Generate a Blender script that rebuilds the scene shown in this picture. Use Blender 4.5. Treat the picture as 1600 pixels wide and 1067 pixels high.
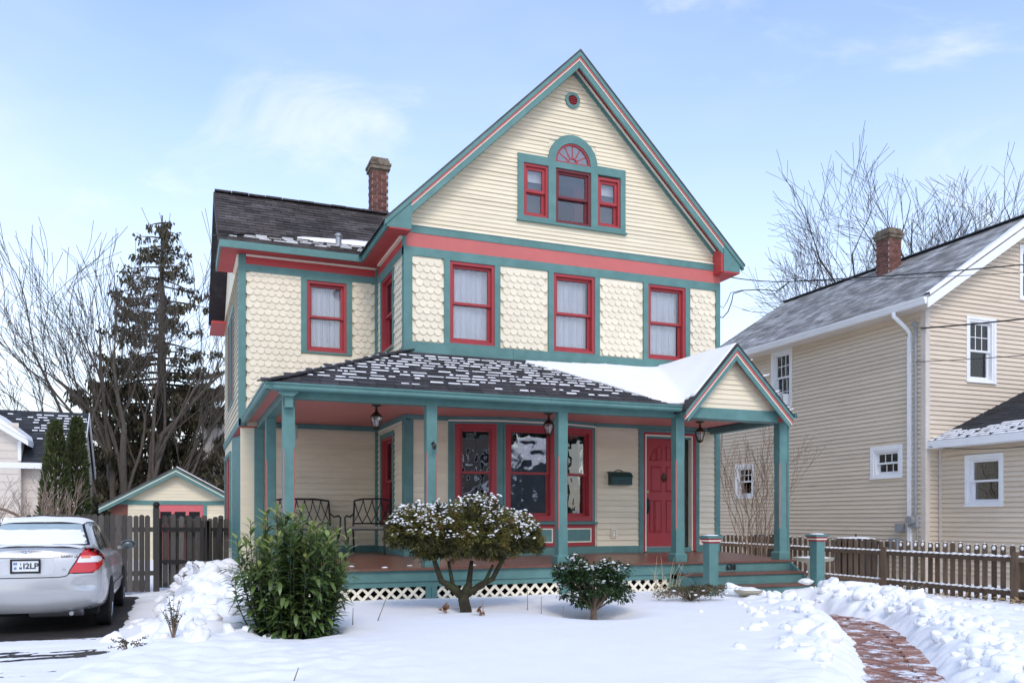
import bpy, bmesh, math, random
from mathutils import Vector, Matrix, noise
from mathutils.bvhtree import BVHTree
R = math.radians
random.seed(7)
for o in list(bpy.data.objects): bpy.data.objects.remove(o)
scene = bpy.context.scene
COL = scene.collection
V = Vector
# ------------------------------------------------------------------ camera
YAW = math.atan(520 / 1319.0)
cam = bpy.data.cameras.new('camera'); camo = bpy.data.objects.new('camera', cam); COL.objects.link(camo)
cam.sensor_width = 36.0; cam.lens = 36.0 * 1319.0 / 1600.0
cam.shift_y = (811 - 533.5) / 1600.0
cam.clip_start = 0.1; cam.clip_end = 3000
camo.location = (0, 0, 1.45); camo.rotation_euler = (R(90), 0, -YAW)
scene.camera = camo
# ------------------------------------------------------------------ sky and sun
SUN_EL, SUN_AZ = 44.0, 188.0      # azimuth clockwise from +Y: veiled sun behind the camera
world = bpy.data.worlds.new('World'); scene.world = world; world.use_nodes = True
nt = world.node_tree; nt.nodes.clear()
N = nt.nodes.new; Lk = nt.links.new
out = N('ShaderNodeOutputWorld'); bg = N('ShaderNodeBackground'); bg.inputs['Strength'].default_value = 0.15
sky = N('ShaderNodeTexSky'); sky.sky_type = 'NISHITA'; sky.sun_disc = False
sky.sun_elevation = R(SUN_EL); sky.sun_rotation = R(SUN_AZ); sky.air_density = 1.0; sky.dust_density = 0.6; sky.ozone_density = 1.5
tc = N('ShaderNodeTexCoord')
def wnoise(scale, rot, sc, detail, rough, lo, hi, loc=(0, 0, 0), dist=0.0):
    mp = N('ShaderNodeMapping'); mp.inputs['Rotation'].default_value = rot; mp.inputs['Scale'].default_value = sc; mp.inputs['Location'].default_value = loc
    Lk(tc.outputs['Generated'], mp.inputs['Vector'])
    nz = N('ShaderNodeTexNoise'); nz.inputs['Scale'].default_value = scale; nz.inputs['Detail'].default_value = detail
    nz.inputs['Roughness'].default_value = rough; nz.inputs['Distortion'].default_value = dist
    Lk(mp.outputs['Vector'], nz.inputs['Vector'])
    r = N('ShaderNodeMapRange'); r.inputs['From Min'].default_value = lo; r.inputs['From Max'].default_value = hi; r.interpolation_type = 'SMOOTHSTEP'
    Lk(nz.outputs['Fac'], r.inputs['Value']); return r.outputs['Result']
def wmath(op, a, b):
    m = N('ShaderNodeMath'); m.operation = op; m.use_clamp = True
    for i, q in enumerate((a, b)):
        if isinstance(q, (int, float)): m.inputs[i].default_value = q
        else: Lk(q, m.inputs[i])
    return m.outputs[0]
c1 = wnoise(2.6, (0.3, R(-25), R(20)), (1.0, 1.0, 2.6), 8, 0.60, 0.56, 0.80, (2.3, 0.4, 0.7), 0.8)     # thin streaks
c2 = wnoise(1.1, (0, 0, R(40)), (1, 1, 2.2), 5, 0.55, 0.40, 0.80, (5.1, 1.7, 0.2), 0.3)                # broad veils
sep = N('ShaderNodeSeparateXYZ'); Lk(tc.outputs['Generated'], sep.inputs[0])
low = N('ShaderNodeMapRange'); low.inputs['From Min'].default_value = 0.62; low.inputs['From Max'].default_value = 0.02; low.interpolation_type = 'SMOOTHSTEP'
Lk(sep.outputs['Z'], low.inputs['Value'])                                                            # added gradient: whitens the sky towards the horizon, keeps ambient light neutral
mask = wmath('ADD', wmath('MULTIPLY', c1, 0.55), wmath('MULTIPLY', c2, 0.35))
mask = wmath('ADD', mask, wmath('MULTIPLY', low.outputs[0], wmath('ADD', wmath('MULTIPLY', c2, 0.4), 0.62)))
mask = wmath('ADD', wmath('MULTIPLY', mask, 0.88), 0.10)
hs = N('ShaderNodeHueSaturation'); hs.inputs['Saturation'].default_value = 1.16; hs.inputs['Hue'].default_value = 0.504; hs.inputs['Value'].default_value = 1.52
Lk(sky.outputs[0], hs.inputs['Color'])
mix = N('ShaderNodeMix'); mix.data_type = 'RGBA'; Lk(mask, mix.inputs['Factor']); Lk(hs.outputs[0], mix.inputs['A'])
mix.inputs['B'].default_value = (5.75, 5.75, 5.75, 1)
Lk(mix.outputs['Result'], bg.inputs['Color']); Lk(bg.outputs[0], out.inputs['Surface'])
sun = bpy.data.lights.new('sun', 'SUN'); suno = bpy.data.objects.new('sun', sun); COL.objects.link(suno)
sun.energy = 0.95; sun.angle = R(20); sun.color = (1.0, 0.90, 0.77)
az, el = R(SUN_AZ), R(SUN_EL)
sd = V((math.sin(az) * math.cos(el), math.cos(az) * math.cos(el), math.sin(el)))
suno.rotation_euler = sd.to_track_quat('Z', 'Y').to_euler(); suno.location = sd * 60
vs = scene.view_settings; vs.view_transform = 'Standard'; vs.look = 'None'; vs.exposure = 0.5; vs.gamma = 1.0; vs.use_curve_mapping = False
scene.render.engine = 'CYCLES'

# ------------------------------------------------------------------ materials
MATS = {}
def material(name, col, rough=0.6, var=0.10, scale=6.0, rnd=None, rvar=0.12, bump=0.0, bscale=60.0, spec=0.35, col2=None, mixlo=0.45, mixhi=0.65, mscale=3.0, metal=0.0, stretch=None, coat=0.0, sss=0.0):
    m = bpy.data.materials.new(name); m.use_nodes = True; t = m.node_tree; t.nodes.clear(); MATS[name] = m
    n = t.nodes.new; l = t.links.new
    o = n('ShaderNodeOutputMaterial'); b = n('ShaderNodeBsdfPrincipled'); l(b.outputs[0], o.inputs[0])
    b.inputs['Roughness'].default_value = rough; b.inputs['Specular IOR Level'].default_value = spec; b.inputs['Metallic'].default_value = metal
    b.inputs['Coat Weight'].default_value = coat
    if coat: b.inputs['Coat Roughness'].default_value = 0.08
    if sss:
        b.inputs['Subsurface Weight'].default_value = sss; b.inputs['Subsurface Radius'].default_value = (0.03, 0.04, 0.06); b.inputs['Subsurface Scale'].default_value = 1.0
    c = n('ShaderNodeTexCoord'); src = c.outputs['Object']
    if stretch:
        mp = n('ShaderNodeMapping'); mp.inputs['Scale'].default_value = stretch; l(src, mp.inputs[0]); src = mp.outputs[0]
    nz = n('ShaderNodeTexNoise'); nz.inputs['Scale'].default_value = scale; nz.inputs['Detail'].default_value = 6; nz.inputs['Roughness'].default_value = 0.62
    l(src, nz.inputs['Vector'])
    base = n('ShaderNodeRGB'); base.outputs[0].default_value = (*col, 1); cur = base.outputs[0]
    if col2:
        n2 = n('ShaderNodeTexNoise'); n2.inputs['Scale'].default_value = mscale; n2.inputs['Detail'].default_value = 8; n2.inputs['Roughness'].default_value = 0.65; l(src, n2.inputs['Vector'])
        r2 = n('ShaderNodeMapRange'); r2.inputs['From Min'].default_value = mixlo; r2.inputs['From Max'].default_value = mixhi; l(n2.outputs['Fac'], r2.inputs['Value'])
        mx = n('ShaderNodeMix'); mx.data_type = 'RGBA'; l(r2.outputs[0], mx.inputs['Factor']); l(cur, mx.inputs['A']); mx.inputs['B'].default_value = (*col2, 1); cur = mx.outputs['Result']
    hv = n('ShaderNodeHueSaturation'); l(cur, hv.inputs['Color'])
    mr = n('ShaderNodeMapRange'); mr.inputs['From Min'].default_value = 0.25; mr.inputs['From Max'].default_value = 0.75
    mr.inputs['To Min'].default_value = 1 - var; mr.inputs['To Max'].default_value = 1 + var; l(nz.outputs['Fac'], mr.inputs['Value']); val = mr.outputs[0]
    if rnd:
        if rnd == 'obj': q = n('ShaderNodeObjectInfo').outputs['Random']
        else: q = n('ShaderNodeNewGeometry').outputs['Random Per Island']
        m2 = n('ShaderNodeMapRange'); m2.inputs['To Min'].default_value = 1 - rvar; m2.inputs['To Max'].default_value = 1 + rvar; l(q, m2.inputs['Value'])
        mm = n('ShaderNodeMath'); mm.operation = 'MULTIPLY'; l(val, mm.inputs[0]); l(m2.outputs[0], mm.inputs[1]); val = mm.outputs[0]
    l(val, hv.inputs['Value']); l(hv.outputs[0], b.inputs['Base Color'])
    if bump:
        n3 = n('ShaderNodeTexNoise'); n3.inputs['Scale'].default_value = bscale; n3.inputs['Detail'].default_value = 4; l(src, n3.inputs['Vector'])
        bp = n('ShaderNodeBump'); bp.inputs['Strength'].default_value = bump; bp.inputs['Distance'].default_value = 0.02; l(n3.outputs['Fac'], bp.inputs['Height']); l(bp.outputs[0], b.inputs['Normal'])
    return m
M = material
cream = M('cream_paint', (0.78, 0.685, 0.50), 0.55, 0.07, 2.5, 'obj', 0.05, 0.05, 40, col2=(0.64, 0.54, 0.37), mixlo=0.60, mixhi=0.78, mscale=2.2, stretch=(0.6, 0.6, 3))
cream_scale = M('cream_shingle_paint', (0.79, 0.70, 0.53), 0.55, 0.06, 5, 'obj', 0.05, 0.06, 60)
cream_stuff = M('cream_shingle_joined', (0.79, 0.70, 0.53), 0.55, 0.06, 5, 'island', 0.05, 0.06, 60)
creamtrim = M('cream_trim', (0.85, 0.78, 0.62), 0.5, 0.05, 8)
teal = M('teal_paint', (0.098, 0.212, 0.196), 0.5, 0.16, 5.0, None, 0, 0.05, 30, col2=(0.115, 0.235, 0.22), mscale=1.5)
red = M('red_paint', (0.36, 0.042, 0.048), 0.42, 0.10, 4.0, None, 0, 0.03, 40)
salmon = M('salmon_paint', (0.52, 0.135, 0.12), 0.5, 0.08, 2.0, None, 0, 0.03, 30)
soffit_red = M('soffit_red', (0.46, 0.055, 0.055), 0.5, 0.08, 3.0)
ceiling_pink = M('porch_ceiling_pink', (0.58, 0.20, 0.17), 0.55, 0.06, 3.0, stretch=(1, 12, 1), bump=0.1, bscale=8)
doorred = M('door_red', (0.38, 0.05, 0.055), 0.35, 0.06, 3.0, None, 0, 0.02, 30)
deckwood = M('deck_brown', (0.17, 0.070, 0.045), 0.32, 0.22, 3.0, None, 0, 0.12, 20, stretch=(8, 0.6, 1), spec=0.5)
roofdark = M('dark_shingle', (0.045, 0.042, 0.045), 0.75, 0.25, 9, 'obj', 0.40, 0.4, 120, col2=(0.09, 0.085, 0.085), mixlo=0.5, mixhi=0.75, mscale=5)
roofjoin = M('dark_shingle_joined', (0.060, 0.048, 0.044), 0.75, 0.25, 3, 'island', 0.45, 0.4, 120, col2=(0.125, 0.11, 0.105), mixlo=0.45, mixhi=0.72, mscale=1.6)
roofgrey = M('grey_shingle_joined', (0.27, 0.26, 0.245), 0.8, 0.25, 3, 'island', 0.35, 0.4, 120, col2=(0.44, 0.44, 0.44), mixlo=0.45, mixhi=0.7, mscale=1.5)
roofblack = M('black_shingle_joined', (0.035, 0.038, 0.043), 0.75, 0.2, 3, 'island', 0.4, 0.3, 100)
snow = M('snow', (0.905, 0.90, 0.895), 0.65, 0.02, 4, None, 0, 0.25, 45, spec=0.3, sss=0.0)
brickm = M('chimney_brick', (0.165, 0.068, 0.052), 0.85, 0.2, 12, 'obj', 0.35, 0.4, 80)
mortar = M('mortar', (0.50, 0.42, 0.38), 0.9, 0.2, 20, None, 0, 0.4, 80)
stonecap = M('chimney_cap', (0.20, 0.16, 0.12), 0.9, 0.35, 9, None, 0, 0.5, 50, col2=(0.10, 0.07, 0.05), mscale=6)
black = M('black_metal', (0.012, 0.012, 0.013), 0.4, 0.1, 10, spec=0.5)
bronze = M('bronze_metal', (0.07, 0.05, 0.035), 0.45, 0.2, 30, metal=0.7)
brass = M('brass', (0.5, 0.35, 0.12), 0.35, 0.1, 20, metal=1.0)
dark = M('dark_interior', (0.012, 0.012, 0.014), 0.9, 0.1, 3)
greydark = M('grey_interior', (0.10, 0.11, 0.12), 0.9, 0.1, 3)
blind = M('blind_white', (0.75, 0.76, 0.76), 0.7, 0.04, 3)
white = M('white_vinyl', (0.80, 0.80, 0.80), 0.45, 0.04, 3, None, 0, 0.03, 30)
whitedirty = M('white_trim', (0.76, 0.75, 0.71), 0.5, 0.07, 3, None, 0, 0.03, 30)
vinyl = M('tan_vinyl_siding', (0.69, 0.575, 0.44), 0.5, 0.06, 2.0, 'obj', 0.035, 0.03, 30, col2=(0.47, 0.38, 0.27), mixlo=0.60, mixhi=0.80, mscale=1.6, stretch=(1, 0.5, 4))
vinyl2 = M('pale_siding', (0.62, 0.55, 0.48), 0.55, 0.05, 2.0, 'obj', 0.03)
curtain = M('curtain_cloth', (0.72, 0.74, 0.80), 0.9, 0.05, 6)
greenbox = M('dark_green_metal', (0.02, 0.06, 0.055), 0.4, 0.15, 15)
concrete = M('stone_bowl', (0.42, 0.38, 0.29), 0.9, 0.2, 14, None, 0, 0.5, 60)
greywood = M('weathered_picket', (0.09, 0.082, 0.074), 0.9, 0.25, 8, 'obj', 0.45, 0.5, 40, stretch=(6, 6, 0.7))
brownwood = M('brown_picket', (0.155, 0.105, 0.068), 0.9, 0.25, 8, 'obj', 0.40, 0.5, 40, stretch=(6, 6, 0.7), col2=(0.06, 0.04, 0.03), mixlo=0.5, mixhi=0.7, mscale=4)
darkwood = M('wet_black_wood', (0.022, 0.02, 0.018), 0.7, 0.25, 8, 'obj', 0.3, 0.4, 40, stretch=(6, 6, 0.7))
bark = M('grey_bark', (0.105, 0.085, 0.068), 0.95, 0.35, 6, None, 0, 0.6, 20, stretch=(4, 4, 1))
barkdark = M('dark_bark', (0.06, 0.05, 0.042), 0.95, 0.35, 6, None, 0, 0.5, 20)
barkgreen = M('mossy_bark', (0.038, 0.030, 0.020), 0.95, 0.35, 14, None, 0, 0.8, 40, col2=(0.05, 0.06, 0.022), mscale=8)
twigm = M('twig_brown', (0.20, 0.14, 0.10), 0.9, 0.3, 20)
strawm = M('straw', (0.52, 0.42, 0.25), 0.8, 0.2, 20)
deadleaf = M('dead_leaf', (0.16, 0.08, 0.04), 0.8, 0.3, 20, 'island', 0.4)
metalgrey = M('grey_metal', (0.35, 0.36, 0.37), 0.4, 0.1, 8, metal=0.5)
plasticgrey = M('grey_plastic', (0.28, 0.29, 0.30), 0.5, 0.1, 8)
cable = M('cable_black', (0.02, 0.02, 0.022), 0.6, 0.1, 8)
def leafmat(name, col, rv, rough=0.5, hue=0.03):
    m = M(name, col, rough, 0.15, 8, 'island', rv, spec=0.4); t = m.node_tree
    b = [q for q in t.nodes if q.type == 'BSDF_PRINCIPLED'][0]; o = [q for q in t.nodes if q.type == 'OUTPUT_MATERIAL'][0]
    hv = [q for q in t.nodes if q.type == 'HUE_SAT'][0]
    g = t.nodes.new('ShaderNodeNewGeometry'); wn = t.nodes.new('ShaderNodeTexWhiteNoise'); wn.noise_dimensions = '1D'
    t.links.new(g.outputs['Random Per Island'], wn.inputs['W'])
    mr = t.nodes.new('ShaderNodeMapRange'); mr.inputs['To Min'].default_value = 0.5 - hue; mr.inputs['To Max'].default_value = 0.5 + hue
    t.links.new(wn.outputs['Value'], mr.inputs['Value']); t.links.new(mr.outputs[0], hv.inputs['Hue'])
    tr = t.nodes.new('ShaderNodeBsdfTranslucent'); t.links.new(hv.outputs[0], tr.inputs['Color'])
    mx = t.nodes.new('ShaderNodeMixShader'); mx.inputs[0].default_value = 0.2
    t.links.new(b.outputs[0], mx.inputs[1]); t.links.new(tr.outputs[0], mx.inputs[2]); t.links.new(mx.outputs[0], o.inputs[0])
    return m
laurel_leaf = leafmat('laurel_leaf', (0.105, 0.165, 0.05), 0.55, 0.32, 0.02)
laurel_young = leafmat('laurel_leaf_young', (0.26, 0.31, 0.09), 0.3, 0.4, 0.02)
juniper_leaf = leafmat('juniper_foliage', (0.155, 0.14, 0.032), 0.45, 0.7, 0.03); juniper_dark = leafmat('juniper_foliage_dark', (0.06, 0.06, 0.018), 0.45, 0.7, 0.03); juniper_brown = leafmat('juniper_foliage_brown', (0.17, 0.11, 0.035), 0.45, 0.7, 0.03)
holly_leaf = leafmat('holly_foliage', (0.03, 0.062, 0.018), 0.5, 0.4, 0.02)
arb_leaf = leafmat('arborvitae_foliage', (0.06, 0.075, 0.022), 0.55, 0.7, 0.03)
spruce_leaf = leafmat('spruce_foliage', (0.070, 0.060, 0.032), 0.55, 0.8, 0.03)
brownshrub = leafmat('brown_shrub_foliage', (0.10, 0.09, 0.045), 0.5, 0.8, 0.03)
def glassmat(name, wav=0.0, wsc=3.0, tint=(1, 1, 1), base=0.03, ior=1.52):
    m = bpy.data.materials.new(name); m.use_nodes = True; t = m.node_tree; t.nodes.clear(); n = t.nodes.new; l = t.links.new
    o = n('ShaderNodeOutputMaterial'); mx = n('ShaderNodeMixShader'); tr = n('ShaderNodeBsdfTransparent'); gl = n('ShaderNodeBsdfGlossy')
    tr.inputs[0].default_value = (*tint, 1); gl.inputs['Roughness'].default_value = 0.02
    fr = n('ShaderNodeFresnel'); fr.inputs['IOR'].default_value = ior
    ad = n('ShaderNodeMath'); ad.operation = 'ADD'; ad.inputs[1].default_value = base; l(fr.outputs[0], ad.inputs[0])
    l(ad.outputs[0], mx.inputs[0]); l(tr.outputs[0], mx.inputs[1]); l(gl.outputs[0], mx.inputs[2]); l(mx.outputs[0], o.inputs[0])
    if wav:
        c = n('ShaderNodeTexCoord'); nz = n('ShaderNodeTexNoise'); nz.inputs['Scale'].default_value = wsc; nz.inputs['Detail'].default_value = 1.5
        l(c.outputs['Object'], nz.inputs['Vector']); bp = n('ShaderNodeBump'); bp.inputs['Strength'].default_value = wav; bp.inputs['Distance'].default_value = 0.05
        l(nz.outputs['Fac'], bp.inputs['Height']); l(bp.outputs[0], gl.inputs['Normal'])
    return m
glass = glassmat('window_glass', 0.04, 2.5)
glass_old = glassmat('wavy_window_glass', 0.20, 3.2, base=0.15)
lampglass = glassmat('lantern_glass', 0.3, 20, (0.9, 0.88, 0.82), 0.10)
carglass = glassmat('car_glass', 0.0, 1, (0.25, 0.28, 0.28), 0.05)

# ------------------------------------------------------------------ mesh helpers
BASE = {}
class MB:
    def __init__(s): s.v = []; s.f = []; s.m = []; s.cur = 0
    def add(s, vs, fs):
        k = len(s.v); s.v.extend([tuple(q) for q in vs]); s.f.extend([tuple(i + k for i in q) for q in fs]); s.m.extend([s.cur] * len(fs)); return s
    def hexa(s, p): return s.add(p, [(0, 1, 2, 3), (7, 6, 5, 4), (0, 4, 5, 1), (1, 5, 6, 2), (2, 6, 7, 3), (3, 7, 4, 0)])
    def box(s, x0, x1, y0, y1, z0, z1):
        return s.hexa([(x0, y0, z0), (x1, y0, z0), (x1, y1, z0), (x0, y1, z0), (x0, y0, z1), (x1, y0, z1), (x1, y1, z1), (x0, y1, z1)])
    def prism(s, pa, pb):
        n = len(pa); return s.add(list(pa) + list(pb), [tuple(range(n - 1, -1, -1)), tuple(range(n, 2 * n))] + [(i, (i + 1) % n, n + (i + 1) % n, n + i) for i in range(n)])
    def ext(s, poly, vec):
        vec = V(vec); return s.prism([V(p) for p in poly], [V(p) + vec for p in poly])
    def beam(s, a, b, w, h, up=(0, 0, 1)):
        a = V(a); b = V(b); d = (b - a).normalized(); r = d.cross(V(up))
        if r.length < 1e-5: r = V((1, 0, 0))
        r.normalize(); u = r.cross(d); r *= w / 2; u *= h / 2
        return s.hexa([a - r - u, a + r - u, b + r - u, b - r - u, a - r + u, a + r + u, b + r + u, b - r + u])
    def tube(s, pts, rad, n=6, caps=True):
        pts = [V(p) for p in pts]; k = len(pts); rad = rad if isinstance(rad, (list, tuple)) else [rad] * k
        vs = []; d0 = (pts[1] - pts[0]).normalized(); r = d0.orthogonal().normalized()
        for i, p in enumerate(pts):
            d = (pts[min(i + 1, k - 1)] - pts[max(i - 1, 0)])
            if d.length < 1e-9: d = d0
            d.normalize(); r = (r - d * r.dot(d))
            if r.length < 1e-6: r = d.orthogonal()
            r.normalize(); u = d.cross(r)
            for j in range(n):
                a = 2 * math.pi * j / n; vs.append(p + (r * math.cos(a) + u * math.sin(a)) * rad[i])
        fs = [(i * n + j, i * n + (j + 1) % n, (i + 1) * n + (j + 1) % n, (i + 1) * n + j) for i in range(k - 1) for j in range(n)]
        if caps: fs += [tuple(range(n - 1, -1, -1)), tuple(range((k - 1) * n, k * n))]
        return s.add(vs, fs)
    def lathe(s, prof, c, n=20, sx=1, sy=1):
        c = V(c); vs = []; k = len(prof)
        for r, z in prof:
            for j in range(n):
                a = 2 * math.pi * j / n; vs.append(c + V((r * sx * math.cos(a), r * sy * math.sin(a), z)))
        fs = [(i * n + j, i * n + (j + 1) % n, (i + 1) * n + (j + 1) % n, (i + 1) * n + j) for i in range(k - 1) for j in range(n)]
        fs += [tuple(range(n - 1, -1, -1)), tuple(range((k - 1) * n, k * n))]
        return s.add(vs, fs)
    def blob(s, c, rx, ry, rz, seed=0, amp=0.25, sub=2, flat=None):
        bm = bmesh.new(); bmesh.ops.create_icosphere(bm, subdivisions=sub, radius=1.0); vs = []
        for v in bm.verts:
            p = v.co.copy(); k = 1 + amp * noise.noise(p * 1.3 + V((seed * 7.1, seed * 3.3, seed))) + amp * 0.5 * noise.noise(p * 3.1 + V((seed, seed * 5.3, 0)))
            vs.append((c[0] + p.x * rx * k, c[1] + p.y * ry * k, c[2] + p.z * rz * k))
        fs = [tuple(v.index for v in f.verts) for f in bm.faces]; bm.free(); return s.add(vs, fs)
    def build(s, name, mat, parent=None, smooth=False, recalc=True, kind=None, shared=False):
        me = bpy.data.meshes.new(name); b = BASE.get(parent, V((0, 0, 0))) if parent else V((0, 0, 0))
        me.from_pydata([(q[0] - b.x, q[1] - b.y, q[2] - b.z) for q in s.v], [], s.f)
        mats = mat if isinstance(mat, (list, tuple)) else [mat]
        for q in mats: me.materials.append(q)
        if len(mats) > 1: me.polygons.foreach_set('material_index', s.m)
        if recalc and len(s.f) < 20000:
            bm = bmesh.new(); bm.from_mesh(me); bmesh.ops.recalc_face_normals(bm, faces=bm.faces); bm.to_mesh(me); bm.free()
        if smooth:
            me.polygons.foreach_set('use_smooth', [True] * len(me.polygons))
            if smooth != 'all': me.set_sharp_from_angle(angle=R(smooth if smooth is not True else 35))
        o = bpy.data.objects.new(name, me); COL.objects.link(o)
        if parent: o.parent = parent; BASE[o] = b.copy()
        if kind: o['kind'] = kind
        return o
def place(name, me, parent, loc, rot=None, scl=None):
    o = bpy.data.objects.new(name, me); COL.objects.link(o); b = BASE.get(parent, V((0, 0, 0))) if parent else V((0, 0, 0))
    o.parent = parent; o.location = V(loc) - b; BASE[o] = b.copy()
    if rot is not None:
        if isinstance(rot, Matrix): o.rotation_euler = rot.to_euler()
        else: o.rotation_euler = rot
    if scl: o.scale = scl
    return o
def thing(name, label, cat, loc=(0, 0, 0), group=None):
    o = bpy.data.objects.new(name, None); COL.objects.link(o); o.location = loc; BASE[o] = V(loc); o.empty_display_size = 0.2
    return tag(o, label, cat, group)
def tag(o, label, cat=None, group=None, kind=None):
    o['label'] = label
    if cat: o['category'] = cat
    if group: o['group'] = group
    if kind: o['kind'] = kind
    return o
class Fr:                      # a wall plane: a runs along the wall, z up, d out of the wall
    def __init__(s, o, u, n): s.o = V(o); s.u = V(u).normalized(); s.n = V(n).normalized()
    def p(s, a, z, d=0.0): return s.o + s.u * a + V((0, 0, z)) + s.n * d
def fbox(mb, fr, a0, a1, z0, z1, d0, d1):
    return mb.hexa([fr.p(a0, z0, d0), fr.p(a1, z0, d0), fr.p(a1, z0, d1), fr.p(a0, z0, d1), fr.p(a0, z1, d0), fr.p(a1, z1, d0), fr.p(a1, z1, d1), fr.p(a0, z1, d1)])
def fpoly(mb, fr, poly, d0, d1): return mb.prism([fr.p(a, z, d0) for a, z in poly], [fr.p(a, z, d1) for a, z in poly])
def fring(mb, fr, a0, a1, z0, z1, w, d0, d1, wt=None, wb=None):
    wt = w if wt is None else wt; wb = w if wb is None else wb
    fbox(mb, fr, a0, a0 + w, z0, z1, d0, d1); fbox(mb, fr, a1 - w, a1, z0, z1, d0, d1)
    fbox(mb, fr, a0 + w, a1 - w, z0, z0 + wb, d0, d1); fbox(mb, fr, a0 + w, a1 - w, z1 - wt, z1, d0, d1); return mb
def fbar(name, fr, a0, a1, z0, z1, d0, d1, mat, parent): return fbox(MB(), fr, a0, a1, z0, z1, d0, d1).build(name, mat, parent)
def wall_sheet(name, fr, a0, a1, z0, z1, holes, mat, parent, d0=-0.10, d1=0.0):
    xs = sorted({a0, a1, *[min(max(h[i], a0), a1) for h in holes for i in (0, 1)]}); zs = sorted({z0, z1, *[min(max(h[i], z0), z1) for h in holes for i in (2, 3)]})
    mb = MB()
    for i in range(len(xs) - 1):
        for j in range(len(zs) - 1):
            ca, cz = (xs[i] + xs[i + 1]) / 2, (zs[j] + zs[j + 1]) / 2
            if any(h[0] < ca < h[1] and h[2] < cz < h[3] for h in holes): continue
            if xs[i + 1] - xs[i] > 1e-4 and zs[j + 1] - zs[j] > 1e-4: fbox(mb, fr, xs[i], xs[i + 1], zs[j], zs[j + 1], d0, d1)
    return mb.build(name, mat, parent)
def clapboards(fr, z0, z1, step, rng, holes, mat, parent, thick=0.026, name='clapboard', jit=0.0):
    k = 0; z = z0
    while z < z1 - 0.01:
        zt = min(z + step, z1); a0, a1 = rng(zt) if callable(rng) else rng
        segs = [(a0, a1)]; cz = (z + zt) / 2
        for h in holes:
            if h[2] < cz < h[3]:
                ns = []
                for p, q in segs:
                    if h[1] <= p or h[0] >= q: ns.append((p, q)); continue
                    if h[0] > p: ns.append((p, h[0]))
                    if h[1] < q: ns.append((h[1], q))
                segs = ns
        for p, q in segs:
            if q - p < 0.02: continue
            t = thick + random.uniform(-jit, jit); zb = z - random.uniform(0, jit * 0.6); mb = MB(); w = q - p
            mb.prism([fr.p(p, zb, t - 0.005), fr.p(p, zb, t), fr.p(p, zt + 0.012, 0.004), fr.p(p, zt + 0.012, 0.001)], [fr.p(q, zb, t - 0.005), fr.p(q, zb, t), fr.p(q, zt + 0.012, 0.004), fr.p(q, zt + 0.012, 0.001)])
            mb.build(name, mat, parent); k += 1
        z += step
    return k
def curtain_mesh(mb, fr, a0, a1, z0, z1, d, amp=0.015, waves=7, seed=0):
    n = 48; vs = []
    for i in range(n + 1):
        t = i / n; a = a0 + (a1 - a0) * t
        for z, k in ((z0, 1.15), ((z0 + z1) / 2, 0.95), (z1, 0.8)):
            vs.append(fr.p(a, z, d + k * amp * (math.sin(t * waves * 6.28 + seed) + 0.6 * math.sin(t * waves * 14 + seed * 2 + z * 0.4))))
    return mb.add(vs, [(i * 3 + j, i * 3 + 3 + j, i * 3 + 4 + j, i * 3 + 1 + j) for i in range(n) for j in range(2)])
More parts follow.
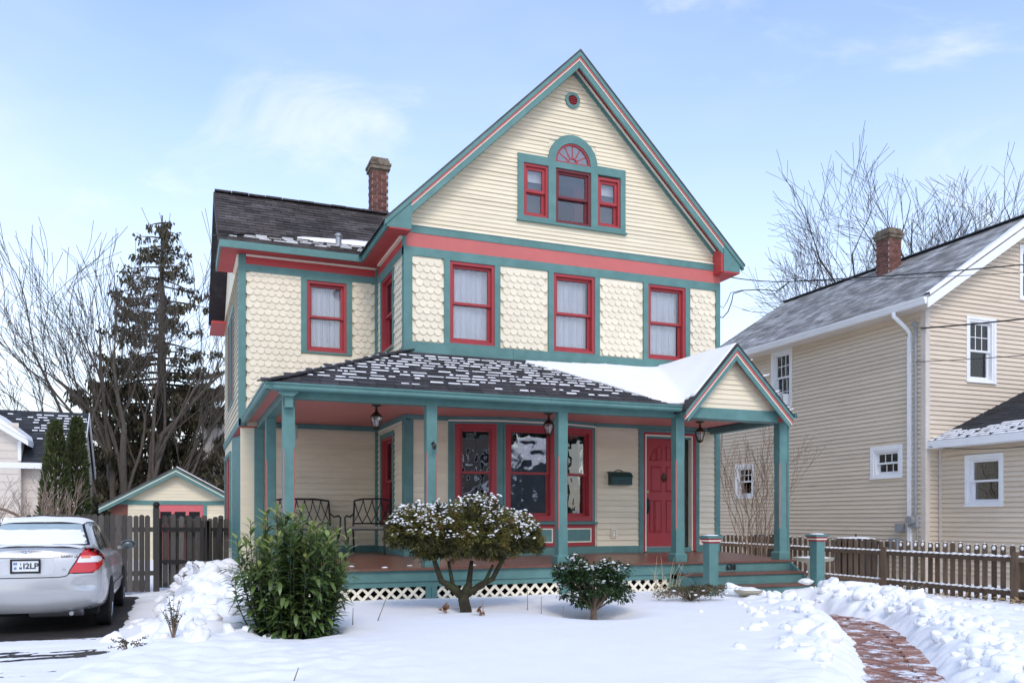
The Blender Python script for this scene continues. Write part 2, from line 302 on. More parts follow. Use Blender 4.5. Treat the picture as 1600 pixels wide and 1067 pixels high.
def window(parent, fr, a0, a1, z0, z1, casing=0.10, cm=None, fm=None, gm=None, fill='curtain', fw=0.05, sw=0.045, top=None, bottom=None, d=0.04, name='window', label=None, muntin=0, grid=None, sill=True, rail=0.5, ctrim=None):
    cm = cm or teal; fm = fm or red; gm = gm or glass; top = casing if top is None else top; bottom = casing * 0.3 if bottom is None else bottom
    mb = MB(); fring(mb, fr, a0 - casing, a1 + casing, z0 - bottom, z1 + top, casing, 0.0, d, top, max(bottom, 0.012))
    if sill: fbox(mb, fr, a0 - casing * 0.9, a1 + casing * 0.9, z0 - bottom - 0.025, z0 - bottom, 0.0, d + 0.03)
    w = mb.build(name, cm, parent)
    if label: w['label'] = label
    if ctrim:
        fring(MB(), fr, a0 - 0.012, a1 + 0.012, z0 - 0.012, z1 + 0.012, 0.012, d, d + 0.006).build('bead', ctrim, w)
    fring(MB(), fr, a0, a1, z0, z1, fw, -0.16, 0.022).build('frame', fm, w)
    zm = z0 + (z1 - z0) * rail; ia0, ia1, iz0, iz1 = a0 + fw, a1 - fw, z0 + fw, z1 - fw
    for nm, b0, b1, dd in (('upper_sash', zm - sw * 0.4, iz1, -0.035), ('lower_sash', iz0, zm + sw * 0.5, -0.075)):
        sm = MB(); fring(sm, fr, ia0, ia1, b0, b1, sw, dd - 0.032, dd, sw, sw * (1.3 if nm == 'lower_sash' else 0.9))
        g = grid if (nm == 'upper_sash' or muntin == 2) else None
        if g:
            for i in range(1, g[0]): q = ia0 + sw + (ia1 - ia0 - 2 * sw) * i / g[0]; fbox(sm, fr, q - 0.008, q + 0.008, b0 + sw, b1 - sw, dd - 0.02, dd - 0.008)
            for i in range(1, g[1]): q = b0 + sw + (b1 - b0 - 2 * sw) * i / g[1]; fbox(sm, fr, ia0 + sw, ia1 - sw, q - 0.008, q + 0.008, dd - 0.021, dd - 0.007)
        sm.build(nm, fm, w)
        fbox(MB(), fr, ia0 + sw - 0.004, ia1 - sw + 0.004, b0 + sw - 0.004, b1 - sw + 0.004, dd - 0.025, dd - 0.021).build('pane', gm, w)
    if fill in ('curtain', 'half'):
        c = MB(); s0 = hash((round(a0, 2), round(z0, 2))) % 7
        mid = (ia0 + ia1) / 2
        curtain_mesh(c, fr, ia0 + 0.02, mid + 0.03, iz0 + 0.02, iz1 - 0.03, -0.155, 0.012, 3, s0); curtain_mesh(c, fr, mid - 0.02, ia1 - 0.02, iz0 + 0.02, iz1 - 0.02, -0.175, 0.012, 3, s0 + 2)
        c.build('curtain', curtain, w, smooth=True, recalc=False)
    if fill == 'blind':
        fbox(MB(), fr, ia0, ia1, iz1 - (z1 - z0) * 0.22, iz1, -0.15, -0.14).build('blind', blind, w)
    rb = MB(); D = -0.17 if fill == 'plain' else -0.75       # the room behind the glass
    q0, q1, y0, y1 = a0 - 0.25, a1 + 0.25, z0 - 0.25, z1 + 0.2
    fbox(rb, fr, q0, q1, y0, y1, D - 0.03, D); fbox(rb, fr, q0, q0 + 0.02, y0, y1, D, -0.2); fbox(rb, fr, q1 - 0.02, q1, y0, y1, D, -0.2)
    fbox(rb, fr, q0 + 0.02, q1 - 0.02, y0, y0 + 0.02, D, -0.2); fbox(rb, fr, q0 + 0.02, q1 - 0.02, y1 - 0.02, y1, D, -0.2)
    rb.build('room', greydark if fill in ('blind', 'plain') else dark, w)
    return w
def scale_mesh(w, h, mat, t=0.006, n=10):            # fish-scale shingle: straight top, round bottom, leaning out
    pts = [(-w / 2, h)] + [(w / 2 * math.cos(math.pi + math.pi * i / n), w * 0.5 + w * 0.5 * math.sin(math.pi + math.pi * i / n)) for i in range(n + 1)] + [(w / 2, h)]
    mb = MB(); tilt = lambda z: 0.003 + 0.021 * (1 - z / h)
    mb.prism([(a, -tilt(z) - t * 0.4, z) for a, z in pts], [(a, -tilt(z) + t * 0.6, z) for a, z in pts])
    return mb
def to_text(body, size, depth, mat, name, parent, mtx, bold=0.0):
    cu = bpy.data.curves.new(name, 'FONT'); cu.body = body; cu.size = size; cu.extrude = depth; cu.offset = bold; cu.align_x = 'CENTER'; cu.align_y = 'CENTER'; cu.resolution_u = 3
    t = bpy.data.objects.new(name, cu); COL.objects.link(t); bpy.context.view_layer.update()
    me = bpy.data.meshes.new_from_object(t.evaluated_get(bpy.context.evaluated_depsgraph_get())); bpy.data.objects.remove(t); bpy.data.curves.remove(cu)
    b = BASE.get(parent, V((0, 0, 0))); me.transform(Matrix.Translation(-b) @ mtx); me.materials.clear(); me.materials.append(mat); me.name = name
    o = bpy.data.objects.new(name, me); COL.objects.link(o); o.parent = parent; BASE[o] = b.copy(); return o
# ================================================================== ground heights (used by everything that stands on the snow)
def sstep(a, b, x):
    t = min(max((x - a) / (b - a), 0.0), 1.0); return t * t * (3 - 2 * t)
PATH = [V(p) for p in ((8.2, 10.6), (8.35, 9.7), (8.15, 8.6), (7.45, 7.45), (6.5, 6.3), (5.5, 5.15), (4.4, 4.0), (3.0, 2.6))]
def path_pt(t):
    n = len(PATH) - 1; x = min(max(t, 0), 0.9999) * n; i = int(x); u = x - i
    p0, p1, p2, p3 = PATH[max(i - 1, 0)], PATH[i], PATH[i + 1], PATH[min(i + 2, n)]
    return 0.5 * ((2 * p1) + (p2 - p0) * u + (2 * p0 - 5 * p1 + 4 * p2 - p3) * u * u + (3 * p1 - p0 - 3 * p2 + p3) * u ** 3)
PATHS = [path_pt(i / 120) for i in range(121)]
def path_d(x, y):                # signed distance: positive to the right of the walk seen from the street
    best = 1e9; bi = 0
    for i in range(0, 121, 4):
        q = PATHS[i]; d = (q.x - x) ** 2 + (q.y - y) ** 2
        if d < best: best = d; bi = i
    best = 1e9; side = 1
    for i in range(max(bi - 4, 0), min(bi + 5, 120)):
        a, b = PATHS[i], PATHS[i + 1]; ab = b - a; t = min(max((V((x, y)) - a).dot(ab) / ab.dot(ab), 0), 1); q = a + ab * t
        d = (q.x - x) ** 2 + (q.y - y) ** 2
        if d <= best: best = d; bi = i; side = ab.x * (y - a.y) - ab.y * (x - a.x)
    return math.sqrt(best) * (1 if side > 0 else -1)
def nz(x, y, s, o=0.0): return noise.noise(V((x * s + o, y * s - o * 1.7, o * 0.37)))
def ground_z(x, y):
    lawn = 0.335 + 0.025 * nz(x, y, 0.5, 3) - 0.035 * sstep(8.6, 5.5, y) + 0.02 * sstep(8, 11, y)
    # footprints and lumps thrown from the walk
    rough = sstep(1.9, 0.35, abs(path_d(x, y))) if y < 13.5 and 2 < x < 13 else 0.0
    left_rough = sstep(2.3, 0.6, x) * sstep(5.0, 6.5, y)
    r = max(rough * (0.75 if x < 7 else 1.0), left_rough * 0.9)
    right = sstep(8.2, 9.6, x - (10 - min(y, 10)) * -0.25)
    r = max(r, right * 0.8)
    lump = abs(nz(x, y, 2.6, 9)) * (0.09 if x > 2.5 else 0.055) + nz(x, y, 5.5, 2) * 0.026 + nz(x, y, 11, 4) * 0.013 + max(nz(x, y, 19, 1), 0) * 0.010
    z = lawn + r * (lump - 0.03) + 0.006 * nz(x, y, 3.0, 6) * (1 - r)
    z += 0.03 * sstep(0.55, 0.0, ((x - 3.6) ** 2 * 0.2 + (y - 9.3) ** 2) ** 0.5 - 0.9) * 0
    # tree wells
    for wx, wy, wr, wd in ((3.23, 9.76, 0.26, 0.10), (4.62, 9.05, 0.75, 0.10), (1.05, 8.75, 0.6, 0.16)):
        z -= wd * sstep(wr, wr * 0.25, math.hypot(x - wx, y - wy))
    # fall of the land to the neighbour's fence on the right
    z -= 0.24 * sstep(8.9, 12.4, x); z = z - 0.10 * sstep(13, 22, y)
    if y < 13.5 and x > 2:
        d = path_d(x, y) + 0.07 * nz(x, y, 1.8, 5) + 0.035 * nz(x, y, 6, 8)
        k = sstep(0.22, 0.62, d) ** 0.6 if d > 0 else sstep(0.27, 0.72, -d) ** 0.7
        if y > 10.35: k = max(k, 0)
        crest = (0.02 if d > 0 else 0.045) * math.exp(-((abs(d) - 0.75) / 0.28) ** 2) * (1 + 1.2 * nz(x, y, 3.0, 1))
        z = 0.085 + (z + crest - 0.085) * k + 0.10 * k * (1 - k) * (nz(x, y, 5, 31) + 0.6 * nz(x, y, 11, 33)) * 2.2
    # bank shovelled out of the driveway
    c = 0.42 + 0.05 * (y - 12) ; ridge = math.exp(-((x - c) / 0.62) ** 2) * sstep(6.6, 12.5, y) * (1 - sstep(17.3, 18.6, y))
    big = 0.25 * ridge * (0.75 + 0.9 * abs(nz(x, y, 1.5, 12)) + 0.35 * nz(x, y, 3.4, 15))
    z += big
    ex = -0.42 + 0.22 * nz(0.0, y, 0.9, 21) - 0.95 * sstep(10.3, 6.0, y) + 0.10 * nz(x, y, 3.3, 14)
    return z * sstep(ex, ex + 0.62, x) - 0.03 * (1 - sstep(ex - 0.15, ex + 0.1, x))

# ================================================================== the main house
house = thing('victorian_house', 'cream clapboard Victorian house with teal and red trim, steep front gable and wraparound porch', 'house', (6.4, 13.35, 0.25))
FM = Fr((0, 13.35, 0), (1, 0, 0), (0, -1, 0)); FL = Fr((3.41, 0, 0), (0, 1, 0), (-1, 0, 0)); FW = Fr((0, 15.37, 0), (1, 0, 0), (0, -1, 0)); FWL = Fr((0.993, 0, 0), (0, 1, 0), (-1, 0, 0))
XL, XR, XC = 3.41, 9.455, 6.40; SL = 0.977; ZT = 9.505
def roofz(x): return ZT - SL * abs(x - XC)
win_front = [(4.15, 4.938, 4.357, 5.712), (6.026, 6.82, 4.357, 5.712), (7.903, 8.691, 4.357, 5.712)]
pal = [(5.463, 5.925, 6.63, 7.535), (6.063, 6.744, 6.585, 7.535), (6.878, 7.332, 6.63, 7.50)]
door_hole = (7.85, 8.84, 0.86, 2.985); bay_hole = (4.14, 6.83, 0.80, 3.14)
# --- front wall and gable backing
w_front = wall_sheet('wall', FM, XL, XR, 0.4, 6.2, win_front + [door_hole, bay_hole], cream, house)
g = MB(); gh = (ZT - 0.24 - 6.2) / SL
arch_c = (6.395, 7.60); 
for (x0, x1, zz0, zz1) in ((XL, 5.44, 6.2, 0), (5.44, 7.35, 7.56, 0), (7.35, XR, 6.2, 0)):
    poly = [(x0, zz0), (x1, zz0), (x1, roofz(x1) - 0.2)] + ([(XC, ZT - 0.2)] if x0 < XC < x1 else []) + [(x0, roofz(x0) - 0.2)]
    fpoly(g, FM, [(a, z) for a, z in poly], -0.10, 0.0)
for h0, h1 in ((5.44, 5.463), (5.925, 6.063), (6.744, 6.878), (7.332, 7.35)): fbox(g, FM, h0, h1, 6.56, 7.56, -0.10, 0.0)
fbox(g, FM, 5.44, 7.35, 6.2, 6.56, -0.10, 0.0)
w_gable = g.build('gable_wall', cream, house)
clapboards(FM, 6.214, 9.2, 0.0725, lambda z: (max(XL + 0.02, XC - (roofz(XC) - 0.22 - z) / SL), min(XR - 0.02, XC + (roofz(XC) - 0.22 - z) / SL)), [(5.357, 7.43, 6.55, 7.68), (5.95, 6.84, 7.6, 8.05)], cream, w_gable, 0.022, jit=0.004)
# --- bands across the front
fbar('belt_board', FM, XL, XR, 6.095, 6.214, 0.0, 0.035, teal, house); fbar('frieze_board', FM, XL, XR, 5.867, 6.095, 0.0, 0.026, salmon, house)
fbar('belt_board', FM, XL, XR, 5.728, 5.867, 0.0, 0.034, teal, house); fbar('belt_cap', FM, XL, XR, 6.2145, 6.232, 0.0, 0.05, creamtrim, house)
for q0, q1 in ((XL, 5.27), (5.274, 8.33), (8.334, XR)): fbar('skirt_board', FM, q0, q1, 4.15, 4.335, 0.0, 0.04, teal, house)
for q0, q1, z0, z1 in ((XL, XL + 0.105, 4.335, 5.728), (XR - 0.095, XR, 4.335, 5.728), (XL, XL + 0.12, 0.976, 3.06), (XR - 0.115, XR, 0.40, 4.15)): fbar('corner_board', FM, q0, q1, z0, z1, 0.0, 0.034, teal, house)
# --- second storey windows, fish-scale shingles between them
for i, (a0, a1, z0, z1) in enumerate(win_front):
    window(house, FM, a0, a1, z0, z1, 0.10, top=0.016, bottom=0.02, sill=False, fill='curtain', label='sash window with red frame and pale curtain, %s on the front upper floor' % ('left', 'middle', 'right')[i])
sc_main = scale_mesh(0.1255, 0.165, cream_scale)
me_sc = sc_main.build('scalloped_shingle', cream_scale, None); sc_data = me_sc.data; bpy.data.objects.remove(me_sc)
NSC = [0]; sc_rest = MB()
def scales(fr, rotz, a0, a1, z0, z1, parent, holes=(), individual=True, pitch=0.126, row=0.1125, off=0.0):
    r = 0; z = z0
    while z < z1 - 0.02:
        n = int((a1 - a0) / pitch) + 2
        for i in range(n):
            a = a0 + (i + 0.5 * (r % 2)) * pitch + off
            if a < a0 + 0.012 or a > a1 - 0.012: continue
            if any(h[0] < a < h[1] and h[2] < z + 0.06 < h[3] for h in holes): continue
            zz = z + random.uniform(-0.003, 0.003)
            if individual and NSC[0] < 300:
                NSC[0] += 1; place('scalloped_shingle', sc_data, parent, fr.p(a, zz, 0.002), (0, 0, rotz))
            else:
                c, s = math.cos(rotz), math.sin(rotz); o = fr.p(a, zz, 0.002)
                sc_rest.add([(o.x + v[0] * c - v[1] * s, o.y + v[0] * s + v[1] * c, o.z + v[2]) for v in sc_main.v], sc_main.f)
        z += row; r += 1
for a0, a1 in ((XL + 0.10, 4.055), (5.035, 5.922), (6.915, 7.80), (8.79, XR - 0.09)): scales(FM, 0, a0, a1, 4.345, 5.70, w_front)
# --- attic window group
att = MB(); zb = 6.56
fbox(att, FM, 5.357, 5.463, zb, 7.68, 0, 0.045); fbox(att, FM, 5.925, 6.063, zb, 7.535, 0, 0.045); fbox(att, FM, 6.744, 6.878, zb, 7.535, 0, 0.045); fbox(att, FM, 7.332, 7.43, zb, 7.68, 0, 0.045)
fbox(att, FM, 5.463, 7.332, 7.535, 7.64, 0, 0.045); fbox(att, FM, 5.463, 5.93, 7.64, 7.68, 0, 0.045); fbox(att, FM, 6.86, 7.332, 7.64, 7.68, 0, 0.045)
for q0, q1, z1 in ((5.463, 5.925, 6.63), (6.063, 6.744, 6.585), (6.878, 7.332, 6.63)): fbox(att, FM, q0, q1, zb, z1, 0, 0.045)
fbox(att, FM, 5.34, 7.45, zb - 0.03, zb, 0, 0.075)
na = 16; ro, ri = 0.475, 0.338; ac = (6.395, 7.655)
for i in range(na):
    t0, t1 = math.pi * i / na, math.pi * (i + 1) / na
    fpoly(att, FM, [(ac[0] + r_ * math.cos(t), ac[1] - 0.015 + r_ * 1.05 * math.sin(t)) for r_, t in ((ri, t0), (ro, t0), (ro, t1), (ri, t1))], 0.0, 0.047)
attic = att.build('attic_window', teal, house); attic['label'] = 'arched three-part attic window with teal casing and red sashes'
am = MB()
for i in range(na):
    t0, t1 = math.pi * i / na, math.pi * (i + 1) / na
    for r0, r1, d in ((0.298, ri, 0.03), (0.075, 0.098, 0.02)): fpoly(am, FM, [(ac[0] + r_ * math.cos(t), ac[1] - 0.0 + r_ * 1.03 * math.sin(t)) for r_, t in ((r0, t0), (r1, t0), (r1, t1), (r0, t1))], -0.03, d)
for i in range(1, 6):
    t = math.pi * i / 6; c_, s_ = math.cos(t), math.sin(t); px, pz = -s_ * 0.009, c_ * 0.009
    fpoly(am, FM, [(ac[0] + c_ * 0.098 + px, ac[1] + s_ * 0.098 + pz), (ac[0] + c_ * 0.298 + px, ac[1] + s_ * 0.305 + pz), (ac[0] + c_ * 0.298 - px, ac[1] + s_ * 0.305 - pz), (ac[0] + c_ * 0.098 - px, ac[1] + s_ * 0.098 - pz)], -0.02, 0.012)
fbox(am, FM, ac[0] - ri, ac[0] + ri, 7.641, 7.665, -0.03, 0.031); am.build('fanlight', red, attic)
pts = [(ac[0] + 0.3 * math.cos(math.pi * i / 12), ac[1] + 0.3 * math.sin(math.pi * i / 12)) for i in range(13)]
fpoly(MB(), FM, pts, 0.006, 0.009).build('pane', glass, attic); fpoly(MB(), FM, [(q[0], q[1]) for q in pts], 0.001, 0.004).build('shade', M('shade_grey', (0.30, 0.29, 0.30), 0.8), attic)
for i, (a0, a1, z0, z1) in enumerate(pal):
    fm = red if i != 1 else M('red_screen_shade', (0.16, 0.03, 0.035), 0.6)  # centre frame: darker red, the screen's shading put into the colour
    fring(MB(), FM, a0, a1, z0, z1, 0.045, -0.12, 0.02).build('frame', fm, attic)
    zm = (z0 + z1) / 2 - 0.01; sm = MB(); iw = 0.05 if i != 1 else 0.04
    fring(sm, FM, a0 + 0.045, a1 - 0.045, zm - 0.015, z1 - 0.045, iw, -0.05, -0.015); sm.build('upper_sash', fm, attic)
    sm = MB(); fring(sm, FM, a0 + 0.045, a1 - 0.045, z0 + 0.045, zm + 0.02, iw, -0.09, -0.055); sm.build('lower_sash', fm, attic)
    fbox(MB(), FM, a0 + 0.09, a1 - 0.09, zm + 0.03, z1 - 0.09, -0.04, -0.036).build('pane', glass, attic); fbox(MB(), FM, a0 + 0.09, a1 - 0.09, z0 + 0.09, zm - 0.02, -0.08, -0.076).build('pane', glass, attic)
    rb = MB(); fbox(rb, FM, a0 - 0.02, a1 + 0.02, z0 - 0.02, z1 + 0.02, -0.2 if i != 1 else -0.7, -0.19 if i != 1 else -0.69); rb.build('shade', greydark if i != 1 else dark, attic)
    fbox(MB(), FM, a0 + 0.05, a1 - 0.05, z1 - (0.25 if i != 1 else 0.24), z1 - 0.05, -0.15, -0.145).build('blind', blind if i != 1 else dark, attic)  # centre strip is dark instead of white, standing for the unlit interior
# --- round gable vent
vm = MB(); vc = (6.39, 8.755)
for i in range(28):
    t0, t1 = 2 * math.pi * i / 28, 2 * math.pi * (i + 1) / 28
    fpoly(vm, FM, [(vc[0] + r_ * math.cos(t), vc[1] + r_ * math.sin(t)) for r_, t in ((0.088, t0), (0.138, t0), (0.138, t1), (0.088, t1))], 0.0, 0.045)
vent = vm.build('gable_vent', teal, house); vent['label'] = 'round louvred vent near the peak'
fpoly(MB(), FM, [(vc[0] + 0.09 * math.cos(2 * math.pi * i / 24), vc[1] + 0.09 * math.sin(2 * math.pi * i / 24)) for i in range(24)], 0.019, 0.022).build('backing', dark, vent)
for i in range(5):
    z = vc[1] - 0.068 + i * 0.034; hw = math.sqrt(max(0.088 ** 2 - (z - vc[1]) ** 2, 1e-4))
    mb = MB(); mb.prism([FM.p(vc[0] - hw, z - 0.012, 0.038), FM.p(vc[0] - hw, z - 0.008, 0.042), FM.p(vc[0] - hw, z + 0.014, 0.026), FM.p(vc[0] - hw, z + 0.010, 0.023)], [FM.p(vc[0] + hw, z - 0.012, 0.038), FM.p(vc[0] + hw, z - 0.008, 0.042), FM.p(vc[0] + hw, z + 0.014, 0.026), FM.p(vc[0] + hw, z + 0.010, 0.023)]); mb.build('louvre', red, vent)
# --- main roof, rake boards, returns
YF = 13.05
def slope_prism(mb, xa, xb, zoff, h, y0, y1):      # strip following the gable line from x=xa to x=xb, top at roofz - zoff
    pa = [(xa, roofz(xa) - zoff), (xb, roofz(xb) - zoff), (xb, roofz(xb) - zoff - h), (xa, roofz(xa) - zoff - h)]
    return mb.prism([(x, y0, z) for x, z in pa], [(x, y1, z) for x, z in pa])
for s_, xe in ((-1, 2.98), (1, 9.80)):
    slope_prism(MB(), XC, xe, 0.0, 0.03, YF - 0.03, 24.0).build('roof_slope', roofjoin, house)
    slope_prism(MB(), XC, 3.075 if s_ < 0 else 9.655, 0.031, 0.10, YF + 0.06, 24.0).build('roof_deck', soffit_red, house)
    xl_ = 3.43 if s_ < 0 else 9.345
    slope_prism(MB(), XC, xe + 0.02 * -s_, 0.0305, 0.085, YF - 0.02, YF + 0.06).build('rake_crown', teal, house)
    slope_prism(MB(), XC, xl_, 0.1165, 0.042, YF - 0.005, YF + 0.06).build('rake_stripe', salmon, house)
    slope_prism(MB(), XC, xl_, 0.159, 0.022, YF + 0.005, YF + 0.06).build('rake_bead', creamtrim, house)
    slope_prism(MB(), XC, xl_, 0.1815, 0.118, YF + 0.015, YF + 0.055).build('rake_board', teal, house)
    slope_prism(MB(), XC, xl_ - s_ * -0.0, 0.1315, 0.03, YF + 0.062, 13.30).build('rake_soffit', soffit_red, house)
    slope_prism(MB(), XC, xl_ - 0.0, 0.19, 0.022, 13.255, 13.30).build('rake_bead', creamtrim, house)
    slope_prism(MB(), XC, xl_ - 0.0, 0.165, 0.115, 13.305, 13.352).build('rake_frieze', teal, house)
# left return and left eave
mb = MB(); mb.ext([(3.07, YF + 0.0, 6.05), (3.432, YF + 0.0, 6.05), (3.432, YF, roofz(3.432) - 0.117), (3.07, YF, roofz(3.07) - 0.117)], (0, 0.3, 0)); mb.build('cornice_return', teal, house)
mb = MB(); mb.box(3.03, 3.068, YF, 15.05, 6.05, roofz(3.03) - 0.04); mb.build('eave_fascia', teal, house)
MB().box(3.069, 3.41, YF + 0.301, 15.05, 6.052, 6.07).build('eave_soffit', soffit_red, house); MB().box(3.072, 3.41, YF + 0.002, YF + 0.30, 6.030, 6.048).build('eave_soffit', soffit_red, house)
MB().box(3.33, 3.385, 13.40, 15.10, 6.015, 6.05).build('crown_bead', creamtrim, house)
# right return
mb = MB(); mb.ext([(9.345, YF, 6.03), (9.70, YF, 6.03), (9.70, YF, roofz(9.70) - 0.117), (9.345, YF, roofz(9.345) - 0.117)], (0, 0.3, 0)); mb.build('cornice_return', teal, house)
mb = MB(); mb.ext([(9.30, YF + 0.02, 6.02), (9.343, YF + 0.02, 6.02), (9.343, YF + 0.02, 6.40), (9.30, YF + 0.02, 6.44)], (0, 0.28, 0)); mb.build('return_cheek', soffit_red, house)
MB().box(9.345, 9.70, YF + 0.004, 24, 6.008, 6.028).build('eave_soffit', soffit_red, house); MB().box(9.66, 9.70, YF + 0.301, 24, 6.03, 6.18).build('eave_fascia', teal, house)
FRW = Fr((9.455, 0, 0), (0, 1, 0), (1, 0, 0)); w_right = wall_sheet('wall', FRW, 13.452, 24.0, 0.2, 6.03, [], cream, house); clapboards(FRW, 0.5, 5.95, 0.11, (13.46, 24.0), [], cream, w_right)
MB().box(XL, XR - 0.101, 23.9, 24.0, 0.2, 6.2).build('wall', cream, house)
# --- left wall of the front block
wl = [(14.12, 14.98, 4.40, 5.70), (14.12, 14.98, 1.35, 2.88)]
w_side = wall_sheet('wall', FL, 13.35, 15.37, 0.4, 6.05, wl, cream, house)
window(house, FL, 14.12, 14.98, 4.40, 5.70, 0.06, top=0.05, fill='curtain', label='upper sash window on the side of the front block')
window(house, FL, 14.12, 14.98, 1.35, 2.88, 0.08, top=0.08, fill='curtain', label='porch sash window on the side of the front block')
fbar('frieze_board', FL, 13.35, 15.345, 5.884, 6.03, 0.0, 0.026, soffit_red, house); fbar('belt_board', FL, 13.35, 15.345, 5.745, 5.884, 0.0, 0.034, teal, house)
fbar('corner_board', FL, 13.316, 13.46, 4.10, 6.05, 0.0, 0.034, teal, house); fbar('corner_board', FL, 13.316, 13.46, 0.976, 3.06, 0.0, 0.034, teal, house)
fbar('skirt_board', FL, 13.46, 15.3, 4.05, 4.24, 0.0, 0.034, teal, house)
scales(FL, R(-90), 13.46, 15.3, 4.25, 5.74, w_side, [(14.05, 15.05, 4.35, 5.76)])
clapboards(FL, 0.976, 3.06, 0.102, (13.46, 15.35), [wl[1]], cream, w_side)
MB().box(3.345, 3.409, 15.305, 15.369, 0.856, 6.03).build('corner_post', teal, house)
fbar('base_board', FL, 13.316, 15.31, 0.84, 0.976, 0.0, 0.03, teal, house); fbar('ceiling_trim', FL, 13.316, 15.31, 3.06, 3.147, 0.0, 0.03, teal, house); fbar('ceiling_bead', FL, 13.46, 15.31, 3.035, 3.06, 0.0, 0.022, creamtrim, house)
# --- the wing on the left
wf = (2.116, 2.823, 4.449, 5.713)
w_wing = wall_sheet('wall', FW, 0.993, 3.41, 0.4, 6.05, [wf], cream, house)
window(house, FW, *wf, 0.10, top=0.05, bottom=0.03, fill='curtain', sill=False, label='sash window on the wing with white curtain')
fbar('belt_board', FW, 0.993, 3.345, 5.762, 5.884, 0.0, 0.034, teal, house); fbar('frieze_board', FW, 0.993, 3.345, 5.884, 6.05, 0.0, 0.026, soffit_red, house); fbar('crown_bead', FW, 1.08, 3.40, 6.015, 6.047, 0.027, 0.06, creamtrim, house)
fbar('corner_board', FW, 0.9935, 1.078, 3.07, 6.048, 0.0, 0.036, teal, house)
scales(FW, 0, 1.075, 3.345, 3.22, 5.74, w_wing, [(2.03, 2.91, 4.40, 5.8)])
clapboards(FW, 0.976, 3.06, 0.102, (1.30, 3.345), [], cream, w_wing)
fbar('base_board', FW, 1.30, 3.345, 0.84, 0.976, 0.0, 0.03, teal, house); fbar('ceiling_trim', FW, 1.30, 3.345, 3.06, 3.147, 0.0, 0.03, teal, house)
w_wl = wall_sheet('wall', FWL, 15.37, 20.7, 3.07, 6.05, [(17.1, 17.8, 3.75, 5.45), (18.05, 18.75, 3.75, 5.45)], cream, house)
for q in (17.1, 18.05): window(house, FWL, q, q + 0.7, 3.75, 5.45, 0.09, fill='curtain', sill=False)
clapboards(FWL, 3.2, 6.0, 0.11, (15.5, 20.6), [(17.0, 18.85, 3.7, 5.5)], cream, w_wl)
fbar('corner_board', FWL, 15.334, 15.50, 3.07, 6.05, 0.0, 0.034, teal, house); fbar('skirt_board', FWL, 15.334, 20.7, 3.06, 3.2, 0.0, 0.035, teal, house)
wall_sheet('wall', FWL, 17.45, 20.7, 0.2, 3.06, [(18.2, 20.2, 0.9, 2.75)], cream, house)
for q in (18.2, 19.25): window(house, FWL, q, q + 0.9, 0.9, 2.75, 0.09, fill='curtain', sill=False)
# cutaway corner below the wing
ca, cb = V((0.993, 17.45, 0)), V((1.30, 15.37, 0)); cu_ = (cb - ca).normalized(); FC = Fr(ca, cu_, (-abs(cu_.y), -abs(cu_.x), 0)); LC = (cb - ca).length
w_cut = wall_sheet('wall', FC, 0, LC, 0.2, 3.06, [(1.25, 1.9, 1.0, 2.75)], cream, house)
window(house, FC, 1.25, 1.9, 1.0, 2.75, 0.07, fill='curtain', sill=False)
clapboards(FC, 0.9, 3.0, 0.102, (0.8, LC), [(1.18, 1.97, 0.95, 2.85)], cream, w_cut)
fbar('corner_board', FC, 0.0, 0.8, 0.2, 3.06, 0.0, 0.03, teal, house)
mb = MB(); mb.ext([(0.97, 15.345, 3.045), (1.32, 15.345, 3.045), (1.02, 17.5, 3.045), (0.97, 17.5, 3.045)], (0, 0, 0.02)); mb.build('overhang_soffit', soffit_red, house)
mb = MB(); mb.box(1.215, 1.36, 15.24, 15.336, 0.84, 3.03); mb.build('pilaster', teal, house)
# wing roof: cross gable with a flatter kick over the front wall
XW = 0.64
def slab(mb, a, b, c, d, t=0.05):
    a, b, c, d = map(V, (a, b, c, d)); n_ = (b - a).cross(d - a).normalized(); n_ = n_ if n_.z > 0 else -n_
    return mb.prism([a - n_ * t, b - n_ * t, c - n_ * t, d - n_ * t], [a, b, c, d])
P0, P1, P2 = (15.02, 6.215), (16.12, 6.655), (18.0, 8.03)
mb = MB(); slab(mb, (XW + 0.02, P1[0], P1[1]), (5.2, P1[0], P1[1]), (6.4, P2[0], P2[1]), (XW + 0.02, P2[0], P2[1])); slab(mb, (XW + 0.02, 18.0, 8.03), (6.4, 18.0, 8.03), (5.2, 21.05, 6.2), (XW + 0.02, 21.05, 6.2)); mb.build('wing_roof', roofjoin, house)
mb = MB(); slab(mb, (0.62, P0[0], P0[1]), (3.06, P0[0], P0[1]), (3.50, P1[0], P1[1]), (1.12, P1[0] - 0.2, P1[1] - 0.07)); slab(mb, (0.62, 16.6, P0[1]), (0.62, P0[0], P0[1]), (1.12, P1[0] - 0.2, P1[1] - 0.07), (1.12, 16.6, P1[1] - 0.07)); mb.build('eave_roof', roofjoin, house)
MB().box(0.66, 3.03, 15.02, 15.05, 6.045, 6.165).build('eave_fascia', teal, house); MB().box(0.63, 0.66, 15.02, 16.6, 6.045, 6.165).build('eave_fascia', teal, house)
MB().box(0.661, 3.40, 15.051, 15.37, 6.052, 6.07).build('eave_soffit', soffit_red, house); MB().box(0.661, 0.99, 15.371, 16.6, 6.052, 6.07).build('eave_soffit', soffit_red, house); MB().box(0.661, 0.99, 19.6, 21.0, 5.75, 5.80).build('eave_soffit', soffit_red, house)
MB().box(0.93, 0.99, 15.37, 16.5, 6.0, 6.048).build('crown_bead', creamtrim, house)
